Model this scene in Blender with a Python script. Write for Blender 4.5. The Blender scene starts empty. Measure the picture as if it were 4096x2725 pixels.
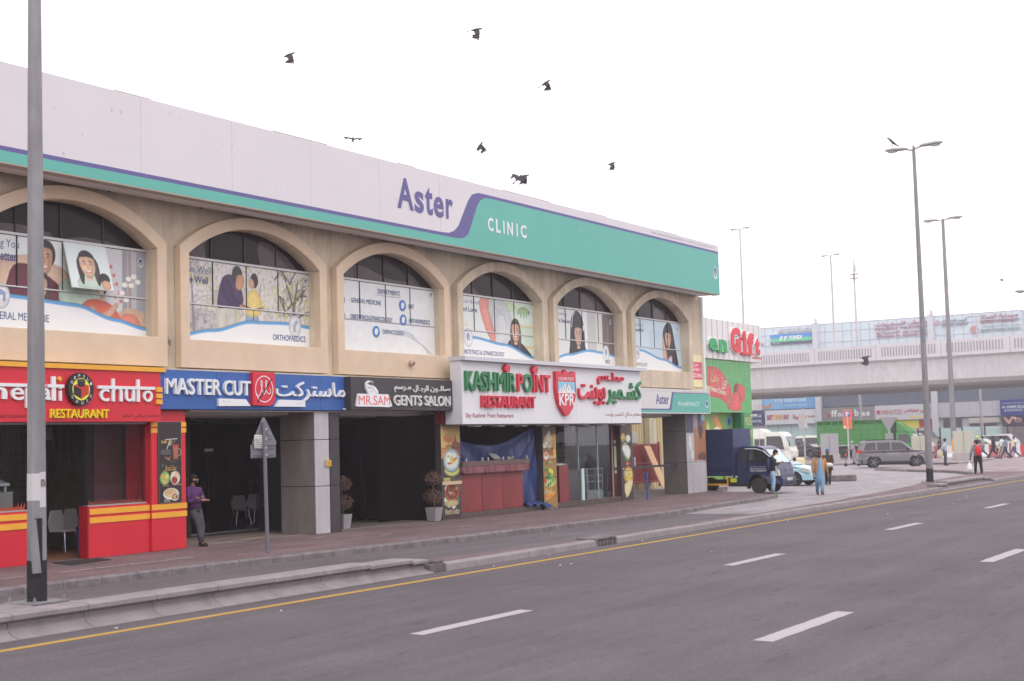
import bpy, math, random
import numpy as np
from mathutils import Vector, Matrix
from mathutils.geometry import tessellate_polygon
random.seed(7)
SC = bpy.context.scene
COL = SC.collection
PI = math.pi
sin, cos, rad = math.sin, math.cos, math.radians

# ---------------------------------------------------------------- camera
cam = bpy.data.cameras.new('camera')
cam.lens = 49.99; cam.sensor_width = 36; cam.clip_start = .1; cam.clip_end = 3000
cam.dof.use_dof = True; cam.dof.focus_distance = 40; cam.dof.aperture_fstop = 2.2
camo = bpy.data.objects.new('camera', cam); COL.objects.link(camo)
camo.matrix_world = Matrix(((0.52471937, -0.0467456, -0.84999084, 0), (-0.85079401, -0.0623674, -0.52178526, 0),
                            (-0.02862055, 0.99695795, -0.07249626, 2.45), (0, 0, 0, 1)))
SC.camera = camo
# ---------------------------------------------------------------- sky, sun, exposure
world = bpy.data.worlds.new('World'); SC.world = world; world.use_nodes = True
wn, wl = world.node_tree.nodes, world.node_tree.links
bg = wn['Background']; bg.inputs[1].default_value = .1
sky = wn.new('ShaderNodeTexSky'); sky.sky_type = 'NISHITA'; sky.sun_disc = False
sky.sun_elevation = rad(48); sky.sun_rotation = rad(215); sky.dust_density = 6; sky.air_density = 1.2; sky.ozone_density = 1
mixw = wn.new('ShaderNodeMix'); mixw.data_type = 'RGBA'; mixw.inputs[0].default_value = .93
mixw.inputs[7].default_value = (17.2, 16.2, 17.1, 1)         # even overcast cloud layer over the sky
wl.new(sky.outputs[0], mixw.inputs[6]); wl.new(mixw.outputs[2], bg.inputs[0])
sun = bpy.data.lights.new('sun', 'SUN'); sun.energy = .9; sun.angle = rad(24); sun.color = (1, .93, .9)
suno = bpy.data.objects.new('sun', sun); COL.objects.link(suno)
suno.rotation_euler = (rad(42), 0, rad(-35))
SC.view_settings.view_transform = 'Standard'; SC.view_settings.look = 'None'
SC.view_settings.exposure = -.1; SC.view_settings.gamma = 1
SC.render.engine = 'CYCLES'
SC.cycles.max_bounces = 6; SC.cycles.diffuse_bounces = 3; SC.cycles.glossy_bounces = 3
SC.cycles.transmission_bounces = 5; SC.cycles.transparent_max_bounces = 10; SC.cycles.volume_bounces = 1
SC.cycles.caustics_reflective = False; SC.cycles.caustics_refractive = False
SC.cycles.use_denoising = True

# ---------------------------------------------------------------- materials
def lin(c):
    return tuple(((v / 255) / 12.92 if v <= 10 else (((v / 255) + .055) / 1.055) ** 2.4) for v in c)
def V(r, g, b):            # base colour of a thing that looks (r, g, b) on an upright face
    l = lin((r, g, b)); return tuple(min(.85, max(.004, x)) for x in (l[0] * .98, l[1] * 1.08, l[2] * 1.0))
_M = {}
def mat(name, c, rough=.6, metal=0., var=.0, vs=3., bump=0., bs=40., streak=0., spec=.4, emit=0, dirt=None, coat=0.):
    if name in _M: return _M[name]
    m = bpy.data.materials.new(name); m.use_nodes = True; _M[name] = m
    n, l = m.node_tree.nodes, m.node_tree.links
    p = n['Principled BSDF']
    p.inputs['Base Color'].default_value = (*c, 1); p.inputs['Roughness'].default_value = rough
    p.inputs['Metallic'].default_value = metal; p.inputs['Specular IOR Level'].default_value = spec
    p.inputs['Coat Weight'].default_value = coat; p.inputs['Coat Roughness'].default_value = .08
    if emit: p.inputs['Emission Color'].default_value = (*c, 1); p.inputs['Emission Strength'].default_value = emit
    if var or streak or bump or dirt:
        tc = n.new('ShaderNodeTexCoord')
        col = None
        if var:
            t = n.new('ShaderNodeTexNoise'); t.inputs['Scale'].default_value = vs; t.inputs['Detail'].default_value = 6
            t.inputs['Roughness'].default_value = .62
            l.new(tc.outputs['Object'], t.inputs['Vector'])
            r = n.new('ShaderNodeMapRange'); r.inputs[1].default_value = .3; r.inputs[2].default_value = .7
            r.inputs[3].default_value = 1 - var; r.inputs[4].default_value = 1 + var * .6
            l.new(t.outputs['Fac'], r.inputs[0]); col = r.outputs[0]
        if streak:
            mp = n.new('ShaderNodeMapping'); mp.inputs['Scale'].default_value = (1.1, 1.1, .16)
            t = n.new('ShaderNodeTexNoise'); t.inputs['Scale'].default_value = 2.5; t.inputs['Detail'].default_value = 5
            t.inputs['Roughness'].default_value = .7
            l.new(tc.outputs['Object'], mp.inputs[0]); l.new(mp.outputs[0], t.inputs['Vector'])
            r = n.new('ShaderNodeMapRange'); r.inputs[1].default_value = .38; r.inputs[2].default_value = .62
            r.inputs[3].default_value = 1 - streak; r.inputs[4].default_value = 1.05
            l.new(t.outputs['Fac'], r.inputs[0])
            if col is None: col = r.outputs[0]
            else:
                mm = n.new('ShaderNodeMath'); mm.operation = 'MULTIPLY'; l.new(col, mm.inputs[0]); l.new(r.outputs[0], mm.inputs[1]); col = mm.outputs[0]
        if col is not None:
            vm = n.new('ShaderNodeVectorMath'); vm.operation = 'SCALE'; vm.inputs[0].default_value = c
            l.new(col, vm.inputs['Scale']); l.new(vm.outputs[0], p.inputs['Base Color'])
        if bump:
            t = n.new('ShaderNodeTexNoise'); t.inputs['Scale'].default_value = bs; t.inputs['Detail'].default_value = 4
            l.new(tc.outputs['Object'], t.inputs['Vector'])
            b = n.new('ShaderNodeBump'); b.inputs['Strength'].default_value = bump; b.inputs['Distance'].default_value = .02
            l.new(t.outputs['Fac'], b.inputs['Height']); l.new(b.outputs[0], p.inputs['Normal'])
    return m
def paint(r, g, b, rough=.45, **k):
    k.setdefault('var', .07); k.setdefault('vs', 5.)      # flat printed / painted colour
    return mat('paint_%d_%d_%d' % (r, g, b), V(r, g, b), rough, **k)
def glass(name, tint=(.9, .95, .95), opac=.12, rough=.02):
    if name in _M: return _M[name]
    m = bpy.data.materials.new(name); m.use_nodes = True; _M[name] = m
    n, l = m.node_tree.nodes, m.node_tree.links
    n.remove(n['Principled BSDF']); out = n['Material Output']
    tr = n.new('ShaderNodeBsdfTransparent'); tr.inputs[0].default_value = (*tint, 1)
    gl = n.new('ShaderNodeBsdfGlossy'); gl.inputs['Roughness'].default_value = rough
    lw = n.new('ShaderNodeLayerWeight'); lw.inputs[0].default_value = .5; fr = n.new('ShaderNodeMath'); fr.operation = 'POWER'; fr.inputs[1].default_value = 4.5; l.new(lw.outputs['Facing'], fr.inputs[0])
    ad = n.new('ShaderNodeMath'); ad.operation = 'MULTIPLY_ADD'; ad.inputs[1].default_value = .9; ad.inputs[2].default_value = opac + .025
    mx = n.new('ShaderNodeMixShader')
    l.new(fr.outputs[0], ad.inputs[0]); l.new(ad.outputs[0], mx.inputs[0]); l.new(tr.outputs[0], mx.inputs[1]); l.new(gl.outputs[0], mx.inputs[2])
    l.new(mx.outputs[0], out.inputs[0])
    return m
def ground_mat(name, c, kind, c2=None, tile=(.2, .1), rough=.85):
    m = bpy.data.materials.new(name); m.use_nodes = True; _M[name] = m
    n, l = m.node_tree.nodes, m.node_tree.links; p = n['Principled BSDF']
    p.inputs['Roughness'].default_value = rough; p.inputs['Specular IOR Level'].default_value = .25
    geo = n.new('ShaderNodeNewGeometry')
    def noise(s, d=6, r=.6, vec=None):
        t = n.new('ShaderNodeTexNoise'); t.inputs['Scale'].default_value = s; t.inputs['Detail'].default_value = d; t.inputs['Roughness'].default_value = r
        l.new(vec or geo.outputs['Position'], t.inputs['Vector']); return t.outputs['Fac']
    def rng(x, a, b, lo, hi):
        r = n.new('ShaderNodeMapRange'); r.inputs[1].default_value = a; r.inputs[2].default_value = b; r.inputs[3].default_value = lo; r.inputs[4].default_value = hi
        l.new(x, r.inputs[0]); return r.outputs[0]
    def mul(a, b):
        mm = n.new('ShaderNodeMath'); mm.operation = 'MULTIPLY'; l.new(a, mm.inputs[0]); l.new(b, mm.inputs[1]); return mm.outputs[0]
    base = rng(noise(.35, 5), .3, .7, .86, 1.1)
    if kind == 'asphalt':
        mp = n.new('ShaderNodeMapping'); mp.inputs['Scale'].default_value = (.07, 1.1, 1); l.new(geo.outputs['Position'], mp.inputs[0])
        base = mul(base, rng(noise(1.0, 5, .65, mp.outputs[0]), .36, .66, .86, 1.1))            # wheel tracks along the road
        mp2 = n.new('ShaderNodeMapping'); mp2.inputs['Scale'].default_value = (.5, 2.6, 1); mp2.inputs['Rotation'].default_value = (0, 0, .12); l.new(geo.outputs['Position'], mp2.inputs[0])
        base = mul(base, rng(noise(1.3, 7, .75, mp2.outputs[0]), .575, .66, 1.0, .66))          # scuffs
        base = mul(base, rng(noise(7, 6, .8), .3, .7, .84, 1.14))
        base = mul(base, rng(noise(24, 3, .85), .3, .7, .72, 1.28))
        base = mul(base, rng(noise(70, 2, .8), .66, .74, 1.0, 1.5))                             # pale grit
        h = noise(60, 3, .8); bs = .5
        col = n.new('ShaderNodeVectorMath'); col.operation = 'SCALE'; col.inputs[0].default_value = c
        l.new(base, col.inputs['Scale']); l.new(col.outputs[0], p.inputs['Base Color'])
    else:
        br = n.new('ShaderNodeTexBrick'); br.offset = .5
        br.inputs['Color1'].default_value = (*c, 1); br.inputs['Color2'].default_value = (*(c2 or c), 1)
        br.inputs['Mortar'].default_value = (*[x * .55 for x in c], 1)
        br.inputs['Scale'].default_value = 1; br.inputs['Mortar Size'].default_value = .006; br.inputs['Mortar Smooth'].default_value = .3
        br.inputs['Brick Width'].default_value = tile[0]; br.inputs['Row Height'].default_value = tile[1]; br.inputs['Bias'].default_value = 0
        l.new(geo.outputs['Position'], br.inputs['Vector'])
        mp = n.new('ShaderNodeMapping'); mp.inputs['Scale'].default_value = (.25, .9, 1); l.new(geo.outputs['Position'], mp.inputs[0])
        base = mul(base, rng(noise(1.5, 7, .7, mp.outputs[0]), .34, .64, .74, 1.12))
        base = mul(base, rng(noise(9, 4, .7), .3, .7, .9, 1.08))
        gry = n.new('ShaderNodeMix'); gry.data_type = 'RGBA'; gry.inputs[7].default_value = (*[sum(c) / 3 * .8] * 3, 1)
        l.new(br.outputs[0], gry.inputs[6]); l.new(rng(noise(.9, 6, .7), .45, .68, 0, .75), gry.inputs[0])
        col = n.new('ShaderNodeVectorMath'); col.operation = 'SCALE'; l.new(gry.outputs[2], col.inputs[0])
        l.new(base, col.inputs['Scale']); l.new(col.outputs[0], p.inputs['Base Color'])
        h = br.outputs['Fac']; bs = -.4
    b = n.new('ShaderNodeBump'); b.inputs['Strength'].default_value = abs(bs); b.inputs['Distance'].default_value = .01
    if bs < 0: b.invert = True
    l.new(h, b.inputs['Height']); l.new(b.outputs[0], p.inputs['Normal'])
    return m

# ---------------------------------------------------------------- mesh builder
class MB:
    def __init__(s): s.v = []; s.f = []; s.mi = []; s.mats = []; s.xf = None
    def _m(s, m):
        if m not in s.mats: s.mats.append(m)
        return s.mats.index(m)
    def add(s, vs, fs, m):
        b = len(s.v); i = s._m(m)
        if s.xf is not None: vs = [s.xf @ Vector(v) for v in vs]
        s.v += [tuple(v) for v in vs]; s.f += [tuple(b + k for k in f) for f in fs]; s.mi += [i] * len(fs); return s
    def box(s, x0, x1, y0, y1, z0, z1, m):
        vs = [(x, y, z) for x in (x0, x1) for y in (y0, y1) for z in (z0, z1)]
        return s.add(vs, [(0, 1, 3, 2), (4, 6, 7, 5), (0, 4, 5, 1), (2, 3, 7, 6), (0, 2, 6, 4), (1, 5, 7, 3)], m)
    def bar(s, p, q, w, h, m, up=(0, 0, 1)):      # box beam from p to q
        p, q = Vector(p), Vector(q); d = (q - p).normalized(); u = Vector(up)
        if abs(d.dot(u)) > .98: u = Vector((0, 1, 0))
        a = d.cross(u).normalized(); b = a.cross(d)
        vs = [pt + a * (i * w / 2) + b * (j * h / 2) for pt in (p, q) for i, j in ((-1, -1), (1, -1), (1, 1), (-1, 1))]
        return s.add(vs, [(0, 3, 2, 1), (4, 5, 6, 7), (0, 1, 5, 4), (1, 2, 6, 5), (2, 3, 7, 6), (3, 0, 4, 7)], m)
    def tube(s, pts, rs, m, n=10, cap=True, ph=0):
        pts = [Vector(p) for p in pts]
        if not hasattr(rs, '__len__'): rs = [rs] * len(pts)
        vs = []; fs = []; a = None
        for i, p in enumerate(pts):
            d = (pts[min(i + 1, len(pts) - 1)] - pts[max(i - 1, 0)]).normalized()
            if a is None:
                a = d.orthogonal().normalized() if abs(d.z) < .95 else Vector((1, 0, 0))
            a = (a - d * a.dot(d)).normalized(); b = d.cross(a)
            vs += [p + (a * cos(2 * PI * (k + ph) / n) + b * sin(2 * PI * (k + ph) / n)) * rs[i] for k in range(n)]
        for i in range(len(pts) - 1):
            fs += [(i * n + k, i * n + (k + 1) % n, (i + 1) * n + (k + 1) % n, (i + 1) * n + k) for k in range(n)]
        if cap: fs += [tuple(range(n - 1, -1, -1)), tuple((len(pts) - 1) * n + k for k in range(n))]
        return s.add(vs, fs, m)
    def lathe(s, prof, c, m, n=20, ax='z'):
        vs = []; fs = []
        for r, h in prof:
            for k in range(n):
                t = 2 * PI * k / n
                q = (r * cos(t), r * sin(t), h) if ax == 'z' else (r * cos(t), h, r * sin(t)) if ax == 'y' else (h, r * cos(t), r * sin(t))
                vs.append((c[0] + q[0], c[1] + q[1], c[2] + q[2]))
        for i in range(len(prof) - 1):
            fs += [(i * n + k, i * n + (k + 1) % n, (i + 1) * n + (k + 1) % n, (i + 1) * n + k) for k in range(n)]
        fs += [tuple(range(n - 1, -1, -1)), tuple((len(prof) - 1) * n + k for k in range(n))]
        return s.add(vs, fs, m)
    def ell(s, c, r, m, nu=12, nv=8):
        prof = [(max(1e-4, sin(PI * j / nv)), -cos(PI * j / nv)) for j in range(nv + 1)]
        vs = [(c[0] + r[0] * a * cos(2 * PI * k / nu), c[1] + r[1] * a * sin(2 * PI * k / nu), c[2] + r[2] * h) for a, h in prof for k in range(nu)]
        fs = [(i * nu + k, i * nu + (k + 1) % nu, (i + 1) * nu + (k + 1) % nu, (i + 1) * nu + k) for i in range(nv) for k in range(nu)]
        return s.add(vs, fs, m)
    def prism(s, poly, a, b, m, plane='xz', holes=(), sides=True, back=True, m2=None):
        """polygon in a plane pushed from a to b along the third axis; a is the near face"""
        def P(q, d): return (q[0], d, q[1]) if plane == 'xz' else (q[0], q[1], d) if plane == 'xy' else (d, q[0], q[1])
        loops = [list(poly)] + [list(h) for h in holes]
        flat = [q for L in loops for q in L]; N = len(flat)
        tri = tessellate_polygon([[Vector((q[0], q[1], 0)) for q in L] for L in loops])
        fs = []
        ref = 1 if (b > a) == (plane in ('xz',)) else -1
        for t in tri:
            q = [flat[i] for i in t]
            ar = (q[1][0] - q[0][0]) * (q[2][1] - q[0][1]) - (q[2][0] - q[0][0]) * (q[1][1] - q[0][1])
            t = tuple(t) if ar * ref > 0 else tuple(reversed(t))
            fs.append(t)
            if back: fs.append(tuple(N + i for i in reversed(t)))
        s.add([P(q, a) for q in flat] + [P(q, b) for q in flat], fs, m)
        if sides:
            k = 0
            for L in loops:
                n_ = len(L)
                vs = [P(q, a) for q in L] + [P(q, b) for q in L]
                s.add(vs, [(i, (i + 1) % n_, n_ + (i + 1) % n_, n_ + i) for i in range(n_)], m2 or m); k += n_
        return s
    def build(s, name, parent=None, world=False, smooth=False, bevel=0, seg=2, sub=0, kind=None, label=None):
        me = bpy.data.meshes.new(name)
        vs = s.v
        if world and parent is not None:
            r = parent
            while r.parent is not None: r = r.parent
            L = r.location; vs = [(v[0] - L.x, v[1] - L.y, v[2] - L.z) for v in vs]
        me.from_pydata(vs, [], s.f)
        for m in s.mats: me.materials.append(m)
        me.polygons.foreach_set('material_index', s.mi)
        if smooth: me.polygons.foreach_set('use_smooth', [True] * len(s.f))
        me.update()
        o = bpy.data.objects.new(name, me); COL.objects.link(o)
        if parent is not None: o.parent = parent
        if kind: o['kind'] = kind
        if label: o['label'] = label
        if bevel or sub:
            w = o.modifiers.new('weld', 'WELD'); w.merge_threshold = .0005
        if bevel:
            b = o.modifiers.new('bevel', 'BEVEL'); b.width = bevel; b.segments = seg; b.limit_method = 'ANGLE'; b.angle_limit = rad(40)
        if sub:
            b = o.modifiers.new('sub', 'SUBSURF'); b.levels = sub; b.render_levels = sub
        return o
def tag(o, label, cat, group=None):
    o['label'] = label; o['category'] = cat
    if group: o['group'] = group
    return o
def thing(name, label, cat, loc=(0, 0, 0), rz=0., group=None, s=1.):
    o = bpy.data.objects.new(name, None); COL.objects.link(o); o.empty_display_size = .2
    o.location = loc; o.rotation_euler = (0, 0, rz); o.scale = (s, s, s)
    return tag(o, label, cat, group)
def struct(mb, name, **k):
    o = mb.build(name, **k)
    if o.parent is None: o['kind'] = 'structure'
    return o
def dup(root, loc, rz=None, label=None, s=None):
    def cp(o, par):
        c = o.copy(); COL.objects.link(c); c.parent = par
        for ch in list(o.children): cp(ch, c)
        return c
    r = cp(root, None); r.location = loc
    if rz is not None: r.rotation_euler = (0, 0, rz)
    if s: r.scale = (s, s, s)
    if label: r['label'] = label
    return r

# ---------------------------------------------------------------- writing
AB = {'ا': (0xFE8D, 2), 'ب': (0xFE8F, 4), 'ة': (0xFE93, 2), 'ت': (0xFE95, 4), 'ث': (0xFE99, 4), 'ج': (0xFE9D, 4), 'ح': (0xFEA1, 4), 'خ': (0xFEA5, 4),
      'د': (0xFEA9, 2), 'ذ': (0xFEAB, 2), 'ر': (0xFEAD, 2), 'ز': (0xFEAF, 2), 'س': (0xFEB1, 4), 'ش': (0xFEB5, 4), 'ص': (0xFEB9, 4), 'ض': (0xFEBD, 4),
      'ط': (0xFEC1, 4), 'ظ': (0xFEC5, 4), 'ع': (0xFEC9, 4), 'غ': (0xFECD, 4), 'ف': (0xFED1, 4), 'ق': (0xFED5, 4), 'ك': (0xFED9, 4), 'ل': (0xFEDD, 4),
      'م': (0xFEE1, 4), 'ن': (0xFEE5, 4), 'ه': (0xFEE9, 4), 'و': (0xFEED, 2), 'ى': (0xFEEF, 2), 'ي': (0xFEF1, 4), 'أ': (0xFE83, 2), 'إ': (0xFE87, 2), 'ء': (0xFE80, 1)}
def ar(s):
    """Arabic letters in their joined forms, in drawing order"""
    out = []
    for i, c in enumerate(s):
        if c not in AB: out.append(c); continue
        p = s[i - 1] if i else ' '; q = s[i + 1] if i + 1 < len(s) else ' '
        pj = p == 'ـ' or (p in AB and AB[p][1] == 4); qj = q == 'ـ' or (q in AB and AB[q][1] > 1)
        b, k = AB[c]
        f = 0 if k == 1 else (1 if pj else 0) if k == 2 else (3 if pj and qj else 1 if pj else 2 if qj else 0)
        out.append(chr(b + f))
    return ''.join(reversed(out))
_tc = {}
def tmesh(s, off=0., ext=.5, res=3):
    """text as (verts, faces): x right, y up, z from 0 (back) to 1 (front)"""
    if 'M' in s: off = 0.      # this glyph breaks when thickened
    k = (s, off, ext)
    if k in _tc: return _tc[k]
    c = bpy.data.curves.new('writing', 'FONT'); c.body = s; c.size = 1; c.offset = off; c.extrude = ext; c.resolution_u = res
    o = bpy.data.objects.new('writing', c); m = bpy.data.meshes.new_from_object(o)
    vs = [(v.co.x, v.co.y, v.co.z + ext) for v in m.vertices]; fs = [tuple(p.vertices) for p in m.polygons]
    bpy.data.objects.remove(o); bpy.data.curves.remove(c); bpy.data.meshes.remove(m)
    _tc[k] = (vs, fs); return vs, fs
def bbox(vs): return min(v[0] for v in vs), max(v[0] for v in vs), min(v[1] for v in vs), max(v[1] for v in vs)
class Frame:
    """an upright face: origin O, U to the right, W up, N out towards the viewer"""
    def __init__(s, O, U=(1, 0, 0), W=(0, 0, 1)):
        s.O = Vector(O); s.U = Vector(U).normalized(); s.W = Vector(W).normalized(); s.N = s.U.cross(s.W)
    def P(s, a, b, d=0): return s.O + s.U * a + s.W * b + s.N * d
def write(fr, s, a0, a1, b0, b1, m, d=.002, th=.002, off=.0, name='lettering', parent=None, arabic=False, serif=False, letters=False, m2=None, shear=0., flip=False, mb=None):
    """write s so that it fills the rectangle a0..a1, b0..b1 of a frame, th thick, starting d off the face"""
    if arabic: s = ar(s)
    def place(vs, bb):
        x0, x1, y0, y1 = bb; sx = (a1 - a0) / (x1 - x0); sy = (b1 - b0) / (y1 - y0)
        return [fr.P(a0 + (v[0] - x0) * sx + shear * (v[1] - y0) * sy, b0 + (v[1] - y0) * sy, d + v[2] * th) for v in vs]
    full = tmesh(s, off); bb = bbox(full[0])
    if not letters:
        q = mb or MB(); q.add(place(full[0], bb), full[1], m)
        return q if mb else q.build(name, parent, world=True)
    out = []
    pw = 0.
    for i, ch in enumerate(s):
        if ch == ' ': continue
        g = tmesh(ch, off)
        if not g[0]: continue
        gx = bbox(g[0]); px = bbox(tmesh(s[:i + 1], off)[0])[1] - gx[1]
        vs = [(v[0] + px, v[1], v[2]) for v in g[0]]
        mm = m(i) if callable(m) else m
        q = MB(); q.add(place(vs, bb), g[1], mm)
        out.append(q.build(name, parent, world=True))
    return out
class Flat:
    """flat print on a frame: later shapes lie on earlier ones"""
    def __init__(s, fr, d=.002): s.fr = fr; s.d = d; s.mb = MB(); s.inc = .0012 if fr.O.x > 150 else .0001; s.mp = None
    def poly(s, pts, c, smooth=0):
        if smooth: pts = catmull(pts, smooth)
        if s.mp: pts = [(min(5.06, s.mp[0] + s.mp[1] * p[0]), p[1]) for p in pts]
        s.d += s.inc
        tri = tessellate_polygon([[Vector((p[0], p[1], 0)) for p in pts]])
        fs = []
        for t in tri:
            q = [pts[i] for i in t]
            arx = (q[1][0] - q[0][0]) * (q[2][1] - q[0][1]) - (q[2][0] - q[0][0]) * (q[1][1] - q[0][1])
            fs.append(tuple(t) if arx > 0 else tuple(reversed(t)))
        s.mb.add([s.fr.P(p[0], p[1], s.d) for p in pts], fs, paint(*c) if isinstance(c, tuple) else c)
    def rect(s, a0, a1, b0, b1, c): s.poly([(a0, b0), (a1, b0), (a1, b1), (a0, b1)], c)
    def ell(s, a, b, ra, rb, c, n=20, rot=0.):
        s.poly([(a + ra * cos(2 * PI * k / n) * cos(rot) - rb * sin(2 * PI * k / n) * sin(rot), b + ra * cos(2 * PI * k / n) * sin(rot) + rb * sin(2 * PI * k / n) * cos(rot)) for k in range(n)], c)
    def line(s, pts, w, c):
        for (a, b), (p, q) in zip(pts, pts[1:]):
            L = math.hypot(p - a, q - b) or 1; nx, ny = -(q - b) / L * w / 2, (p - a) / L * w / 2
            s.poly([(a + nx, b + ny), (a - nx, b - ny), (p - nx, q - ny), (p + nx, q + ny)], c)
    def text(s, t, a0, a1, b0, b1, c, off=0., arabic=False, shear=0.):
        s.d += max(s.inc, .0004)
        write(s.fr, t, a0, a1, b0, b1, paint(*c), d=s.d, th=.0006, off=off, arabic=arabic, shear=shear, mb=s.mb)
    def build(s, name, parent=None): return s.mb.build(name, parent, world=True)
def catmull(pts, k):
    n = len(pts); out = []
    for i in range(n):
        p0, p1, p2, p3 = pts[i - 1], pts[i], pts[(i + 1) % n], pts[(i + 2) % n]
        for j in range(k):
            t = j / k
            out.append(tuple(.5 * (2 * p1[a] + (p2[a] - p0[a]) * t + (2 * p0[a] - 5 * p1[a] + 4 * p2[a] - p3[a]) * t * t + (3 * p1[a] - p0[a] - 3 * p2[a] + p3[a]) * t ** 3) for a in (0, 1)))
    return out
def vnoise(shape, cells, rs):
    ny, nx = shape; gy, gx = max(2, int(cells * ny / nx) + 2), cells + 2; g = rs.rand(gy + 1, gx + 1)
    y = np.linspace(0, gy - 1.001, ny)[:, None]; x = np.linspace(0, gx - 1.001, nx)[None, :]; iy, ix = y.astype(int), x.astype(int); fy, fx = y - iy, x - ix
    fy = fy * fy * (3 - 2 * fy); fx = fx * fx * (3 - 2 * fx)
    return g[iy, ix] * (1 - fy) * (1 - fx) + g[iy + 1, ix] * fy * (1 - fx) + g[iy, ix + 1] * (1 - fy) * fx + g[iy + 1, ix + 1] * fy * fx
def photo_mat():
    if 'photo_print' in _M: return _M['photo_print']
    m = bpy.data.materials.new('photo_print'); m.use_nodes = True; _M['photo_print'] = m; n, l = m.node_tree.nodes, m.node_tree.links
    a = n.new('ShaderNodeAttribute'); a.attribute_name = 'ink'; l.new(a.outputs['Color'], n['Principled BSDF'].inputs['Base Color']); n['Principled BSDF'].inputs['Roughness'].default_value = .4; return m
class Photo:
    """a printed photograph: soft-edged inks on a fine grid, with the lettering over it"""
    def __init__(s, fr, a0, a1, b0, b1, step=.0165, d=.001, soft=.011):
        s.fr = fr; s.ext = (a0, a1, b0, b1); s.nx = int((a1 - a0) / step) + 1; s.ny = int((b1 - b0) / step) + 1; s.d = d; s.soft = soft; s.mp = None
        s.A, s.B = np.meshgrid(np.linspace(a0, a1, s.nx), np.linspace(b0, b1, s.ny)); s.C = np.ones((s.ny, s.nx, 3)) * .7
        s.rs = np.random.RandomState(int(abs(a1 * 97 + b0 * 31 + fr.O.x * 7)) % 9999); s.over = Flat(fr, d + .003)
        s.tone = 1 + .16 * (vnoise((s.ny, s.nx), 9, s.rs) - .5) + .14 * (vnoise((s.ny, s.nx), 34, s.rs) - .5) + .10 * (vnoise((s.ny, s.nx), 110, s.rs) - .5)
    def ink(s, dist, c, vol=True):
        m = np.clip(.5 - dist / (2 * s.soft), 0, 1); m = (m * m * (3 - 2 * m))[..., None]; col = np.array(V(*c))[None, None, :] * np.ones_like(s.C)
        big = -dist.min()
        if vol and big > .02: k = 1 - .30 * np.exp(-np.clip(-dist, 0, 9) / (.25 * big + .008)); col = col * (k * s.tone)[..., None]
        s.C = s.C * (1 - m) + col * m
    def poly(s, pts, c, smooth=0, vol=True):
        if smooth: pts = catmull(pts, smooth)
        if s.mp: pts = [(min(s.ext[1], s.mp[0] + s.mp[1] * p[0]), p[1]) for p in pts]
        D = np.full(s.A.shape, 1e9); ins = np.zeros(s.A.shape, bool); n = len(pts)
        for i in range(n):
            (x0, y0), (x1, y1) = pts[i], pts[(i + 1) % n]; ex, ey = x1 - x0, y1 - y0; L = ex * ex + ey * ey + 1e-12
            t = np.clip(((s.A - x0) * ex + (s.B - y0) * ey) / L, 0, 1); D = np.minimum(D, (s.A - x0 - t * ex) ** 2 + (s.B - y0 - t * ey) ** 2)
            c1 = (y0 > s.B) != (y1 > s.B); xi = x0 + (s.B - y0) * ex / (ey if abs(ey) > 1e-12 else 1e-12); ins ^= c1 & (s.A < xi)
        D = np.sqrt(D); s.ink(np.where(ins, -D, D), c, vol)
    def rect(s, a0, a1, b0, b1, c): s.poly([(a0, b0), (a1, b0), (a1, b1), (a0, b1)], c, vol=False)
    def ell(s, a, b, ra, rb, c, n=20, rot=0.):
        if s.mp: a = s.mp[0] + s.mp[1] * a
        x, y = s.A - a, s.B - b; u = (x * cos(rot) + y * sin(rot)) / ra; v = (-x * sin(rot) + y * cos(rot)) / rb; s.ink((np.sqrt(u * u + v * v) - 1) * min(ra, rb), c, min(ra, rb) > .06)
    def line(s, pts, w, c):
        for (a, b), (p, q) in zip(pts, pts[1:]):
            if s.mp: a = s.mp[0] + s.mp[1] * a; p = s.mp[0] + s.mp[1] * p
            ex, ey = p - a, q - b; t = np.clip(((s.A - a) * ex + (s.B - b) * ey) / (ex * ex + ey * ey + 1e-12), 0, 1); s.ink(np.sqrt((s.A - a - t * ex) ** 2 + (s.B - b - t * ey) ** 2) - w / 2, c, False)
    def foliage(s, a0, a1, b0, b1, c0, c1, c2, sc):
        m = ((s.A >= a0) & (s.A <= a1) & (s.B >= b0) & (s.B <= b1))[..., None]; col = np.ones_like(s.C) * np.array(c0)
        for c, k, lo, hi in ((c1, sc, .5, .7), (c2, sc * 2, .58, .75), (c0, sc * 4, .55, .7), (c1, sc * 9, .6, .72), (c2, sc * 14, .66, .8)):
            t = .6 * vnoise(s.A.shape, int(k * 5), s.rs) + .4 * vnoise(s.A.shape, int(k * 12), s.rs); t = (np.clip((t - lo) / (hi - lo), 0, 1) * .8)[..., None]; col = col * (1 - t) + np.array(c) * t
        s.C = np.where(m, col, s.C)
    def text(s, *a, **k): s.over.text(*a, **k)
    def build(s, name, parent=None):
        r = parent
        while r is not None and r.parent is not None: r = r.parent
        O = np.array(s.fr.O + s.fr.N * s.d) - (np.array(r.location) if r is not None else 0)
        co = (O[None, :] + s.A.reshape(-1, 1) * np.array(s.fr.U) + s.B.reshape(-1, 1) * np.array(s.fr.W)).astype(np.float32)
        nx, ny = s.nx, s.ny; i = (np.arange(ny - 1)[:, None] * nx + np.arange(nx - 1)[None, :]).reshape(-1); q = np.stack([i, i + 1, i + nx + 1, i + nx], 1).astype(np.int32)
        me = bpy.data.meshes.new(name); me.vertices.add(len(co)); me.vertices.foreach_set('co', co.reshape(-1)); me.loops.add(q.size); me.loops.foreach_set('vertex_index', q.reshape(-1))
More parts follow.
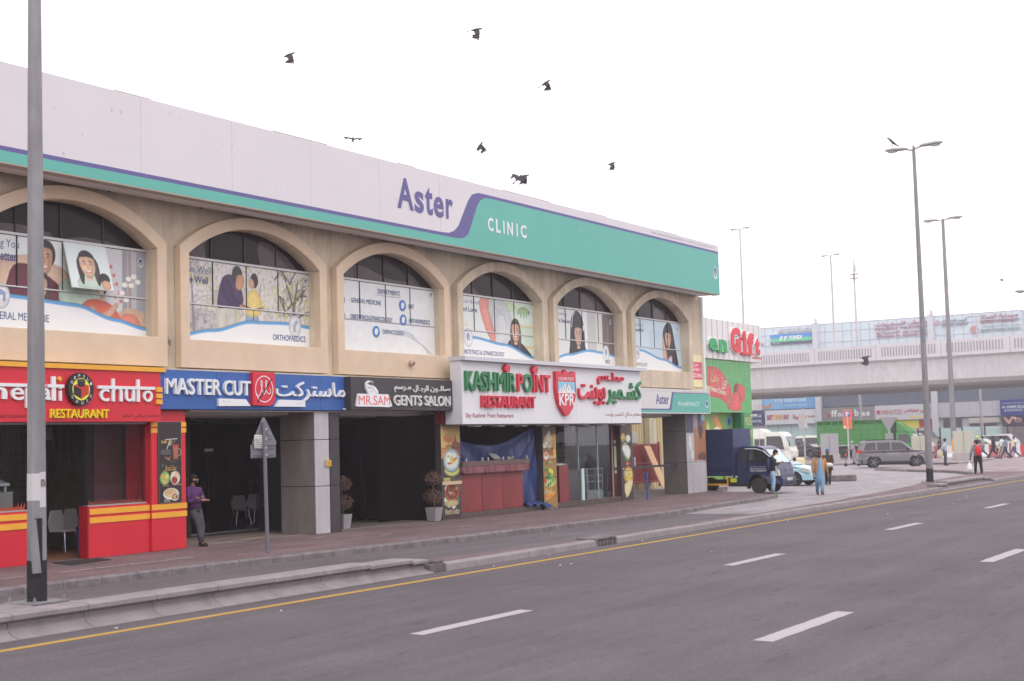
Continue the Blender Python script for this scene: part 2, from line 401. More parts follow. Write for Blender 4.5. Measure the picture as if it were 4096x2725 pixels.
        me.polygons.add(len(q)); me.polygons.foreach_set('loop_start', np.arange(0, q.size, 4, dtype=np.int32)); me.polygons.foreach_set('loop_total', np.full(len(q), 4, np.int32)); me.update(calc_edges=True)
        at_ = me.color_attributes.new('ink', 'FLOAT_COLOR', 'POINT'); at_.data.foreach_set('color', np.concatenate([np.clip(s.C, 0, 1).reshape(-1, 3), np.ones((nx * ny, 1))], 1).astype(np.float32).reshape(-1))
        me.materials.append(photo_mat()); o = bpy.data.objects.new(name, me); COL.objects.link(o); o.parent = parent
        if s.over.mb.v: s.over.build('print_lettering', parent)
        return o
def arc(cx, cz, r, a0, a1, n): return [(cx + r * cos(rad(a0 + (a1 - a0) * k / n)), cz + r * sin(rad(a0 + (a1 - a0) * k / n))) for k in range(n + 1)]
def H(r, g, b): l = lin((r, g, b)); return tuple(x / 1.85 for x in l)
# ---------------------------------------------------------------- ground
ASPH = ground_mat('asphalt', H(130, 124, 128), 'asphalt')
LANE = ground_mat('lane_asphalt', H(140, 134, 137), 'asphalt')
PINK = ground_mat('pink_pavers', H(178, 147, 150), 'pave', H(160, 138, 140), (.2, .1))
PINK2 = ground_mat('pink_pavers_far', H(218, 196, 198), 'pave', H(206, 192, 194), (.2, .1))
GREYP = ground_mat('grey_pavers', H(222, 214, 217), 'pave', H(208, 202, 206), (.22, .11))
SANDP = mat('dusty_edge', H(165, 150, 148), .95, var=.25, vs=2)
KERB = mat('kerb_concrete', H(190, 182, 183), .9, var=.22, vs=2.2, bump=.5, bs=25)
KERBD = mat('kerb_grime', H(164, 156, 158), .9, var=.38, vs=3.5, bump=.6, bs=25)
WHITEP = mat('road_white', H(228, 220, 224), .8, var=.12, vs=14, bump=.3, bs=60)
YELP = mat('road_yellow', H(236, 188, 92), .8, var=.14, vs=9, bump=.3, bs=60)

def sheet(name, poly, z, m, **k):
    q = MB(); q.prism(poly, z, z - .02, m, 'xy', sides=False, back=False); return struct(q, name, **k)
g = MB(); g.prism([(-300, -400), (900, -400), (900, 700), (-300, 700)], -.012, -1, mat('bare_ground', H(176, 166, 166), .95, var=.2, vs=.2), 'xy', sides=False, back=False)
struct(g, 'ground')
road = sheet('main_road', [(-80, -26), (420, -26), (420, 15.97), (-80, 15.97)], 0, ASPH)
lane = sheet('service_lane', [(-40, 16.3), (43, 16.3), (43, 21.6), (-40, 21.6)], 0, LANE)
sheet('parking_area', [(43.0, 16.2), (125, 16.2), (125, 46), (100, 46), (43.1, 30)], -.004, GREYP)
q = MB()
q.prism([(-60, 15.15), (400, 15.15), (400, 15.33), (-60, 15.33)], .004, 0, YELP, 'xy', sides=False, back=False); q.build('edge_line', road)
q = MB(); q.prism([(-60, 15.62), (400, 15.62), (400, 15.97), (-60, 15.97)], .003, 0, SANDP, 'xy', sides=False, back=False)
for y0, y1, xs, L in ((10.88, 11.13, [15.3 + 10.3 * i for i in range(-4, 22)], 2.8), (6.44, 6.71, [16.25 + 11.12 * i for i in range(-3, 18)], 3.05)):
    for x in xs:
        w = MB(); n = 12; top = []; bot = []
        for i in range(n + 1):
            t = x + L * i / n; top.append((t + .03, y1 + random.uniform(-.008, .008))); bot.append((t, y0 + random.uniform(-.008, .008)))
        w.prism(bot + top[::-1], .004, 0, WHITEP, 'xy', sides=False, back=False); w.build('lane_dash', road)

# kerb lines (x, y) of the front edge
def lerp_y(pts, x):
    for (a, b), (c, d) in zip(pts, pts[1:]):
        if a <= x <= c: return b + (d - b) * (x - a) / (c - a)
    return pts[0][1] if x < pts[0][0] else pts[-1][1]
SHK = [(-20, 21.25), (17, 21.15), (22, 21.1), (25, 20.75), (31, 20.3), (38, 19.98), (42, 19.85), (47, 20.35), (51.5, 20.6), (54, 20.98)]
pv = [(-20, 25.3)] + [(x, y + .14) for x, y in SHK] + [(54.4, 21.4), (57.5, 25.2), (60.5, 26.7), (61.0, 28.0), (58, 31), (49, 31), (49, 36), (20, 36), (-20, 36)]
q = MB(); q.prism(pv, .15, 0, PINK, 'xy', m2=KERBD, back=False)
pave = struct(q, 'pavement')
def stone(parent, a, b, prof, m, name='kerb_stone', gap=.006):
    """kerb stone from a to b; prof = cross-section (out from the front line, up)"""
    a, b = Vector((*a, 0)), Vector((*b, 0)); d = (b - a); L = d.length; d /= L; nrm = Vector((-d.y, d.x, 0))
    a = a + d * gap; b = b - d * gap
    h = random.uniform(-.004, .004)
    vs = [p + nrm * (o) + Vector((0, 0, z + (h if z > .05 else 0))) for p in (a, b) for o, z in prof]; n = len(prof)
    fs = [(i, (i + 1) % n, n + (i + 1) % n, n + i) for i in range(n)] + [tuple(range(n - 1, -1, -1)), tuple(range(n, 2 * n))]
    q = MB(); q.add(vs, fs, m); o = q.build(name, parent); return o
KP1 = [(0, -.05), (.0, .115), (.035, .155), (.14, .157), (.14, -.05)]
x = 10.
while x < 53.6:
    L = .92; stone(pave, (x, lerp_y(SHK, x)), (x + L, lerp_y(SHK, x + L)), KP1, KERBD); x += L
for a, b in (((54., 20.98), (54.6, 21.7)), ((54.6, 21.7), (55.2, 22.5)), ((55.2, 22.5), (55.9, 23.4)), ((55.9, 23.4), (56.9, 24.4)), ((56.9, 24.4), (57.9, 25.3)), ((57.9, 25.3), (59.2, 26.1)), ((59.2, 26.1), (60.4, 26.6))):
    stone(pave, a, b, KP1, KERBD)
# worn pale line and pit cover on the pavement
q = MB()
for a, b in ((18.2, 18.75), (19.6, 20.5), (20.55, 21.4), (21.45, 22.3), (22.35, 23.35)):
    q.prism([(a, 22.72), (b, 22.76), (b, 22.84), (a, 22.82)], .154, 0, WHITEP, 'xy', sides=False, back=False)
for a, b, y in ((30.4, 31.0, 22.9), (33.6, 34.4, 22.5), (29.0, 29.5, 24.0)):
    q.prism([(a, y), (b, y + .03), (b, y + .1), (a, y + .08)], .154, 0, WHITEP, 'xy', sides=False, back=False)
q.build('worn_paint_line', pave, kind='stuff')
q = MB(); q.prism([(20.9, 23.95), (22.25, 24.2), (22.5, 24.85), (21.3, 25.02)], .165, .15, mat('rubber_mat', H(70, 66, 68), .9, var=.2, vs=8, bump=.4, bs=60), 'xy')
tag(q.build('door_mat'), 'worn black rubber mat lying outside the red restaurant doorway', 'mat')
mh = MB(); FR = mat('frame_steel', H(110, 96, 90), .6, var=.3)
for a, b in (((27.5, 26.0), (29.9, 26.4)), ((29.9, 26.4), (30.2, 25.6)), ((30.2, 25.6), (28.0, 25.25)), ((28.0, 25.25), (27.5, 26.0))): mh.bar((*a, .158), (*b, .158), .05, .012, FR)
mh.prism([(27.55, 26.0), (28.05, 25.28), (30.15, 25.62), (29.87, 26.37)], .156, .15, mat('cover_plate', H(165, 148, 138), .9, var=.2), 'xy')
mh.build('manhole_cover', pave)

# median kerb strip with raised crash-kerb stretches
med = MB()
med.prism([(-30, 16.12), (44, 16.12), (60, 16.2), (68.5, 16.3), (82, 16.3), (82, 19.9), (79.5, 19.4), (72, 18.95), (66.2, 18.55), (62.5, 17.9), (55, 17.2), (49, 16.75), (41, 16.5), (31, 16.42), (22, 16.85), (-30, 16.9)], .145, 0, PINK, 'xy', m2=KERB)
median = struct(med, 'median_strip')
RAISED = [(-.04, -.04), (-.04, .012), (.08, .05), (.15, .09), (.19, .15), (.19, .215), (.12, .24), (.09, .26), (.09, .32), (.12, .342), (.2, .35), (.56, .35), (.6, .33), (.6, -.04)]
KPN = [(0, -.04), (.02, .12), (.05, .152), (.2, .156), (.2, -.04)]
x = 9.
while x < 22.7:
    t = max(0, min(1, (x + 1.3 - 21.3) / 2.)); t1 = max(0, min(1, (x + 1.3 + 0. - 21.3) / 2.))
    L = 1.33; prof = RAISED
    if x + L > 22.8: L = 22.8 - x
    if x > 20.2:
        k = 1 - .28 * (x - 20.2) / 2.5
        prof = [(o, z * k if z > .06 else z) for o, z in RAISED]
    stone(median, (x, 15.95), (x + L, 15.95), prof, KERB, 'crash_kerb'); x += L
q = MB(); q.prism([(22.78, 15.98), (23.4, 16.02), (23.25, 16.5), (22.75, 16.6)], .15, 0, mat('broken_concrete', H(150, 142, 142), .95, var=.5, vs=9, bump=1, bs=14), 'xy')
for i in range(26):
    a, b = random.uniform(22.8, 23.35), random.uniform(16.0, 16.5); r = random.uniform(.02, .06)
    q.ell((a, b, .19), (r, r, r * .7), _M['broken_concrete'], 6, 4)
q.build('broken_kerb_rubble', median, kind='stuff')
x = 23.3
while x < 59.5:
    if 29.45 < x < 30.3: x = 30.55
    L = 1.05 if not 28.3 < x < 29.5 else 29.5 - x
    if L < .1: x = 30.55; continue
    stone(median, (x, 15.95), (x + L, 15.95), KPN, KERB); x += L
for x0, x1 in ((59.6, 61.), (61., 62.3), (62.3, 63.6), (63.6, 64.9), (64.9, 66.2), (66.2, 67.5), (67.5, 68.8)):
    stone(median, (x0, 15.96), (x1, 15.96), RAISED if 60 < x0 < 67 else [(o, z * .8 if z > .06 else z) for o, z in RAISED], KERB, 'crash_kerb')
x = 68.85
while x < 118: stone(median, (x, 15.96), (x + 1.3, 15.96), KPN, KERB); x += 1.3
BLK = mat('black_iron', V(45, 42, 44), .6); 
q = MB()                                   # kerb inlet with its bars
q.box(29.52, 30.53, 16.02, 16.5, .0, .02, BLK); q.box(29.5, 30.55, 15.98, 16.5, .15, .19, KERBD); q.box(29.5, 30.55, 16.3, 16.5, .0, .15, BLK)
q.box(29.5, 29.55, 15.96, 16.3, 0, .15, KERBD); q.box(30.5, 30.55, 15.96, 16.3, 0, .15, KERBD)
dr = q.build('storm_drain', median)
for i in range(6): 
    b = MB(); b.bar((29.62 + .15 * i, 15.99, .0), (29.66 + .15 * i, 16.01, .155), .05, .02, KERBD); b.build('drain_bar', dr)
# litter scattered along the gutter
LIT = mat('paper_litter', V(225, 222, 222), .9)
q = MB()
for i in range(34):
    a = random.uniform(12, 60); b = random.choice([random.uniform(15.4, 15.9), random.uniform(18, 20.2), random.uniform(12, 15), random.uniform(21.5, 24.5)])
    z = .165 if b > 21.4 else .008; r = random.uniform(.008, .024)
    q.ell((a, b, z), (r * 1.6, r, r * .35), LIT, 6, 4)
tag(q.build('litter', kind='stuff'), 'scraps of pale litter strewn along gutter and pavement', 'litter')

# far pavement, islands and side street
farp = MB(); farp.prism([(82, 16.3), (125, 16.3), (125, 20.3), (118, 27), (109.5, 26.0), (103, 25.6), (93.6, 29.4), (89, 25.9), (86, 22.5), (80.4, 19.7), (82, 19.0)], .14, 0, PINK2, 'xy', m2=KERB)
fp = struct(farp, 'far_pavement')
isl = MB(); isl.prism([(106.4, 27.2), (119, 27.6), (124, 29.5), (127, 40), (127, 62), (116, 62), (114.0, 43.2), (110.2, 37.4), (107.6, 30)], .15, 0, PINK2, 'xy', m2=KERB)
island = struct(isl, 'traffic_island')
CUR = [(79.0, 19.3), (80.6, 19.9), (82.8, 21.0), (84.8, 21.9), (86.4, 23.2), (87.6, 24.6), (88.9, 25.8), (90.6, 27.0), (92.1, 28.2), (93.8, 29.5)]
for a, b in zip(CUR[::-1], CUR[::-1][1:]): stone(fp, a, b, [(0, -.04), (.0, .13), (.04, .16), (.25, .16), (.25, -.04)], KERBD)
ISC = [(114.3, 46), (114.0, 43.2), (112.0, 40.3), (110.2, 37.4), (108.8, 33.6), (107.6, 30), (106.4, 27.2)]
for a, b in zip(ISC, ISC[1:]):
    n = max(1, int(math.dist(a, b) / 1.2))
    for i in range(n):
        p0 = [a[k] + (b[k] - a[k]) * i / n for k in (0, 1)]; p1 = [a[k] + (b[k] - a[k]) * (i + 1) / n for k in (0, 1)]
        stone(island, p0, p1, [(0, -.04), (0, .13), (.04, .165), (.22, .165), (.22, -.04)], KERB)
cross = sheet('side_street', [(127, 16), (150, 16), (150, 110), (127, 110)], 0, LANE)
sheet('side_street_mouth', [(118, 16.2), (127, 16.2), (127, 28), (124, 29.4), (119, 27.5), (117.5, 26.8)], -.002, LANE)
for y in (24.6, 25.8, 27.0, 28.2, 29.4, 30.6):
    w = MB(); w.prism([(126, y), (146, y), (146, y + .6), (126, y + .6)], .004, 0, WHITEP, 'xy', sides=False, back=False); w.build('crossing_stripe', cross)
bl = MB(); bl.box(0, 5.2, -.2, .2, 0, .32, KERBD)
bl = tag(bl.build('kerb_block', bevel=.04), 'low grey concrete kerb block lying behind the walking men', 'kerb block')
bl.location = (73.2, 24.0, 0); bl.rotation_euler = (0, 0, rad(103 - 0))

# ---------------------------------------------------------------- main building
BX0, BX1 = 8., 56.93
D0, D1, D2 = 25.1, 25.32, 25.52            # frame face, wall face, window face
WALL = mat('beige_render', V(216, 193, 177), .9, var=.18, vs=.8, streak=.16, bump=.25, bs=30)
WALL2 = mat('beige_panel_render', V(224, 194, 174), .9, var=.08, vs=1.2, streak=.0, bump=.2, bs=30)
GREYF = mat('stained_grey_render', V(196, 182, 170), .9, var=.18, vs=1.1, streak=.35, bump=.25, bs=30)
bld = thing('commercial_building', 'long two-storey beige building with round-arched upper windows over a row of shops', 'building', (32, 30, 0))
cx = [22.1 + 6.13 * i for i in range(-2, 6)]
HW = 2.53; R1 = 4.23; CZ = 8.25 - R1
def arch_out(c, hw, z0, zs, zt, n=18):
    """closed outline: up the left side, over the arch, down the right side"""
    rise = zt - zs; R = (hw * hw + rise * rise) / (2 * rise); a = math.degrees(math.asin(hw / R))
    top = [(c + R * sin(rad(-a + 2 * a * k / n)), zt - R + R * cos(rad(-a + 2 * a * k / n))) for k in range(n + 1)]
    return [(c - hw, z0)] + top + [(c + hw, z0)]
# recessed wall with its arched openings
q = MB()
q.prism([(BX0, 4.52), (BX1, 4.52), (BX1, 8.72), (BX0, 8.72)], D1, D1 + .35, WALL, 'xz', holes=[arch_out(c, HW + .1, 5.15, 7.5, 8.36)[::-1] for c in cx])
q.build('wall', bld, world=True)
for i, c in enumerate(cx):
    outl = arch_out(c, HW + .31, 4.55, 7.58, 8.56); inn = arch_out(c, HW, 5.26, 7.41, 8.25)
    if i > 0: outl[0] = (c - HW - .3, 4.55)
    q = MB(); q.prism(outl, D0, D1 - .003, WALL2 if i in (2, 3, 4) else WALL if i > 4 else WALL2, 'xz', holes=[inn[::-1]])
    # deep reveal behind the frame opening
    L = inn; n_ = len(L)
    q.add([(p[0], D1 - .003, p[1]) for p in L] + [(p[0], D2 + .04, p[1]) for p in L], [(k, (k + 1) % n_, n_ + (k + 1) % n_, n_ + k) for k in range(n_)], WALL)
    q.build('arch_surround', bld, world=True, bevel=.012, seg=1)
q = MB()
ENDW = mat('end_trim_white', V(226, 220, 222), .6)
q.box(BX0, BX1 - .01, D1 + .36, 40, 4.52, 10.2, WALL); q.build('upper_storey', bld, world=True)
q = MB(); q.box(BX1 + .002, BX1 + .16, 25.2, 25.6, 4.5, 8.6, ENDW); q.build('end_trim', bld, world=True)
# dark glazing and print-covered panes
DG = mat('tinted_window_glass', (.03, .024, .026), .1, spec=.12, var=.25, vs=.6, bump=.06, bs=1.1)
DG2 = mat('painted_reflection_tone', (.115, .095, .098), .12, spec=.15, var=.2, vs=.8, bump=.06, bs=1.1)
MUL = mat('dark_mullion', V(70, 62, 64), .5); ALU = mat('pale_aluminium', V(214, 206, 212), .4)
GAP = mat('dark_joint', V(38, 34, 36), .7)
REFL = {0: [(0.1, 7.42, 1.2, 7.62)], 1: [(0, 0, 1)], 2: [], 3: [], 4: [], 5: []}
def window(i, c):
    x0, x1 = c - HW - .02, c + HW + .14
    w = MB(); w.prism(arch_out(c, HW + .18, 5.2, 7.5, 8.4), D2 + .06, D2 + .1, DG, 'xz'); wo = w.build('arched_window', bld, world=True)
    fr = Frame((x0, D2, 0)); 
    f = Flat(Frame((0, D2 + .055, 0)), 0)     # reflections painted as pale shapes on the dark glass
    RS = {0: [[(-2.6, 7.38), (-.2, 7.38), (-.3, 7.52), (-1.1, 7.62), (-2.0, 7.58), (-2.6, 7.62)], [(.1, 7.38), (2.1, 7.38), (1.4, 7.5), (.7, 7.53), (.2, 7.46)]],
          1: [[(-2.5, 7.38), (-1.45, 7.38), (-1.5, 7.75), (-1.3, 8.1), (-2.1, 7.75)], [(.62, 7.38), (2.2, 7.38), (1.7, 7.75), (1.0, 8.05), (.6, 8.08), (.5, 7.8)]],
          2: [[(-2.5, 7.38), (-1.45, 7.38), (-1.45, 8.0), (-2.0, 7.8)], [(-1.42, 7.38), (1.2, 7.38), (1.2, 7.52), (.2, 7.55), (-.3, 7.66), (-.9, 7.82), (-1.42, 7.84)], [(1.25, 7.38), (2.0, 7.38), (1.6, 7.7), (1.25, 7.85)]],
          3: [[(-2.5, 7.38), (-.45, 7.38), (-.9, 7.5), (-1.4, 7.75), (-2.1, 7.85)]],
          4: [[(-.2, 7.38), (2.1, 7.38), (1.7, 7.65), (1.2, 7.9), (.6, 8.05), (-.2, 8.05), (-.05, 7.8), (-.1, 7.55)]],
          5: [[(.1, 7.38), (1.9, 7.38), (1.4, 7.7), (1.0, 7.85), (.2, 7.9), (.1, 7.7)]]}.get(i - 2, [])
    for s_ in RS: f = Flat(Frame((0, D2 + .055, 0)), 0); f.poly([(c + a, b) for a, b in s_], DG2); f.build('painted_reflection', wo)
    for k in range(4):
        xa = x0 + 1.26 * k; xb = x0 + 1.26 * (k + 1) + (.03 if k == 3 else 0)
        for z0, z1 in ((5.28, 6.2), (6.235, 7.35)):
            if i == 2 and k == 2 and z0 > 6: continue
            p = MB(); p.box(xa + .008, xb - .008, D2 - .01, D2 + .02, z0, z1, mat('printed_film', V(232, 226, 234), .35, spec=.5)); p.build('pane', wo, world=True)
    t = MB(); t.box(x0, x1, D2 - .02, D2 + .04, 7.352, 7.41, ALU); t.box(x0, x1, D2 - .015, D2 + .03, 6.2, 6.232, ALU); t.box(x1 - .13, x1 - .1, D2 - .02, D2 + .02, 5.28, 7.35, ALU)
    t.build('window_frame', wo, world=True)
    for k in (1, 2, 3):
        xm = x0 + 1.26 * k
        t = MB(); t.box(xm - .012, xm + .012, D2 + .02, D2 + .052, 7.41, 8.32 if k == 2 else 8.1, MUL); t.build('mullion', wo, world=True)
        t = MB(); t.box(xm - (.02 if k == 1 else .008), xm + .008, D2 - .03, D2 - .008, 6.23, 7.35, GAP); t.build('pane_joint', wo, world=True)
    t = MB(); t.box(x0, x1, D2 - .03, D2 - .008, 7.338, 7.35, GAP); t.box(x0, x1, D2 - .03, D2 - .008, 6.19, 6.2, mat('soft_joint', V(120, 112, 118), .7)); t.build('pane_joint', wo, world=True)
    return wo
wins = [window(i, c) for i, c in enumerate(cx)]

# ---- printed pictures on the window panes
WH, NAVY, SWB = (236, 230, 238), (62, 82, 138), (98, 158, 218)
SKIN, SKIN2, HAIR = (214, 168, 148), (196, 140, 118), (52, 42, 44)
def swoosh(f, pts, x1, z0=5.28, lw=.075):
    """white lower field with a blue wave above it"""
    n = 24; up = []
    for k in range(n + 1):
        x = x1 * k / n
        j = max(i for i in range(len(pts)) if pts[i][0] <= x + 1e-6); j = min(j, len(pts) - 2)
        (a, b), (c_, d) = pts[j], pts[j + 1]; t = (x - a) / (c_ - a); t = t * t * (3 - 2 * t); up.append((x, b + (d - b) * t))
    kw = dict(vol=False) if isinstance(f, Photo) else {}
    f.poly([(0, z0)] + [(x1, z0)] + [(x, z + lw * 1.2) for x, z in up[::-1]], (70, 118, 130), **kw)
    f.poly([(0, z0)] + [(x1, z0)] + [(x, z + lw) for x, z in up[::-1]], SWB, **kw)
    f.poly([(0, z0)] + [(x1, z0)] + up[::-1], WH, **kw)
def head(f, a, b, r, skin=SKIN, hair=HAIR, beard=False, long_=0., tilt=0., smile=True):
    f.ell(a, b + r * .22, r * .88, r * .95, hair, rot=tilt)
    if long_:
        f.poly([(a - r * .9, b + r * .5), (a - r * 1.0, b - r * long_ * .7), (a - r * .7, b - r * long_), (a - r * .45, b - r * .8), (a - r * .2, b), (a + r * .3, b), (a + r * .5, b - r * .8), (a + r * .75, b - r * long_), (a + r * 1.05, b - r * long_ * .75), (a + r * .9, b + r * .5)], hair, 4)
        for k in range(7): f.line([(a + r * (.5 + .06 * k), b + r * .3), (a + r * (.62 + .06 * k), b - r * (long_ * .8 - .1 * k))], r * .035, tuple(min(255, v + 26) for v in hair))
    f.rect(a - r * .3, a + r * .3, b - r * 1.35, b - r * .5, skin)
    f.poly([(a - r * .72, b + r * .45), (a - r * .74, b - r * .2), (a - r * .5, b - r * .8), (a - r * .1, b - r * 1.05), (a + r * .15, b - r * 1.05), (a + r * .52, b - r * .78), (a + r * .74, b - r * .2), (a + r * .7, b + r * .45), (a + r * .2, b + r * .62), (a - r * .3, b + r * .6)], skin, 4)
    f.poly([(a + r * .2, b + r * .5), (a + r * .36, b - r * .1), (a + r * .22, b - r * .95), (a + r * .52, b - r * .78), (a + r * .73, b - r * .2), (a + r * .68, b + r * .4)], tuple(int(v * .9) for v in skin), 3); f.ell(a - r * .3, b - r * .3, r * .2, r * .16, tuple(min(255, int(v * 1.05)) for v in skin)); f.poly([(a - r * .28, b - r * .95), (a + r * .28, b - r * .95), (a + r * .28, b - r * 1.15), (a - r * .28, b - r * 1.15)], tuple(int(v * .82) for v in skin))
    if beard: f.poly([(a - r * .72, b - r * .15), (a - r * .5, b - r * .85), (a, b - r * 1.12), (a + r * .5, b - r * .85), (a + r * .72, b - r * .15), (a + r * .3, b - r * .35), (a - r * .3, b - r * .35)], hair)
    for s_ in (-1, 1):
        f.ell(a + s_ * r * .3, b + r * .02, r * .1, r * .045, (70, 54, 54)); f.poly([(a + s_ * r * .15, b + r * .2), (a + s_ * r * .5, b + r * .17), (a + s_ * r * .48, b + r * .24), (a + s_ * r * .18, b + r * .28)], hair)
    f.poly([(a - r * .04, b), (a + r * .06, b), (a + r * .13, b - r * .33), (a - r * .1, b - r * .33)], tuple(int(v * .93) for v in skin))
    if smile:
        f.ell(a, b - r * .6, r * .3, r * .12, (178, 88, 88)); f.ell(a, b - r * .57, r * .24, r * .07, (240, 232, 232))
    else: f.ell(a, b - r * .6, r * .18, r * .06, (176, 96, 92))
def emblem(f, a, b, r):
    f.ell(a, b, r, r * 1.25, (240, 238, 242)); f.ell(a, b + r * .1, r * .72, r * .85, (72, 76, 150)); f.poly([(a - r * .5, b - r * .3), (a, b - r * .8), (a + r * .6, b - r * .1), (a + r * .1, b - r * .2)], (110, 190, 170), 3)
    f.line([(a - r * .4, b + r * .1), (a - r * .1, b - r * .3), (a + r * .4, b + r * .3)], r * .14, (240, 238, 242))
def icon(f, a, b, r, kind):
    f.ell(a, b, r, r * 1.18, (188, 190, 220)); f.ell(a, b, r * .94, r * 1.12, WH)
    if kind == 'knee': f.poly([(a - .08, b - .16), (a + .02, b - .16), (a + .03, b), (a + .12, b + .12), (a + .05, b + .18), (a - .07, b + .03)], (170, 180, 214))
    if kind == 'baby': f.ell(a, b + .03, .1, .13, (140, 150, 200)); f.ell(a + .06, b - .04, .07, .07, WH); f.ell(a + .07, b - .04, .04, .05, (140, 150, 200))
    if kind == 'ear': f.ell(a, b + .04, .1, .12, (160, 172, 212)); f.rect(a, a + .05, b - .16, b, (160, 172, 212))
    if kind == 'drop': f.poly([(a - .06, b - .08), (a, b + .12), (a + .02, b - .1)], (160, 172, 212), 3); f.poly([(a + .02, b - .1), (a + .06, b + .14), (a + .11, b - .06)], (160, 172, 212), 3)
    if kind == 'door': f.poly([(a - .12, b - .12), (a - .12, b + .08), (a, b + .15), (a + .12, b + .08), (a + .12, b - .12), (a + .05, b - .12), (a + .05, b + .02), (a - .04, b + .02), (a - .04, b - .12)], (150, 160, 205))
def tree_print(f, x, z, h, w, c, lean=.2, seed=1, leaf=(206, 200, 120)):
    r = random.Random(seed)
    f.poly([(x - w, z), (x + w, z), (x + lean * .6 + w * .5, z + h * .6), (x + lean + w * .2, z + h), (x + lean - w * .3, z + h), (x + lean * .4 - w * .8, z + h * .55)], c, 3)
    for k in range(12):
        a = x + lean * r.random(); b = z + h * r.uniform(.35, .95); t = r.uniform(-1, 1)
        f.line([(a, b), (a + t * .5, b + r.uniform(.1, .4)), (a + t * .8, b + r.uniform(.1, .55))], w * .35, c)
    for k in range(26):
        a = x + lean + r.gauss(0, .5); b = z + h * r.uniform(.4, 1.05); b = min(b, 7.3); f.ell(a, b, r.uniform(.015, .05), r.uniform(.015, .04), leaf, 6)
def folds(f, a, b, w, h, c, n=7, seed=1):
    r = random.Random(seed)
    for k in range(n):
        x, z, d = a + r.uniform(-w, w), b + r.uniform(-h, h), r.choice((.86, .9, 1.1)); f.line([(x, z), (x + r.uniform(-.06, .06), z - r.uniform(.08, .2)), (x + r.uniform(-.1, .1), z - r.uniform(.2, .34))], r.uniform(.012, .035), tuple(min(255, int(v * d)) for v in c))
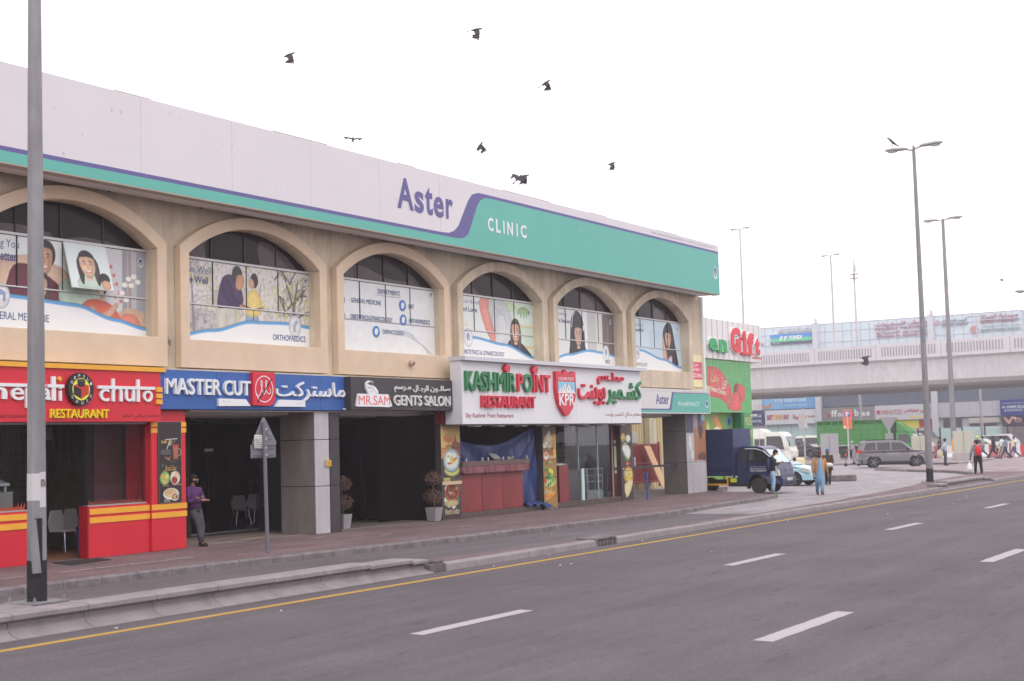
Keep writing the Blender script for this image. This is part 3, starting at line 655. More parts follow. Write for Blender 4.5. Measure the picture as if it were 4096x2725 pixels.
def picture(i):
    c = cx[i]; x0 = c - HW + .0; W_ = 2 * HW + .0; f = Flat(Frame((x0, D2 - .011, 0)), .001)
    k = i - 2
    if k in (0, 1, 3, 4, 5): f = Photo(Frame((x0, D2 - .011, 0)), 0, W_, 5.28, 7.33)
    if k == 0:      # family on a sofa
        f.rect(0, W_, 5.28, 7.33, (222, 220, 226)); f.rect(2.6, 3.4, 6.3, 7.33, (206, 212, 216))
        for a, b, c_ in ((3.55, 3.75, (170, 168, 178)), (3.75, 4.3, (206, 200, 208)), (4.3, 4.6, (150, 148, 162)), (4.6, 4.75, (186, 180, 190)), (4.75, W_, (160, 158, 170))): f.rect(a, b, 5.28, 7.33, c_)
        f.rect(4.45, 4.5, 5.6, 7.33, (214, 160, 140))
        f.mp = (.8, .842)
        f.poly([(0, 5.28), (5.0, 5.28), (5.0, 5.85), (4.3, 5.95), (3.6, 5.8), (2.0, 6.75), (0, 6.85)], (226, 186, 170), 2)
        for a, b in ((3.75, 6.9), (3.85, 6.7), (3.95, 6.5), (4.05, 6.3), (3.9, 6.2), (3.8, 6.45), (4.1, 6.1)): f.ell(a, b, .05, .05, (212, 110, 122), 8)
        for a, b in ((4.25, 6.5), (4.4, 6.65), (4.6, 6.72), (4.15, 6.3), (4.5, 6.5), (4.75, 6.6), (4.3, 6.15)): f.ell(a, b, .09, .06, (238, 234, 226), 8)
        f.poly([(.3, 5.6), (.3, 6.55), (.8, 6.75), (1.6, 6.5), (2.2, 6.1), (2.5, 5.5)], (110, 52, 66), 3)
        f.poly([(1.9, 6.35), (2.5, 6.55), (3.1, 6.5), (3.55, 6.25), (3.3, 5.4), (2.2, 5.4)], (190, 204, 194), 3)
        f.poly([(2.75, 5.3), (2.7, 5.95), (3.3, 6.1), (3.9, 5.9), (4.1, 5.4)], (222, 106, 84), 3)
        f.poly([(4.0, 5.35), (4.1, 5.75), (4.6, 5.8), (4.85, 5.55), (4.8, 5.35)], (232, 140, 122), 3)
        head(f, 1.42, 6.93, .36, (206, 154, 130), (46, 40, 42)); head(f, 1.3, 6.3, .27, (222, 178, 156), (66, 50, 50), long_=2.0)
        head(f, 2.78, 6.82, .3, (224, 180, 158), (60, 46, 48), long_=1.7); head(f, 3.4, 6.4, .24, (210, 160, 138), (56, 46, 46))
        f.poly([(2.85, 5.75), (3.05, 5.95), (3.4, 5.75), (3.9, 6.05), (4.0, 5.95), (3.5, 5.55), (3.1, 5.6)], (214, 164, 146), 2)
        f.mp = None; swoosh(f, [(0, 5.95), (1.0, 5.95), (2.9, 5.87), (4.05, 5.6), (W_, 5.43)], W_)
        f.text('g You', .8, 1.3, 7.0, 7.24, NAVY, -.004); f.text('etter', .8, 1.25, 6.76, 6.94, NAVY, .02)
        f.text('GENERAL MEDICINE', .4, 2.12, 5.47, 5.64, NAVY, .012); icon(f, .82, 5.98, .24, 'door'); emblem(f, 4.9, 7.08, .09)
    elif k == 1:    # man and boy with a bicycle
        f.rect(0, W_, 5.28, 7.33, (228, 224, 224))
        r = random.Random(4)
        f.foliage(0, W_, 5.3, 7.33, (.74, .70, .72), (.44, .44, .36), (.60, .58, .26), 2.2); f.foliage(0, 1.4, 5.3, 6.1, (.6, .56, .6), (.22, .21, .22), (.42, .40, .2), 5); f.foliage(3.6, W_, 5.5, 7.33, (.72, .69, .70), (.38, .36, .28), (.58, .56, .18), 3)
        tree_print(f, .55, 5.6, 1.8, .05, (150, 144, 160), -.1, 3); tree_print(f, 4.7, 5.4, 2.0, .14, (104, 92, 94), -.75, 5); tree_print(f, 4.3, 5.6, 1.5, .05, (120, 106, 106), .3, 8); tree_print(f, 2.9, 5.8, 1.2, .02, (170, 156, 152), .2, 9)
        f.poly([(1.42, 5.6), (1.38, 6.3), (2.1, 6.3), (2.05, 5.6), (1.78, 5.55), (1.74, 5.95), (1.7, 5.55)], (208, 196, 190), 2)
        f.poly([(1.4, 6.2), (1.5, 6.75), (1.68, 7.02), (2.0, 7.05), (2.3, 6.75), (2.38, 6.35), (2.1, 6.2), (1.7, 6.18)], (84, 62, 100), 3)
        f.poly([(1.6, 6.9), (1.62, 6.5), (2.1, 6.2), (2.35, 6.18), (2.4, 6.3), (2.05, 6.5), (1.9, 6.9)], (72, 52, 90), 2)
        f.ell(2.33, 6.25, .1, .07, SKIN2); f.ell(2.16, 7.08, .2, .24, (70, 62, 66)); f.poly([(2.1, 6.75), (2.15, 7.05), (2.36, 7.08), (2.42, 6.95), (2.38, 6.78), (2.25, 6.68)], (206, 150, 126), 3)
        f.poly([(2.45, 5.6), (2.5, 6.1), (2.95, 6.1), (2.95, 5.6), (2.75, 5.6), (2.72, 5.9), (2.66, 5.6)], (148, 164, 196), 2)
        f.poly([(2.5, 6.05), (2.5, 6.5), (2.7, 6.72), (2.95, 6.68), (3.1, 6.4), (3.0, 6.05)], (238, 206, 128), 3); f.ell(2.82, 6.98, .15, .2, (54, 46, 48)); f.poly([(2.6, 6.85), (2.64, 7.02), (2.76, 7.0), (2.82, 6.85), (2.72, 6.74)], (214, 160, 136), 3)
        f.line([(2.35, 6.3), (2.75, 6.2), (3.2, 6.28)], .035, (48, 46, 50)); f.line([(2.78, 6.2), (2.76, 5.7)], .03, (60, 56, 60)); f.ell(2.78, 5.66, .13, .13, (46, 44, 50))
        f.ell(3.15, 6.26, .06, .05, SKIN2)
        swoosh(f, [(0, 5.35), (1.2, 5.52), (2.7, 5.82), (4.2, 5.86), (W_, 5.8)], W_)
        icon(f, 4.45, 5.85, .26, 'knee'); f.text('Move Well', -.32 + .36, 1.18, 7.0, 7.19, (110, 118, 158), -.006); f.text('Live Well', .12, 1.07, 6.74, 6.92, NAVY, .02)
        f.text('ORTHOPAEDICS', 3.52, 4.88, 5.43, 5.59, NAVY, .012); emblem(f, 4.93, 7.12, .07)
    elif k == 2:    # list of departments
        f.rect(0, W_, 5.28, 7.33, (232, 226, 234))
        for j in range(14): f.line(catmull([(3.0 + j * .02, 5.95 - j * .01), (3.6, 6.0 - j * .014), (4.2 + j * .02, 5.7 - j * .01), (4.6 + j * .02, 5.3)], 4)[:12], .006, (216, 216, 232))
        f.text('DEPARTMENTS', 2.12, 3.23, 7.05, 7.19, NAVY, .008); f.line([(2.03, 7.0), (3.28, 7.0)], .012, (150, 160, 195))
        for t, a0, a1, b in (('GENERAL MEDICINE', .81, 2.26, 6.7), ('OBSTETRICS/GYNAECOLOGY', .78, 2.82, 6.22), ('ENT', 3.68, 3.95, 6.7), ('ORTHOPAEDICS', 3.67, 4.79, 6.26), ('DERMATOLOGY', 2.32, 3.4, 5.85)): f.text(t, a0, a1, b, b + .135, NAVY, .008)
        for a, b in ((.36, 6.73), (.36, 6.27), (3.36, 6.77), (3.38, 6.33), (2.0, 5.9)):
            f.ell(a, b, .17, .17, (72, 124, 196)); f.poly([(a - .07, b - .08), (a + .02, b - .1), (a + .09, b + .04), (a, b + .1), (a - .08, b + .04)], WH, 2)
        emblem(f, 4.88, 7.2, .07)
    elif k == 3:    # girl hugging expectant mother
        f.rect(0, W_, 5.28, 7.33, (226, 222, 226))
        f.rect(3.2, W_, 5.28, 7.33, (206, 214, 204)); f.ell(3.5, 7.15, .4, .15, (196, 216, 168)); f.ell(4.4, 7.0, .4, .2, (160, 184, 140)); f.rect(3.6, W_, 6.48, 6.54, (214, 190, 150)); f.rect(3.6, W_, 5.75, 5.85, (214, 190, 150))
        for j in range(7): f.ell(3.75 + j * .19, 6.75, .06, .2, (226, 230, 228), 10)
        f.rect(.2, .3, 6.6, 7.2, (196, 196, 208)); f.rect(.1, .9, 6.35, 6.42, (226, 200, 180))
        f.mp = (.55, .91)
        f.poly([(1.7, 5.6), (1.9, 6.3), (1.75, 6.9), (1.75, 7.33), (2.85, 7.33), (3.25, 6.9), (3.45, 6.3), (3.3, 5.9), (2.7, 5.5)], (212, 208, 214), 3)
        for j in range(9): f.line([(1.9 + j * .03, 7.25 - j * .06), (2.4 + j * .06, 7.0 - j * .02), (3.0, 7.05 - j * .1)], .012, (176, 172, 182))
        f.poly([(1.2, 7.33), (1.15, 6.95), (1.5, 6.3), (1.95, 5.9), (2.4, 5.85), (3.0, 5.65), (2.9, 5.5), (2.2, 5.55), (1.75, 5.85), (1.5, 6.3), (1.75, 6.95), (1.9, 7.33)][:6] + [(2.9, 5.5), (2.2, 5.6), (2.2, 6.1), (1.75, 6.95), (1.8, 7.33)], (232, 150, 138), 2)
        f.poly([(3.0, 5.3), (3.05, 5.9), (3.3, 6.0), (3.8, 6.0), (4.4, 5.75), (4.9, 5.3)], (62, 54, 84), 2)
        head(f, 3.62, 6.35, .36, (226, 174, 150), (84, 66, 66), long_=2.3)
        f.mp = None; swoosh(f, [(0, 5.98), (1.1, 5.94), (3.1, 5.78), (W_, 5.4)], W_)
        icon(f, .86, 5.96, .26, 'baby'); f.text('Special Bond', .2, 1.55, 7.06, 7.22, (110, 118, 158), -.006); f.text('Filled Love', .25, 1.43, 6.82, 6.98, NAVY, .016)
        f.text('OBSTETRICS & GYNAECOLOGY', .5, 3.07, 5.42, 5.57, NAVY, .01); emblem(f, 4.75, 7.0, .09)
    elif k == 4:    # girl with headphones
        f.rect(0, W_, 5.28, 7.33, (220, 214, 220)); f.rect(2.2, 2.9, 5.6, 7.33, (232, 228, 234)); f.rect(2.9, 3.6, 5.6, 7.33, (198, 190, 196)); f.rect(3.6, 4.1, 5.6, 7.33, (220, 212, 212)); f.rect(4.1, W_, 5.6, 7.33, (120, 104, 108))
        f.poly([(4.4, 5.7), (4.5, 7.0), (4.62, 7.0), (4.6, 5.7)], (150, 130, 130))
        f.mp = (.4, .92)
        f.poly([(.7, 5.4), (1.15, 5.75), (1.3, 6.6), (1.4, 7.05), (1.75, 7.32), (2.2, 7.2), (2.45, 6.7), (2.5, 6.0), (2.6, 5.6)], (48, 42, 48), 3)
        head(f, 1.95, 6.45, .4, (212, 168, 152), (48, 42, 48), smile=False); f.line([(1.42, 6.7), (1.5, 7.1), (1.7, 7.28)], .04, (226, 222, 230)); f.ell(2.38, 6.7, .05, .12, (220, 216, 226))
        f.poly([(1.5, 5.3), (1.6, 5.7), (2.2, 5.7), (2.5, 5.3)], (60, 54, 60))
        f.mp = None; swoosh(f, [(0, 5.36), (1.4, 5.62), (3.0, 5.82), (4.2, 5.78), (W_, 5.7)], W_)
        icon(f, 4.35, 5.82, .27, 'ear'); f.text('Experience', .3, 1.36, 7.06, 7.2, (110, 118, 158), -.006); f.text("Life's Senses", .35, 1.6, 6.82, 6.97, NAVY, .016); f.text('ENT', 4.3, 4.66, 5.42, 5.56, NAVY, .01); emblem(f, 4.78, 7.05, .08)
    elif k == 5:    # woman touching her cheek
        f.rect(0, W_, 5.28, 7.33, (206, 218, 236)); f.rect(2.0, W_, 5.28, 6.9, (196, 210, 232))
        f.poly([(3.5, 5.3), (3.3, 6.6), (3.45, 7.1), (3.85, 7.33), (4.2, 7.2), (4.45, 6.5), (4.75, 5.3)], (56, 46, 52), 3)
        head(f, 3.82, 6.68, .36, (222, 176, 160), (56, 46, 52), smile=False); f.poly([(3.35, 5.6), (3.25, 6.3), (3.3, 6.7), (3.4, 6.65), (3.5, 6.35), (3.65, 6.0), (3.7, 5.6)], (216, 166, 150), 3)
        f.poly([(3.6, 5.3), (3.75, 5.75), (4.1, 5.95), (4.4, 5.6), (4.4, 5.3)], (222, 190, 224), 2); f.poly([(4.15, 5.6), (4.2, 6.8), (4.45, 6.4), (4.62, 5.3)], (56, 46, 52), 2)
        swoosh(f, [(0, 6.08), (1.2, 6.02), (3.2, 5.72), (W_, 5.42)], W_)
        icon(f, .9, 5.98, .24, 'drop'); f.text('Your Kind', .5, 1.46, 7.02, 7.17, (110, 118, 158), -.006); f.text('Beautiful', .5, 1.5, 6.82, 6.96, NAVY, .016); f.text('DERMATOLOGY', .4, 1.78, 5.42, 5.56, NAVY, .01); emblem(f, 4.75, 7.1, .07)
    if 0 <= k <= 5: f.build('printed_picture', wins[i])
for i in range(2, 8): picture(i)
# the one window pane that hangs open
c = cx[2]; xa = c - HW - .02 + 2.52; xb = xa + 1.25
q = MB(); q.box(xa, xb, D2 - .005, D2 + .03, 6.24, 7.34, GAP); q.build('opening', wins[2], world=True)
ow = Frame((xa, D2 - .03, 7.33), (1, 0, 0), (0, .27, 1))
q = MB(); q.add([ow.P(a, b, d) for d in (0, .03) for a, b in ((0, -1.1), (1.24, -1.1), (1.24, 0), (0, 0))], [(3, 2, 1, 0), (4, 5, 6, 7), (0, 1, 5, 4), (1, 2, 6, 5), (2, 3, 7, 6), (3, 0, 4, 7)], paint(222, 222, 228)); q.build('open_pane', wins[2], world=True)
f = Photo(ow, .01, 1.23, -1.09, -.01, .013, .032); f.rect(0.01, 1.23, -1.09, -.01, (218, 220, 226)); f.poly([(.2, -1.09), (.3, -.8), (.6, -.72), (1.0, -.85), (1.05, -1.09)], (190, 204, 194), 2); head(f, .58, -.5, .3, (224, 180, 158), (60, 46, 48), long_=1.7)
f.ell(1.02, -.82, .16, .14, (56, 46, 46)); f.ell(1.04, -.98, .14, .12, (210, 160, 138)); f.build('printed_picture', wins[2])

# ---------------------------------------------------------------- fascia sign along the roof
FW = mat('fascia_sheet', V(221, 208, 219), .55, var=.03, vs=.35)
TEAL = mat('fascia_teal', V(100, 176, 168), .5, var=.05, vs=.4); PURP = mat('fascia_purple', V(100, 92, 150), .5)
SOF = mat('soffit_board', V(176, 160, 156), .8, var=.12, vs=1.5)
fas = thing('clinic_fascia_sign', 'very long off-white and teal clinic sign running below the roof edge', 'sign', (32, 24.3, 8.6))
FY = 24.2; FZ0, FZ1, FX0, FX1 = 8.6, 10.72, 8., 56.62
q = MB(); q.box(FX0, FX1, FY, FY + .9, FZ0, FZ1, FW); q.build('fascia_panel', fas, world=True)
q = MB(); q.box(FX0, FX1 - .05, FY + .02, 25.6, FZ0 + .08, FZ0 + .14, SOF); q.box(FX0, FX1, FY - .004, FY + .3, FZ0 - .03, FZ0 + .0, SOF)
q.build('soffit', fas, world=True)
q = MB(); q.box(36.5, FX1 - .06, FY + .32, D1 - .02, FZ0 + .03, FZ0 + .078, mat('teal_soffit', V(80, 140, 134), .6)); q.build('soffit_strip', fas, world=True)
for x in [FX0 + 3.05 * i for i in range(1, 16)]:
    q = MB(); q.box(x, x + .012, FY - .002, FY + .002, FZ0, FZ1, mat('sheet_seam', V(196, 184, 194), .6)); q.build('sheet_seam', fas, world=True)
    q = MB(); q.box(x, x + .02, FY + .3, 25.3, FZ0 + .02, FZ0 + .083, GAP); q.build('soffit_joint', fas, world=True)
# print: purple line, swoosh, teal field
f = Flat(Frame((0, FY - .003, 0)), .001)
outer = [(FX0, 8.94), (35.3, 8.94), (35.75, 8.96), (36.05, 9.06), (36.3, 9.25), (36.85, 10.08), (37.1, 10.33), (37.45, 10.43), (37.9, 10.44), (FX1, 10.45)]
inner = [(FX1, 10.36), (38.3, 10.34), (37.85, 10.32), (37.6, 10.22), (37.4, 10.02), (36.85, 9.05), (36.6, 8.9), (36.3, 8.84), (FX0, 8.84)]
KX = 1.0041
outer = [(FX0, 8.94)] + [(x * KX if x < 50 else x, z) for x, z in outer[1:]]; inner = [(x * KX if 10 < x < 50 else x, z) for x, z in inner]
f.poly(outer + inner, PURP)
f.poly([(FX0, FZ0 + .003), (FX1 - .003, FZ0 + .003)] + inner, TEAL)
f.build('printed_stripes', fas)
ff = Frame((0, FY - .004, 0))
for ch, a0, a1, b0, b1 in (('A', 33.12, 33.93, 9.38, 10.3), ('s', 33.98, 34.45, 9.35, 10.0), ('t', 34.52, 34.92, 9.35, 10.2), ('e', 34.97, 35.5, 9.34, 9.98), ('r', 35.62, 36.0, 9.36, 9.98)):
    write(ff, ch, a0 * KX, a1 * KX, b0 + .03, b1 + .03, PURP, d=.004, th=.004, off=.025, name='letter', parent=fas)
PW = paint(232, 228, 234)
for ch, a0, a1 in (('C', 37.98, 38.3), ('L', 38.46, 38.74), ('I', 38.9, 38.98), ('N', 39.14, 39.5), ('I', 39.72, 39.8), ('C', 39.98, 40.36)):
    write(ff, ch, a0 * KX, a1 * KX, 9.28, 9.72, PW, d=.006, th=.004, off=.03, name='letter', parent=fas)
f = Flat(ff, .006); f.text('MOOPEN AL QOUZ MEDICAL CENTER BR.OF (D M HEALTHCARE L.L.C)', 50.1, 53.2, 10.54, 10.6, (120, 112, 140)); f.text('مركز مووبن القوز الطبي فرع من د م للرعاية الصحية', 53.4, 56.2, 10.54, 10.62, (120, 112, 140), arabic=True)
f.ell(56.2, 9.5, .2, .27, (232, 228, 234)); f.ell(56.2, 9.53, .16, .21, (100, 92, 150)); f.poly([(56.07, 9.42), (56.2, 9.3), (56.34, 9.5), (56.2, 9.44)], (110, 190, 170), 3); f.line([(56.1, 9.55), (56.17, 9.43), (56.3, 9.62)], .025, (232, 228, 234))
f.build('small_print', fas)
r = random.Random(21); f = Flat(ff, .003)
for k in range(46):
    a = r.uniform(20, 56); b = r.uniform(8.7, 10.2) if a > 38 else r.uniform(8.9, 10.6); f.poly([(a, b), (a + r.uniform(.01, .04), b + .01), (a + r.uniform(.0, .05), b - r.uniform(.03, .12))], (206, 204, 208) if a > 38 else (186, 170, 176))
f.build('paint_flecks', fas)['kind'] = 'stuff'
for a, w in ((22.5, 1.1), (27.9, 2.2), (33.4, .8), (39.2, 3.0), (45.1, 1.3), (50.6, 2.0)):
    q = MB(); q.box(a, a + w, FY + .02, FY + .3, FZ1, FZ1 + r.uniform(.015, .035), SOF); q.build('flashing_strip', fas, world=True)
q = MB(); q.box(FX0, FX1 - .3, FY + .15, FY + .5, FZ1 - .02, FZ1 + .02, SOF); q.build('top_flashing', fas, world=True)
# ---------------------------------------------------------------- ground floor: shells and inner rooms
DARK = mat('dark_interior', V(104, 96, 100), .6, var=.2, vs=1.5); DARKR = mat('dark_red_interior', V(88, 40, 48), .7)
RED = mat('red_cladding', V(212, 36, 54), .42, var=.06, vs=.8, spec=.5, dirt=1); ORG = paint(244, 168, 58); STEEL = mat('steel', V(190, 186, 192), .35, metal=.6)
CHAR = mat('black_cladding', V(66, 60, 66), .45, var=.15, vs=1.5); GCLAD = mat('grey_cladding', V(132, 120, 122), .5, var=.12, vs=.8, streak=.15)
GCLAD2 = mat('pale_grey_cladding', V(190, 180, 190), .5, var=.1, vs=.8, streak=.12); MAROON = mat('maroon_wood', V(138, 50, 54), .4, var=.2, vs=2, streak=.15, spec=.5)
TANF = mat('tan_floor', H(196, 178, 166), .7, var=.12, vs=1.2); GL = glass('shop_glass', (.90, .93, .95), .0); GLD = glass('dark_shop_glass', (.72, .72, .75), .0, .03)
WHT = mat('white_board', V(226, 219, 230), .45, var=.03, vs=.8); GRANITE = mat('brown_granite', V(92, 76, 72), .3, var=.6, vs=14, spec=.6)
q = MB()                                                     # slab over the shops, rear wall and side wall
q.box(BX0, BX1 - .02, 25.02, 40, 4.4, 4.515, WALL); q.box(BX0, BX1 - .05, 25.9, 39.5, 3.42, 3.6, mat('pale_ceiling', V(226, 222, 220), .8))
q.build('floor_slab', bld, world=True)
q = MB(); q.box(BX0, BX1 - .1, 39.5, 40, .0, 4.4, WALL); q.box(49.35, 49.52, 26.0, 39.5, 0, 4.4, WALL); q.box(BX0, BX0 + .2, 26, 39.5, 0, 4.4, WALL); q.build('rear_wall', bld, world=True)
def room(x0, x1, y0, y1, m, ceil=3.4, fl=None, zf=.156, name='inner_room'):
    q = MB(); q.box(x0, x1, y1, y1 + .1, zf, ceil, m); q.box(x0 - .06, x0, y0, y1, zf, ceil, m); q.box(x1, x1 + .06, y0, y1, zf, ceil, m)
    q.box(x0, x1, y0, y1, ceil, ceil + .02, mat('pale_ceiling', V(226, 222, 220), .8)); q.box(x0, x1, y0, y1, zf - .003, zf, fl or m); return q.build(name, bld, world=True)
def flatbox(par, name, x0, x1, y0, y1, z0, z1, m, bev=0, **k):
    q = MB(); q.box(x0, x1, y0, y1, z0, z1, m); return q.build(name, par, world=True, bevel=bev, **k)

# ---- red restaurant (left)
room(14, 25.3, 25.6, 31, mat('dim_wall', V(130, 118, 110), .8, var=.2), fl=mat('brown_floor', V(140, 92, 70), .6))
sf = flatbox(bld, 'red_shopfront', 22.42, 24.28, 25.1, 25.3, .156, 1.30, RED)
flatbox(sf, 'shopfront_end', 22.38, 22.42, 25.08, 25.36, .156, 1.32, mat('red_edge', V(170, 22, 40), .5))
flatbox(sf, 'kick_panel', 10, 20.73, 25.1, 25.3, .156, 1.30, RED)
flatbox(sf, 'pillar', 24.3, 25.43, 25.04, 25.9, .156, 3.5, RED, .01)
for x0, x1, y in ((22.45, 24.28, 25.09), (24.29, 25.44, 25.03), (10, 20.74, 25.09)):
    flatbox(sf, 'orange_stripe', x0, x1, y - .01, y + .012, 1.125, 1.255, ORG); flatbox(sf, 'orange_stripe', x0, x1, y - .01, y + .012, .93, 1.06, ORG)
for x0, x1 in ((24.29, 24.49), (25.27, 25.44)):
    for z in (3.1, 2.955): flatbox(sf, 'orange_stripe', x0, x1, 25.02, 25.05, z, z + .11, ORG)
flatbox(sf, 'window_glass', 22.43, 24.22, 25.2, 25.21, 1.33, 3.2, GL); flatbox(sf, 'window_sill', 22.42, 24.2, 25.12, 25.26, 1.305, 1.335, STEEL)
flatbox(sf, 'window_glass', 14, 20.74, 25.2, 25.21, 1.33, 3.2, GL); flatbox(sf, 'window_sill', 14, 20.74, 25.12, 25.26, 1.305, 1.335, STEEL)
flatbox(sf, 'head_track', 14, 24.25, 25.12, 25.26, 3.17, 3.215, mat('track_alu', V(180, 172, 176), .5)); flatbox(sf, 'jamb', 24.2, 24.3, 25.12, 25.4, 1.3, 3.2, mat('dark_red_jamb', V(150, 30, 44), .5))
flatbox(sf, 'reflected_curtain', 23.32, 24.2, 25.9, 25.95, .9, 3.2, DARKR)
# flame print along the foot of the glass
r = random.Random(2)
for x0, x1 in ((19.0, 20.72), (22.5, 24.2)):
    f = Flat(Frame((0, 25.195, 0)), .001); x = x0; pts = [(x0, 1.335)]
    up = []
    while x < x1: up += [(x, 1.36 + r.random() * .04), (x + .06, 1.42 + r.random() * .1), (x + .05, 1.4)]; x += .085
    f.poly([(x0, 1.336), (x1, 1.336)] + up[::-1], (176, 62, 44) if x0 < 22 else (120, 52, 48)); f.build('flame_print', sf)
# roller shutter seen through the glass, hood, tables
rs = MB()
for k in range(26): rs.box(20.8, 26.2, 29.8, 29.84, 1.72 + k * .07, 1.72 + k * .07 + .055, mat('shutter_slat', V(112, 98, 88), .5))
rs.build('roller_shutter', bld, world=True)
WIRE = mat('black_wire', V(40, 36, 38), .7); q = MB(); r = random.Random(5)
for k in range(40):
    x = 21.3 + r.random() * 3.0; z = 3.3; pts = [(x, 26.6, z)]
    for j in range(5): z -= r.uniform(.1, .28); pts.append((x + r.uniform(-.03, .03), 26.6, z))
    q.tube(pts, .006, WIRE, 4, cap=False)
q.box(22.35, 22.6, 26.5, 26.6, 2.85, 3.15, DARK); tag(q.build('hanging_cables', kind='stuff'), 'tangle of thin black cables hanging behind the restaurant glass', 'cables')
hood = thing('cooker_hood', 'grey steel cooker hood behind the left restaurant window', 'hood', (20.3, 27.2, 1.8))
q = MB(); q.add([(19.0, 26.3, 1.9), (21.2, 26.3, 1.9), (21.2, 27.6, 1.9), (19.0, 27.6, 1.9), (19.4, 26.9, 2.45), (20.35, 26.9, 2.45), (20.35, 27.6, 2.45), (19.4, 27.6, 2.45)], [(0, 1, 5, 4), (1, 2, 6, 5), (2, 3, 7, 6), (3, 0, 4, 7), (4, 5, 6, 7), (3, 2, 1, 0)], STEEL)
q.build('canopy', hood, world=True); flatbox(hood, 'lip', 18.98, 21.22, 26.27, 27.6, 1.84, 1.9, STEEL); flatbox(hood, 'support_post', 21.12, 21.17, 26.32, 26.37, .156, 1.84, STEEL)
tag(flatbox(None, 'serving_board', 20.05, 21.0, 25.9, 25.93, .95, 1.72, mat('grey_panel', V(126, 120, 118), .5)), 'grey panel standing under the steel hood behind the glass', 'panel')
def chairbody(name, label, m, legm, loc, rz, group, s=1.):
    t = thing(name, label, 'chair', loc, rz, group, s)
    q = MB(); q.prism([(-.2, .42), (.2, .42), (.25, .62), (.16, .86), (-.16, .86), (-.25, .62)], -.22, -.2, m, 'xz'); q.build('backrest', t, bevel=.008)
    q = MB(); q.prism([(-.21, -.22), (.21, -.22), (.22, .2), (-.22, .2)], .42, .45, m, 'xy'); q.build('seat', t, bevel=.008)
    for a in (-1, 1):
        for b in (-1, 1): q = MB(); q.tube([(a * .17, b * .15, .42), (a * .24, b * .22, 0)], .011, legm, 6); q.build('leg', t)
    return t
CHW = mat('white_plastic', V(240, 236, 234), .5); CHR = mat('chrome', (.75, .74, .76), .15, metal=1)
ch = chairbody('plastic_chair', 'white shell chair inside the dark shop, leftmost of the pair beside the sign post', CHW, CHR, (34.0, 31.1, .156), rad(150), 'white shell chairs in the dark shop', 1.05)
dup(ch, (34.75, 31.1, .156), rad(160), 'white shell chair inside the dark shop, second from the left beside the sign post')
dup(ch, (36.55, 31.2, .156), rad(175), 'white shell chair inside the dark shop, partly hidden by the grey column')
for i, (x, y, l) in enumerate(((23.9, 27.6, 'pale dining chair just inside the open red restaurant doorway'), (24.6, 27.9, 'pale dining chair deeper in the red restaurant beside a blue bin'))):
    c_ = dup(ch, (x, y, .156), rad(190), l, 1.15); c_['group'] = 'chairs in the red restaurant'
t = thing('dining_table', 'dark dining table inside the red restaurant', 'table', (24.3, 29.0, .156)); q = MB(); q.box(-1.2, 1.2, -.4, .4, .72, .76, DARK); q.build('tabletop', t)
for a in (-1.1, 1.1): q = MB(); q.box(a - .03, a + .03, -.03, .03, 0, .72, DARK); q.build('leg', t)
q = MB(); q.lathe([(.16, 0), (.2, .6), (.21, .62), (.21, .68)], (0, 0, 0), paint(40, 60, 120), 14)
b = tag(q.build('waste_bin'), 'blue plastic bin just inside the red restaurant doorway', 'bin'); b.location = (22.9, 25.75, .156); 

# ---- menu board on the red pillar
mb_ = thing('menu_board', 'tall black food menu on the red pillar beside the leaning man', 'menu board', (24.88, 25.0, 1.27)); flatbox(mb_, 'board', 24.5, 25.26, 25.01, 25.035, 1.27, 3.22, mat('menu_black', V(44, 36, 40), .5))
f = Photo(Frame((24.5, 25.009, 1.27)), 0, .76, 0, 1.95, .01, .001, .006); f.rect(0, .76, 0, 1.95, (46, 38, 42))
GOLD = (226, 176, 92)
f.text('KAR', .1, .28, 1.43, 1.5, GOLD, .02); f.text('AK', .36, .46, 1.43, 1.5, GOLD, .02); f.line([(.22, 1.52), (.62, 1.54)], .014, (230, 222, 220)); f.line([(.38, 1.52), (.28, 1.3)], .02, (230, 222, 220)); f.text('ea', .32, .42, 1.38, 1.43, (230, 222, 220))
for j in range(6): f.line([(.08, 1.27 - j * .02), (.4, 1.27 - j * .02)], .008, (120, 112, 116))
f.poly([(.47, 1.36), (.66, 1.36), (.64, 1.05), (.49, 1.05)], (170, 104, 78)); f.poly([(.46, 1.4), (.67, 1.4), (.665, 1.34), (.465, 1.34)], (196, 70, 62)); f.line([(.66, 1.3), (.73, 1.26), (.73, 1.16), (.65, 1.12)], .016, (200, 160, 150)); f.line([(.5, 1.56), (.54, 1.5), (.5, 1.44)], .012, (150, 146, 150))
f.poly([(.2, 1.06), (.5, 1.02), (.72, 1.03), (.5, .95)], (84, 60, 54)); f.line([(.22, 1.1), (.36, 1.04)], .02, (206, 130, 70)); f.line([(.3, 1.04), (.38, 1.1)], .018, (206, 130, 70))
f.text('Break Fast', .2, .56, .78, .9, GOLD, -.01, shear=.25); f.line([(.14, .77), (.58, .8)], .008, GOLD); f.poly([(.1, .92), (.14, .86), (.16, .94)], (80, 130, 90))
f.ell(.2, .6, .16, .16, (124, 196, 110)); f.ell(.14, .65, .075, .07, (222, 168, 110)); f.ell(.27, .64, .065, .065, (214, 214, 110)); f.ell(.2, .52, .075, .07, (226, 176, 120))
f.ell(.54, .6, .16, .16, (232, 224, 222)); f.ell(.52, .55, .095, .09, (172, 54, 44)); f.ell(.6, .66, .08, .07, (232, 200, 168)); f.ell(.47, .7, .06, .04, (226, 206, 180))
f.text('PURI BHAJI', .12, .32, .4, .43, (236, 160, 150), .01); f.text('CHAPATI CHANA', .44, .74, .42, .45, (236, 160, 150), .01)
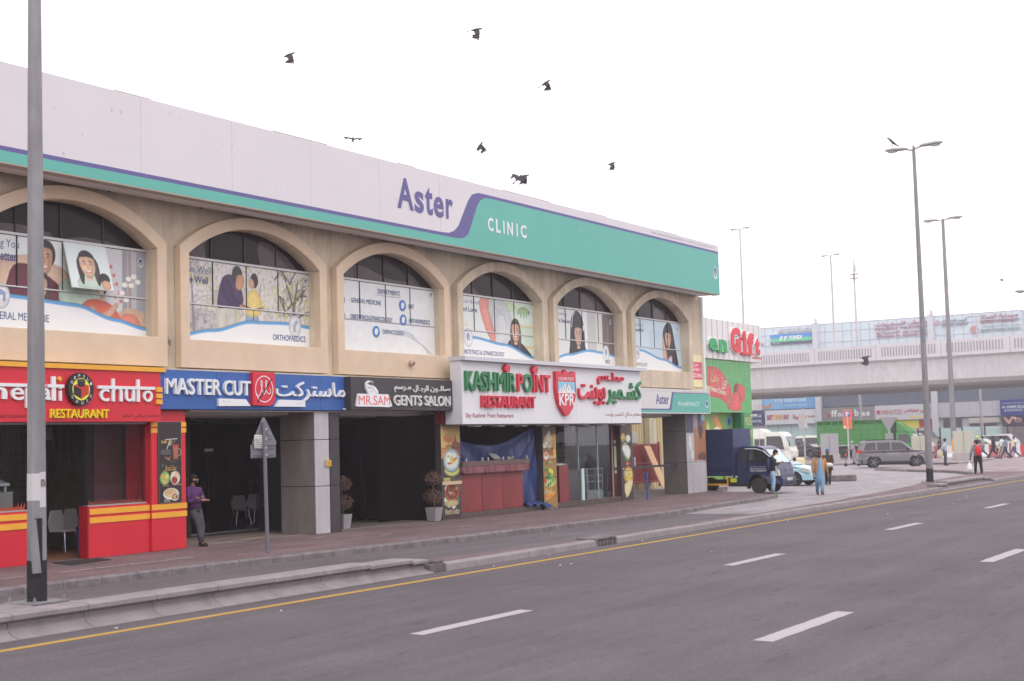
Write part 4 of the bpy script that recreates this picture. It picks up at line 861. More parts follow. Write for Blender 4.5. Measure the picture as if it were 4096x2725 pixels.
f.ell(.4, .22, .26, .14, (236, 230, 228)); f.ell(.38, .24, .2, .1, (222, 188, 150)); f.ell(.35, .26, .12, .05, (206, 160, 120)); f.ell(.52, .14, .13, .09, (236, 226, 220)); f.ell(.52, .15, .1, .065, (150, 48, 40))
for a, b in ((.48, .16), (.55, .17), (.52, .12)): f.ell(a, b, .028, .02, (240, 214, 130))
f.text('PAROTTA', .18, .34, .07, .1, (236, 222, 220), .01); f.text('EGG ROAST', .16, .36, .03, .06, (236, 222, 220), .01)
f.build('menu_print', mb_)
# ---- red restaurant sign
ns = thing('restaurant_sign', 'red sign board with white letters, a round badge and an orange top strip', 'sign', (20, 24.85, 3.22))
flatbox(ns, 'sign_board', 10, 24.43, 24.85, 25.3, 3.22, 4.4, RED); flatbox(ns, 'top_strip', 10, 24.57, 24.8, 25.3, 4.395, 4.5, ORG)
for z in (3.92, 3.77, 3.63): flatbox(ns, 'side_stripe', 24.26, 24.45, 24.8, 24.86, z, z + .11, ORG)
fr = Frame((0, 24.85, 0)); LW = mat('letter_face_white', V(232, 226, 236), .4)
write(fr, 'n', 19.5, 19.98, 3.7, 3.95, LW, th=.05, off=.008, name='letter', parent=ns, letters=True)
for t, a0, a1, b0, b1 in (('e', 20.08, 20.42, 3.68, 3.95), ('p', 20.46, 20.78, 3.52, 3.95), ('a', 20.85, 21.14, 3.69, 3.95), ('l', 21.16, 21.27, 3.68, 4.21), ('i', 21.36, 21.44, 3.68, 3.99),
                        ('c', 22.52, 22.8, 3.68, 3.97), ('h', 22.88, 23.2, 3.68, 4.2), ('u', 23.28, 23.58, 3.68, 3.97), ('l', 23.64, 23.73, 3.68, 4.2), ('o', 23.84, 24.14, 3.68, 3.95)):
    write(fr, t, a0, a1, b0, b1, LW, th=.05, off=.008, name='letter', parent=ns, letters=True)
for a, b in ((19.0, 20.98), (21.05, 21.49), (22.46, 24.2)): flatbox(ns, 'letter_bar', a, b, 24.79, 24.85, 3.965, 4.035, LW)
q = MB(); q.prism([(21.32, 4.16), (21.38, 4.1), (21.44, 4.16), (21.38, 4.22)], 24.79, 24.85, ORG, 'xz'); q.build('letter_dot', ns, world=True)
q = MB(); q.lathe([(.365, 0), (.365, .1)], (21.93, 24.75, 3.94), BLK, 40, 'y'); q.build('badge', ns, world=True)
f = Flat(Frame((21.93, 24.748, 3.94)), .001); f.ell(0, 0, .25, .25, (228, 222, 84), 40)
f.poly([(-.22, .08), (0, .14), (.22, .08), (.22, -.1), (0, -.22), (-.22, -.12)], (206, 56, 52)); f.poly([(-.22, .08), (0, .0), (0, -.22), (-.22, -.12)], (52, 36, 40)); f.poly([(-.12, .2), (.12, .2), (.1, .08), (.05, .05), (-.06, .05), (-.1, .08)], (40, 34, 38)); f.ell(0, .2, .12, .035, (86, 72, 60)); f.ell(.12, -.04, .06, .04, (176, 78, 40))
for a, ch_ in list(zip((150, 125, 100, 75, 50, 25), 'NEPALI')) + list(zip((215, 245, 275, 305, 330), 'CHULO')):
    x, z = .305 * cos(rad(a)), .305 * sin(rad(a)); f.text(ch_, x - .026, x + .026, z - .032, z + .032, (232, 226, 228), .01)
f.build('badge_print', ns)
write(fr, 'RESTAURANT', 21.12, 22.79, 3.3, 3.5, paint(238, 206, 44), th=.05, off=.012, name='letter', parent=ns, letters=True)
f = Flat(fr, .002); f.text('NEPALI CHULO RESTAURANT', 19.0, 20.53, 3.3, 3.37, (96, 16, 26), .01); f.text('مطعم نيبالي شولو', 23.24, 24.39, 3.3, 3.4, (96, 16, 26), .01, arabic=True); f.build('small_print', ns)

# ---- barber sign (blue)
BLUE = mat('blue_panel', V(58, 96, 168), .45, var=.05, vs=.8)
bs = thing('barber_sign', 'blue barber sign with white raised letters and a red scissors badge', 'sign', (28, 24.9, 3.52))
for a, b in ((24.435, 26.35), (26.36, 28.3), (28.31, 30.4), (30.41, 31.455)): flatbox(bs, 'sign_panel', a, b, 24.87, 25.05, 3.52, 4.465, BLUE)
flatbox(bs, 'sign_back', 24.44, 31.45, 24.9, 25.2, 3.5, 4.44, mat('navy_edge', V(40, 52, 96), .6)); flatbox(bs, 'light_trim', 25.5, 31.4, 24.95, 25.1, 3.47, 3.5, mat('warm_trim', V(196, 176, 172), .6))
fr = Frame((0, 24.87, 0))
write(fr, 'MASTER', 24.57, 26.45, 3.875, 4.26, LW, th=.08, off=.012, name='letter', parent=bs, letters=True)
write(fr, 'CUT', 26.56, 27.53, 3.87, 4.25, LW, th=.08, off=.012, name='letter', parent=bs, letters=True)
q = MB()
write(fr, 'ماستركت', 28.52, 31.42, 3.76, 4.28, LW, th=.07, off=.006, name='arabic_lettering', parent=bs, arabic=True)
pl = [(27.57, 3.63), (28.2, 3.62), (28.35, 3.66), (28.42, 3.78), (28.42, 4.49), (27.58, 4.49)]
q = MB(); q.prism(pl, 24.76, 24.87, mat('badge_red', V(214, 44, 66), .4), 'xz'); q.build('badge', bs, world=True)
f = Flat(Frame((28.0, 24.759, 4.05)), .001)
ring = arc(0, 0, .335, 0, 360, 36); f.line(ring, .025, LW); f.line(catmull([(-.28, -.12), (-.2, -.18), (-.1, .02), (-.08, .2), (-.13, .2), (-.1, .0), (.0, -.14), (.06, .04), (.1, .2), (.05, .2), (.06, .0), (.14, -.12), (.24, -.08), (.2, .02), (.14, -.02)], 4)[:-5], .024, LW)
f.line([(-.26, -.34), (.3, .28)], .03, BLK); f.build('badge_print', bs)
for pts in ([(26.36, 3.60), (27.52, 3.61), (27.35, 3.78), (26.36, 3.79)], [(28.47, 3.6), (29.68, 3.605), (29.68, 3.775), (28.65, 3.785)]):
    q = MB(); q.prism(pts, 24.80, 24.87, LW, 'xz'); q.build('worn_plate', bs, world=True)
f = Flat(Frame((0, 24.799, 0)), .001); r = random.Random(9)
for j in range(18): a = r.choice([r.uniform(26.5, 27.2), r.uniform(29.3, 29.6)]); b = r.uniform(3.66, 3.73); f.line([(a, b), (a + r.uniform(-.03, .03), b + r.uniform(-.03, .03))], .012, (150, 148, 160))
f.rect(31.28, 31.42, 3.54, 3.57, (220, 220, 226)); f.build('worn_print', bs)

# ---- salon sign (black)
ss = thing('salon_sign', 'black gents salon sign with silver letters and a small portrait of a man', 'sign', (34, 24.7, 3.52))
flatbox(ss, 'sign_panel', 31.46, 36.52, 24.64, 25.06, 3.53, 4.46, CHAR); fr = Frame((0, 24.64, 0))
SIL = mat('silver_letter', V(216, 208, 214), .35)
write(fr, 'GENTS', 33.43, 34.83, 3.67, 3.97, SIL, th=.05, off=.014, name='letter', parent=ss, letters=True)
write(fr, 'SALON', 34.97, 36.35, 3.67, 3.97, SIL, th=.05, off=.014, name='letter', parent=ss, letters=True)
q = MB()
for a in (33.62, 34.0, 34.31, 34.71, 35.25, 35.59, 35.79, 36.19): q.box(a - .06, a + .06, 24.59, 24.64, 3.66, 3.675, SIL)
q.build('letter_serifs', ss, world=True, kind='stuff')
for w_, a0, a1, b0 in (('صالـون', 35.3, 36.36, 4.07), ('الرجـال', 34.42, 35.2, 4.06), ('مـرسم', 33.48, 34.3, 4.05)): write(fr, w_, a0, a1, b0, 4.28 if a0 != 33.48 else 4.24, SIL, th=.04, off=.008, name='arabic_lettering', parent=ss, arabic=True)
outl = [(31.63, 3.63), (31.73, 3.98), (32.07, 3.98), (32.22, 3.95), (32.09, 4.13), (32.09, 4.28), (32.22, 4.36), (32.4, 4.34), (32.5, 4.2), (32.64, 4.08), (32.66, 3.98), (33.13, 3.98), (33.31, 3.65), (33.16, 3.61), (32.47, 3.62), (31.73, 3.62)]
q = MB(); q.prism(outl, 24.58, 24.64, LW, 'xz'); q.build('logo_plate', ss, world=True)
f = Flat(Frame((0, 24.579, 0)), .001); f.text('MR.SAM', 31.73, 33.2, 3.67, 3.93, (232, 92, 84), .02)
f.poly([(32.14, 4.28), (32.32, 4.34), (32.46, 4.28), (32.5, 4.18), (32.42, 4.22), (32.22, 4.24)], (90, 84, 90)); f.line([(32.16, 4.17), (32.26, 4.14), (32.34, 4.18)], .02, (90, 84, 90)); f.line([(32.22, 4.03), (32.32, 4.05)], .012, (120, 112, 116)); f.line([(32.42, 4.1), (32.58, 4.0), (32.52, 3.97)], .012, (160, 154, 160)); f.ell(32.4, 4.12, .03, .05, (200, 190, 190)); f.build('logo_print', ss)

# ---- columns between the openings
def clad_column(x0, x1, xs, y0, y1, zs, mats, label=None):
    c0 = flatbox(bld, 'column', x0 + .02, x1 - .02, y0 + .02, y1 - .02, .156, 3.5, GAP)
    for (a, b, m) in mats['front']:
        for z0, z1 in zs: flatbox(c0, 'cladding_panel', a, b, y0, y0 + .03, z0, z1, m)
    for (a, b, m) in mats['side']:
        for z0, z1 in zs: flatbox(c0, 'cladding_panel', x0, x0 + .03, a, b, z0, z1, m)
    for z0, z1 in zs: flatbox(c0, 'cladding_panel', x1 - .03, x1, y0, y1, z0, z1, mats['side'][0][2])
    return c0
zs3 = ((.16, 1.44), (1.46, 2.71), (2.73, 3.5))
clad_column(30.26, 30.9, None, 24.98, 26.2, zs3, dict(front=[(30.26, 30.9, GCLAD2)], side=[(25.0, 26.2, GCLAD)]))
c1 = clad_column(30.91, 31.38, None, 25.0, 26.3, zs3, dict(front=[(30.91, 31.38, CHAR)], side=[(25.02, 26.3, CHAR)]))
q = MB(); q.box(30.7, 30.9, 24.93, 24.98, 1.98, 2.15, paint(222, 170, 60)); q.box(30.66, 30.72, 24.94, 24.98, 1.99, 2.14, STEEL); o = q.build('meter_box'); tag(o, 'small yellow and steel box fixed to the pale grey column', 'meter box')
f = Flat(Frame((30.71, 24.928, 1.98)), .001)
for j in range(6): f.line([(.03, .03 + j * .02), (.16, .03 + j * .02)], .006, (150, 90, 40))
lp = f.mb.build('label_print', o)
# ---- glass fronts and dark rooms behind
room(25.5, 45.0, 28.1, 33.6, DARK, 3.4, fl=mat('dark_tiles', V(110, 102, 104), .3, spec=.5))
q = MB(); q.prism([(25.46, 25.3), (31.3, 25.3), (31.3, 28.0), (25.46, 28.0)], .158, .15, TANF, 'xy'); q.prism([(31.4, 25.3), (36.46, 25.3), (36.46, 28.0), (31.4, 28.0)], .158, .15, mat('salon_step', H(170, 158, 154), .7, var=.15), 'xy')
for j in range(9): q.prism([(31.5, 25.6 + j * .16), (36.3, 25.65 + j * .16), (36.3, 25.7 + j * .16), (31.5, 25.65 + j * .16)], .1625, .158, mat('step_groove', V(86, 76, 76), .8), 'xy')
q.build('entrance_floor', bld, world=True)
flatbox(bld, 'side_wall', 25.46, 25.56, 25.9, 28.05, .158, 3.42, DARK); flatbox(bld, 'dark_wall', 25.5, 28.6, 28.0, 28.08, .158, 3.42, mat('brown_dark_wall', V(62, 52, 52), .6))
flatbox(bld, 'salon_side_wall', 31.4, 31.46, 26.3, 28.05, .158, 3.42, CHAR); 
for z0, z1 in ((.16, 2.45), (2.46, 3.42)): flatbox(bld, 'granite_panel', 35.3, 36.44, 26.6, 26.66, z0, z1, mat('black_granite', (.008, .007, .008), .12, spec=.6))
flatbox(bld, 'granite_return', 36.44, 36.47, 25.3, 28.0, .16, 3.42, _M['black_granite'])
sw = flatbox(bld, 'shop_window', 28.65, 32.4, 28.04, 28.06, .25, 3.35, GLD)
for x in (28.65, 29.3, 30.2, 31.3): flatbox(sw, 'glass_joint', x, x + .02, 28.02, 28.035, .2, 3.35, BLK)
flatbox(sw, 'door_hinge', 29.2, 29.5, 28.0, 28.03, 2.48, 2.56, STEEL); flatbox(sw, 'door_handle', 29.42, 29.44, 27.96, 27.99, 1.3, 1.8, CHR); flatbox(sw, 'door_handle', 29.24, 29.26, 27.96, 27.99, 1.3, 1.8, CHR)
flatbox(sw, 'head_rail', 28.6, 32.4, 28.0, 28.03, 3.34, 3.4, mat('brown_rail', V(96, 84, 82), .5)); flatbox(sw, 'floor_rail', 28.6, 32.4, 28.0, 28.03, .2, .23, STEEL)
sw2 = flatbox(bld, 'salon_window', 31.5, 36.4, 28.04, 28.06, .16, 3.4, GLD)
for x in (32.9, 34.2, 35.2): flatbox(sw2, 'glass_joint', x, x + .015, 28.02, 28.035, .16, 3.35, BLK)
q = MB(); q.box(35.6, 36.6, 31.6, 32.2, .16, 1.5, mat('grey_counter', V(110, 104, 104), .5)); q.box(35.6, 36.6, 31.58, 31.6, 1.3, 1.42, STEEL)
o = q.build('reception_desk'); tag(o, 'grey reception desk seen through the dark salon glass', 'desk')
q = MB(); q.box(37.4, 39.4, 33.5, 33.54, 1.9, 2.6, mat('pale_poster', V(150, 142, 138), .6)); tag(q.build('wall_poster'), 'pale poster on the far wall inside the salon', 'poster')

# ---- dry potted topiary either side of the salon door
TWIG = mat('dry_twig', V(104, 84, 80), .9); DRYL = mat('dry_leaf', V(122, 92, 84), .9, var=.45, vs=12)
def topiary(x, y, label):
    t = thing('potted_topiary', label, 'potted plant', (x, y, .157), 0, 'potted topiaries by the salon door')
    q = MB(); q.add([(a * w, b * w, z) for z, w in ((0, .15), (.42, .2)) for a, b in ((-1, -1), (1, -1), (1, 1), (-1, 1))], [(3, 2, 1, 0), (0, 1, 5, 4), (1, 2, 6, 5), (2, 3, 7, 6), (3, 0, 4, 7)], mat('grey_pot', V(152, 144, 152), .6, var=.1))
    q.add([(a * .18, b * .18, .37) for a, b in ((-1, -1), (1, -1), (1, 1), (-1, 1))], [(0, 1, 2, 3)], mat('soil', V(80, 66, 60), .9)); q.build('pot', t, bevel=.01)
    q = MB(); q.tube([(0, 0, .35), (.02, 0, .7), (-.01, .01, 1.15), (.02, 0, 1.4)], [.025, .022, .018, .012], TWIG, 7); r = random.Random(int(x * 10))
    for k in range(46):
        c_ = .72 if k % 2 else 1.28; a = r.uniform(0, 2 * PI); e = r.uniform(-.9, 1.2); L = r.uniform(.15, .26)
        q.tube([(0, 0, c_ - .12), (L * .5 * cos(a), L * .5 * sin(a), c_ + L * .3 * e), (L * cos(a) * cos(e), L * sin(a) * cos(e), c_ + L * .8 * sin(e))], [.006, .004, .002], TWIG, 4, cap=False)
    q.build('stem', t); q = MB()
    for k in range(1100):
        c_, R_ = ((.76, .28), (1.3, .26))[k % 2]; u = r.gauss(0, 1), r.gauss(0, 1), r.gauss(0, 1); n = math.sqrt(sum(v * v for v in u)) or 1; R = R_ * r.choice((r.uniform(.4, 1.0), r.uniform(.8, 1.22)))
        p = Vector((u[0] / n * R, u[1] / n * R, c_ + u[2] / n * R * .8)); d = Vector((r.uniform(-1, 1), r.uniform(-1, 1), r.uniform(-1, 1))).normalized(); e = d.orthogonal().normalized(); s_ = r.uniform(.014, .034)
        q.add([p - d * s_, p + e * s_ * .5, p + d * s_, p - e * s_ * .5 + d.cross(e) * s_ * .3], [(0, 1, 2), (0, 2, 3)], DRYL)
    q.build('dry_leaves', t, kind='stuff'); return t
topiary(36.12, 25.16, 'dry brown two-ball topiary in a grey pot, right of the salon door'); topiary(32.42, 25.78, 'dry brown two-ball topiary in a grey pot, half hidden behind the black column')

# ---- white restaurant: food-print columns
def food_panel(x0, x1, y, z0, z1, bgc, label, draw, par_name='food_poster_column', joints=()):
    t = thing(par_name, label, 'poster column', ((x0 + x1) / 2, y, z0), 0, 'columns covered in food prints')
    flatbox(t, 'column_core', x0, x1, y, y + .5, z0, z1, mat('panel_core', V(70, 60, 62), .6)); f = Photo(Frame((x0, y - .001, z0)), 0, x1 - x0, 0, z1 - z0, .016); f.rect(0, x1 - x0, 0, z1 - z0, bgc); draw(f, x1 - x0, z1 - z0); f.build('food_print', t)
    for z in joints: flatbox(t, 'panel_joint', x0, x1, y - .03, y - .02, z, z + .012, GAP)
    return t
def plate(f, a, b, r, rim, fill, bits, rb=None):
    f.ell(a, b - r * .12, r * 1.06, (rb or r) * .8, tuple(int(v * .6) for v in rim)); f.ell(a, b, r, (rb or r) * .85, rim); f.ell(a, b, r * .84, (rb or r) * .68, fill); q_ = random.Random(int(a * 100))
    for k in range(14):
        u, v = q_.uniform(-.6, .6), q_.uniform(-.5, .5); f.ell(a + u * r, b + v * (rb or r), r * q_.uniform(.1, .26), r * q_.uniform(.08, .18), q_.choice(bits), 8)
def d1(f, w, h):
    f.rect(0, w, h * .72, h, (222, 178, 110)); f.rect(0, w, h * .64, h * .74, (206, 132, 80)); f.poly([(.55, h * .66), (.6, h * .8), (.72, h * .82), (.78, h * .9), (.86, h * .82), (w, h * .8), (w, h * .66)], (150, 84, 60)); f.rect(0, w, 0, h * .64, (58, 46, 50))
    f.text('Nepali', .14, .66, h - .62, h - .34, (196, 52, 52), .0); f.text('cuisine', .22, .62, h - .72, h - .62, (90, 60, 60)); f.text('TRADITIONAL', .26, .5, h - .37, h - .33, (150, 80, 60))
    f.ell(.58, h - 1.42, .42, .2, (206, 196, 110)); plate(f, .56, h - 1.12, .44, (170, 196, 206), (226, 226, 220), [(236, 234, 230), (222, 200, 90), (150, 176, 90), (220, 170, 90), (196, 90, 60)], .42)
    f.text('momos', .1, .46, h - 1.82, h - 1.66, (216, 206, 130), .02)
    for j in range(7): f.line([(.52, h - 1.6 - j * .03), (.74, h - 1.6 - j * .03)], .007, (130, 118, 116))
    f.poly([(.6, h - 2.5), (.72, h - 1.8), (.98, h - 1.66), (1.04, h - 1.9), (.8, h - 2.6)], (110, 96, 76)); f.ell(.52, h - 2.3, .45, .3, (96, 116, 124)); f.ell(.28, h - 2.0, .14, .12, (226, 222, 218)); f.ell(.28, h - 2.0, .09, .07, (226, 120, 84))
    for a, b in ((.2, -2.35), (.35, -2.5), (.4, -2.25), (.55, -2.45), (.6, -2.15), (.72, -2.35), (.5, -2.0), (.62, -2.55), (.3, -2.2)): f.ell(a, h + b, .1, .085, (232, 228, 206)); f.ell(a + .01, h + b + .02, .03, .05, (204, 204, 150))
    plate(f, .55, 1.15 - .3, .38, (196, 96, 56), (110, 50, 40), [(140, 60, 44), (216, 196, 176), (90, 60, 44), (170, 90, 60)], .34); f.ell(.5, .5, .4, .1, (196, 170, 130))
    f.text('North Indian', .14, .92, .16, .34, (226, 206, 170), .0); f.text('FOOD', .34, .66, .07, .12, (150, 70, 50))
food_panel(36.47, 37.53, 25.08, .157, 3.12, (58, 46, 50), 'tall food poster with momos and a curry bowl beside the dark salon doorway', d1, joints=(2.37,))
q = MB(); q.box(36.44, 37.5, 25.02, 25.06, 1.24, 1.34, mat('pale_batten', V(206, 178, 150), .6)); tag(q.build('wood_batten'), 'pale wooden batten nailed across the food poster by the salon', 'batten')
flatbox(bld, 'red_infill', 36.46, 36.95, 25.0, 25.3, 3.12, 3.52, MAROON)
def d2(f, w, h):
    f.rect(0, w, h * .78, h, (96, 56, 44)); f.rect(0, w, h * .56, h * .8, (164, 96, 50)); f.rect(w - .2, w, h * .6, h * .88, (240, 170, 50)); plate(f, .42, h - .62, .36, (196, 160, 130), (214, 186, 156), [(226, 206, 180), (240, 236, 230), (190, 150, 110), (230, 200, 150)], .34); f.poly([(.2, h - .6), (.45, h - .2), (.65, h - .62)], (224, 200, 170), 2)
    f.ell(.12, h - .75, .14, .1, (226, 220, 214)); f.ell(.2, h - 1.1, .16, .14, (234, 230, 226)); f.ell(.2, h - 1.06, .11, .06, (216, 130, 60)); f.text('Biriyani', .34, .8, h - 1.25, h - 1.05, (240, 226, 190), .0)
    f.ell(.42, h - 2.0, .42, .2, (206, 196, 130)); r = random.Random(3)
    for k in range(46): f.ell(.4 + r.gauss(0, .17), h - 1.75 + r.gauss(0, .17), r.uniform(.04, .1), r.uniform(.03, .08), r.choice([(96, 170, 70), (70, 140, 60), (140, 196, 90), (50, 110, 50)]), 8)
    for a in (0, .09, .18): f.ell(.42 + a, h - 1.6 - a * .4, .09, .07, (232, 206, 60), rot=.8)
    f.ell(.1, h - 1.95, .1, .09, (206, 44, 40)); f.text('Charcoal', .04, .52, h - 2.42 + .02, h - 2.25, (240, 226, 190), .0); f.text('TAKE AWAY', .1, .6, .62, .74, (226, 176, 90)); f.poly([(.1, .3), (.72, .42), (.74, .64), (.12, .5)], (232, 160, 70)); f.text('Free Delivery', .15, .7, .38, .48, (206, 70, 40), shear=.1)
food_panel(42.66, 43.57, 25.06, .157, 3.1, (160, 118, 66), 'brown food poster with salad and biriyani between the blue tarpaulin and the glass', d2, joints=(2.25, 1.25))
def d3(f, w, h):
    f.rect(0, w, h * .8, h, (84, 66, 60)); plate(f, .2, h - .5, .2, (206, 170, 90), (226, 190, 110), [(240, 210, 120), (200, 150, 80)]); f.ell(.62, h - .55, .2, .15, (232, 232, 226)); f.poly([(.05, h - .9), (.3, h - .65), (.8, h - .9), (.75, h - 1.3), (.4, h - 1.42)], (110, 150, 76), 2); f.poly([(.1, h - .95), (.35, h - .7), (.8, h - 1.0), (.6, h - 1.35)], (240, 240, 236), 2); f.ell(.6, h - 1.5, .2, .08, (140, 70, 50))
    f.text('Traditional', .12, .85, h - 1.92, h - 1.68, (232, 226, 220), .0); f.text('cuisine', .25, .65, h - 2.04, h - 1.93, (232, 226, 220)); f.ell(.5, h - 1.52, .1, .06, (220, 120, 50)); plate(f, .56, .98, .4, (206, 130, 60), (232, 200, 60), [(240, 214, 80), (206, 160, 40), (110, 150, 60)], .38); f.poly([(.2, .62), (.9, .8), (.75, .4), (.35, .1)], (232, 214, 170), 2)
food_panel(48.58, 49.56, 25.08, .157, 3.08, (66, 54, 56), 'dark food poster with yellow soup at the right end of the white restaurant', d3, joints=(1.3, 2.3))

# counters, plinths, tarpaulin
pl_ = thing('granite_plinth', 'brown granite plinth under the maroon counters', 'plinth', (40, 25.1, .157))
for k in range(7): flatbox(pl_, 'granite_tile', 37.56 + k * .715, 37.56 + k * .715 + .705, 25.12, 25.5, .157, .318, GRANITE)
pl2 = thing('granite_plinth', 'brown granite step in front of the white restaurant glass', 'plinth', (46, 25.1, .157))
for k in range(9): flatbox(pl2, 'granite_tile', 43.6 + k * .568, 43.6 + k * .568 + .56, 25.12, 28.2, .157, .335, GRANITE)
BURG = mat('stained_burgundy', V(142, 84, 90), .5, var=.45, vs=2.5, streak=.4)
for i, (x0, x1, l) in enumerate(((37.59, 38.86, 'leftmost maroon counter with a boxy burgundy sink top'), (38.88, 40.13, 'middle maroon counter with a burgundy sink top'), (40.15, 41.42, 'right maroon counter with a stained burgundy sink top beside the blue tarpaulin'))):
    t = thing('sink_counter', l, 'counter', ((x0 + x1) / 2, 25.3, .32), 0, 'maroon sink counters')
    flatbox(t, 'cabinet_front', x0, x1, 25.16, 25.2, .322, 1.56, MAROON, .004); flatbox(t, 'cabinet', x0 + .01, x1 - .01, 25.2, 25.9, .322, 1.56, MAROON)
    a, b = x0 - .03, x1 + (.22 if i == 2 else -.0)
    q = MB(); q.prism([(a + .04, 1.53), (a, 1.6), (a - .01, 1.9), (b, 1.9), (b - .01, 1.6), (b - .05, 1.53)], 25.0, 25.9, BURG, 'xz'); q.build('sink_top', t, world=True, bevel=.03)
    flatbox(t, 'top_band', a - .012, b + .002, 24.985, 25.9, 1.78, 1.93, mat('dark_counter_band', V(112, 88, 86), .5, var=.3, vs=3), .01)
    for xx in (a + .25, b - .1): flatbox(t, 'peg', xx, xx + .06, 25.05, 25.1, 1.9, 2.04, STEEL)
q = MB(); q.box(0, .42, 0, .3, 0, .03, mat('grey_tin', V(190, 184, 186), .4)); o = tag(q.build('metal_tray'), 'tilted grey metal tray on the right sink counter', 'tray'); o.location = (39.95, 25.35, 1.95); o.rotation_euler = (rad(38), 0, 0)
q = MB(); q.bar((0, 0, 0), (.3, 0, .08), .05, .02, mat('raw_wood', V(206, 170, 130), .7)); q.bar((.02, .08, 0), (.3, .02, .02), .04, .02, _M['raw_wood']); o = tag(q.build('wood_scraps'), 'two bits of pale wood lying on the right sink counter', 'wood'); o.location = (40.8, 25.3, 1.95)
TARP = mat('blue_tarpaulin', V(50, 66, 120), .45, var=.18, vs=2, bump=.25, bs=14, spec=.5)
def tarp():
    top = [(37.33, 3.06), (37.6, 2.92), (38.34, 2.6), (39.04, 2.47), (40.0, 2.42), (40.4, 2.43), (40.83, 2.52), (41.6, 2.78), (42.6, 3.05)]
    def tz(x):
        for (a, b), (c, d) in zip(top, top[1:]):
            if x <= c: t = (x - a) / (c - a); return b + (d - b) * t
        return top[-1][1]
    nx, nz = 90, 40; vs = []; fs = []
    for i in range(nx + 1):
        x = 37.35 + 5.25 * i / nx; zt = tz(x); zb = .4 if x > 41.3 else 1.7 - .2 * (x - 37.35) / 4
        for j in range(nz + 1):
            t = j / nz; z = zt + (zb - zt) * t
            fan = math.atan2(3.1 - z, abs(x - (42.65 if x > 40 else 37.3)) + .15) 
            y = 25.62 + .035 * sin(fan * 16) + .05 * sin(x * 5 + z * 3) * t + .03 * sin(x * 17 + z * 2) * t; xx = x + (.06 * t if x > 41 else 0)
            vs.append((xx, y - (.28 if x > 41.5 else .28 * max(0, (x - 40) / 1.5)) , z))
    for i in range(nx):
        for j in range(nz): a = i * (nz + 1) + j; fs.append((a, a + nz + 1, a + nz + 2, a + 1))
    t_ = thing('blue_tarpaulin', 'blue tarpaulin slung across the open shopfront behind the maroon counters', 'tarpaulin', (40, 25.5, .32))
    q = MB(); q.add(vs, fs, TARP); o = q.build('sheet', t_, world=True, smooth=True); m = o.modifiers.new('thick', 'SOLIDIFY'); m.thickness = .012
    vs = []; fs = []; n = 24                                   # foot trailing onto the pavement
    for i in range(n + 1):
        x = 41.45 + 1.4 * i / n
        for j in range(9):
            t = j / 8; sp = max(0, (x - 42.2) / .65); y = 25.22 - .22 * t - .25 * t * sp; z = .43 + .05 * sin(x * 14) - t * (.1 + .17 * sp) + .02 * sin(j * 2 + x * 9); vs.append((x + .05 * t, y, max(z, .175)))
    for i in range(n):
        for j in range(8): a = i * 9 + j; fs.append((a, a + 9, a + 10, a + 1))
    q = MB(); q.add(vs, fs, TARP); o = q.build('trailing_hem', t_, world=True, smooth=True); m = o.modifiers.new('thick', 'SOLIDIFY'); m.thickness = .02
    q = MB(); q.tube([(42.1, 25.3, 2.83), (42.13, 25.27, 2.6), (42.1, 25.27, 2.5), (42.07, 25.28, 2.58)], .008, paint(200, 206, 220), 5); q.build('cord', t_, world=True)
tarp()
# open room behind the counters; glazed room to the right
room(37.55, 43.5, 25.6, 29, mat('grey_room', V(110, 100, 102), .8, var=.2), 3.4); flatbox(bld, 'inner_wall', 37.45, 37.58, 25.6, 29, .157, 3.45, DARK)  # walls of the open room in one dark grey tone
KIT = mat('kitchen_wall', V(205, 198, 200), .6, var=.2, vs=1.2); room(43.7, 49.3, 25.7, 28.2, KIT, 3.4, fl=mat('kitchen_floor', V(140, 134, 136), .4), zf=.34)
flatbox(bld, 'glass_front', 44.68, 48.4, 25.32, 25.335, .336, 3.1, GL); 
for x in (45.62, 47.1, 48.3): flatbox(bld, 'glass_edge', x, x + .03, 25.3, 25.345, .336, 3.1, mat('glass_edge_green', V(176, 196, 194), .2))
flatbox(bld, 'glass_door', 45.66, 45.84, 25.2, 25.25, .336, 1.48, mat('pale_glass_edge', V(206, 220, 218), .2)); flatbox(bld, 'door_post', 46.0, 46.03, 25.2, 25.23, .336, 1.5, CHR)
flatbox(bld, 'smeared_glass', 44.7, 45.64, 25.26, 25.275, .34, 1.45, glass('smeared_glass_mat', (.5, .52, .52), .1, .25))
fp_ = flatbox(bld, 'maroon_post', 48.42, 48.94, 25.3, 25.6, .336, 3.1, MAROON)
for z0, z1 in ((2.36, 2.48), (1.44, 2.25), (1.22, 1.34)): flatbox(fp_, 'cream_band', 48.415, 48.95, 25.28, 25.3, z0, z1, mat('cream_band', V(206, 190, 166), .5))
flatbox(bld, 'green_board', 43.9, 44.72, 26.2, 26.25, 2.72, 3.12, paint(40, 104, 92))
ped = thing('maroon_pedestal', 'plain maroon wooden stand left of the glass shopfront', 'stand', (44.25, 25.2, .34)); flatbox(ped, 'front_panel', 43.92, 44.6, 25.16, 25.2, .336, 1.62, MAROON, .006); flatbox(ped, 'box', 43.93, 44.59, 25.2, 25.5, .336, 1.61, MAROON)
r = random.Random(8); q = MB(); pts = []
for k in range(60):
    a = r.uniform(43.9, 44.5); y = r.uniform(25.2, 25.45); q.add([(a, y, 1.63 + r.random() * .06), (a + .09, y + .03, 1.65 + r.random() * .07), (a + .06, y - .07, 1.63 + r.random() * .03)], [(0, 1, 2)], mat('clear_wrap', V(210, 206, 210), .3))
tag(q.build('plastic_wrap', kind='stuff'), 'crumpled clear plastic wrap on the maroon stand', 'plastic wrap')
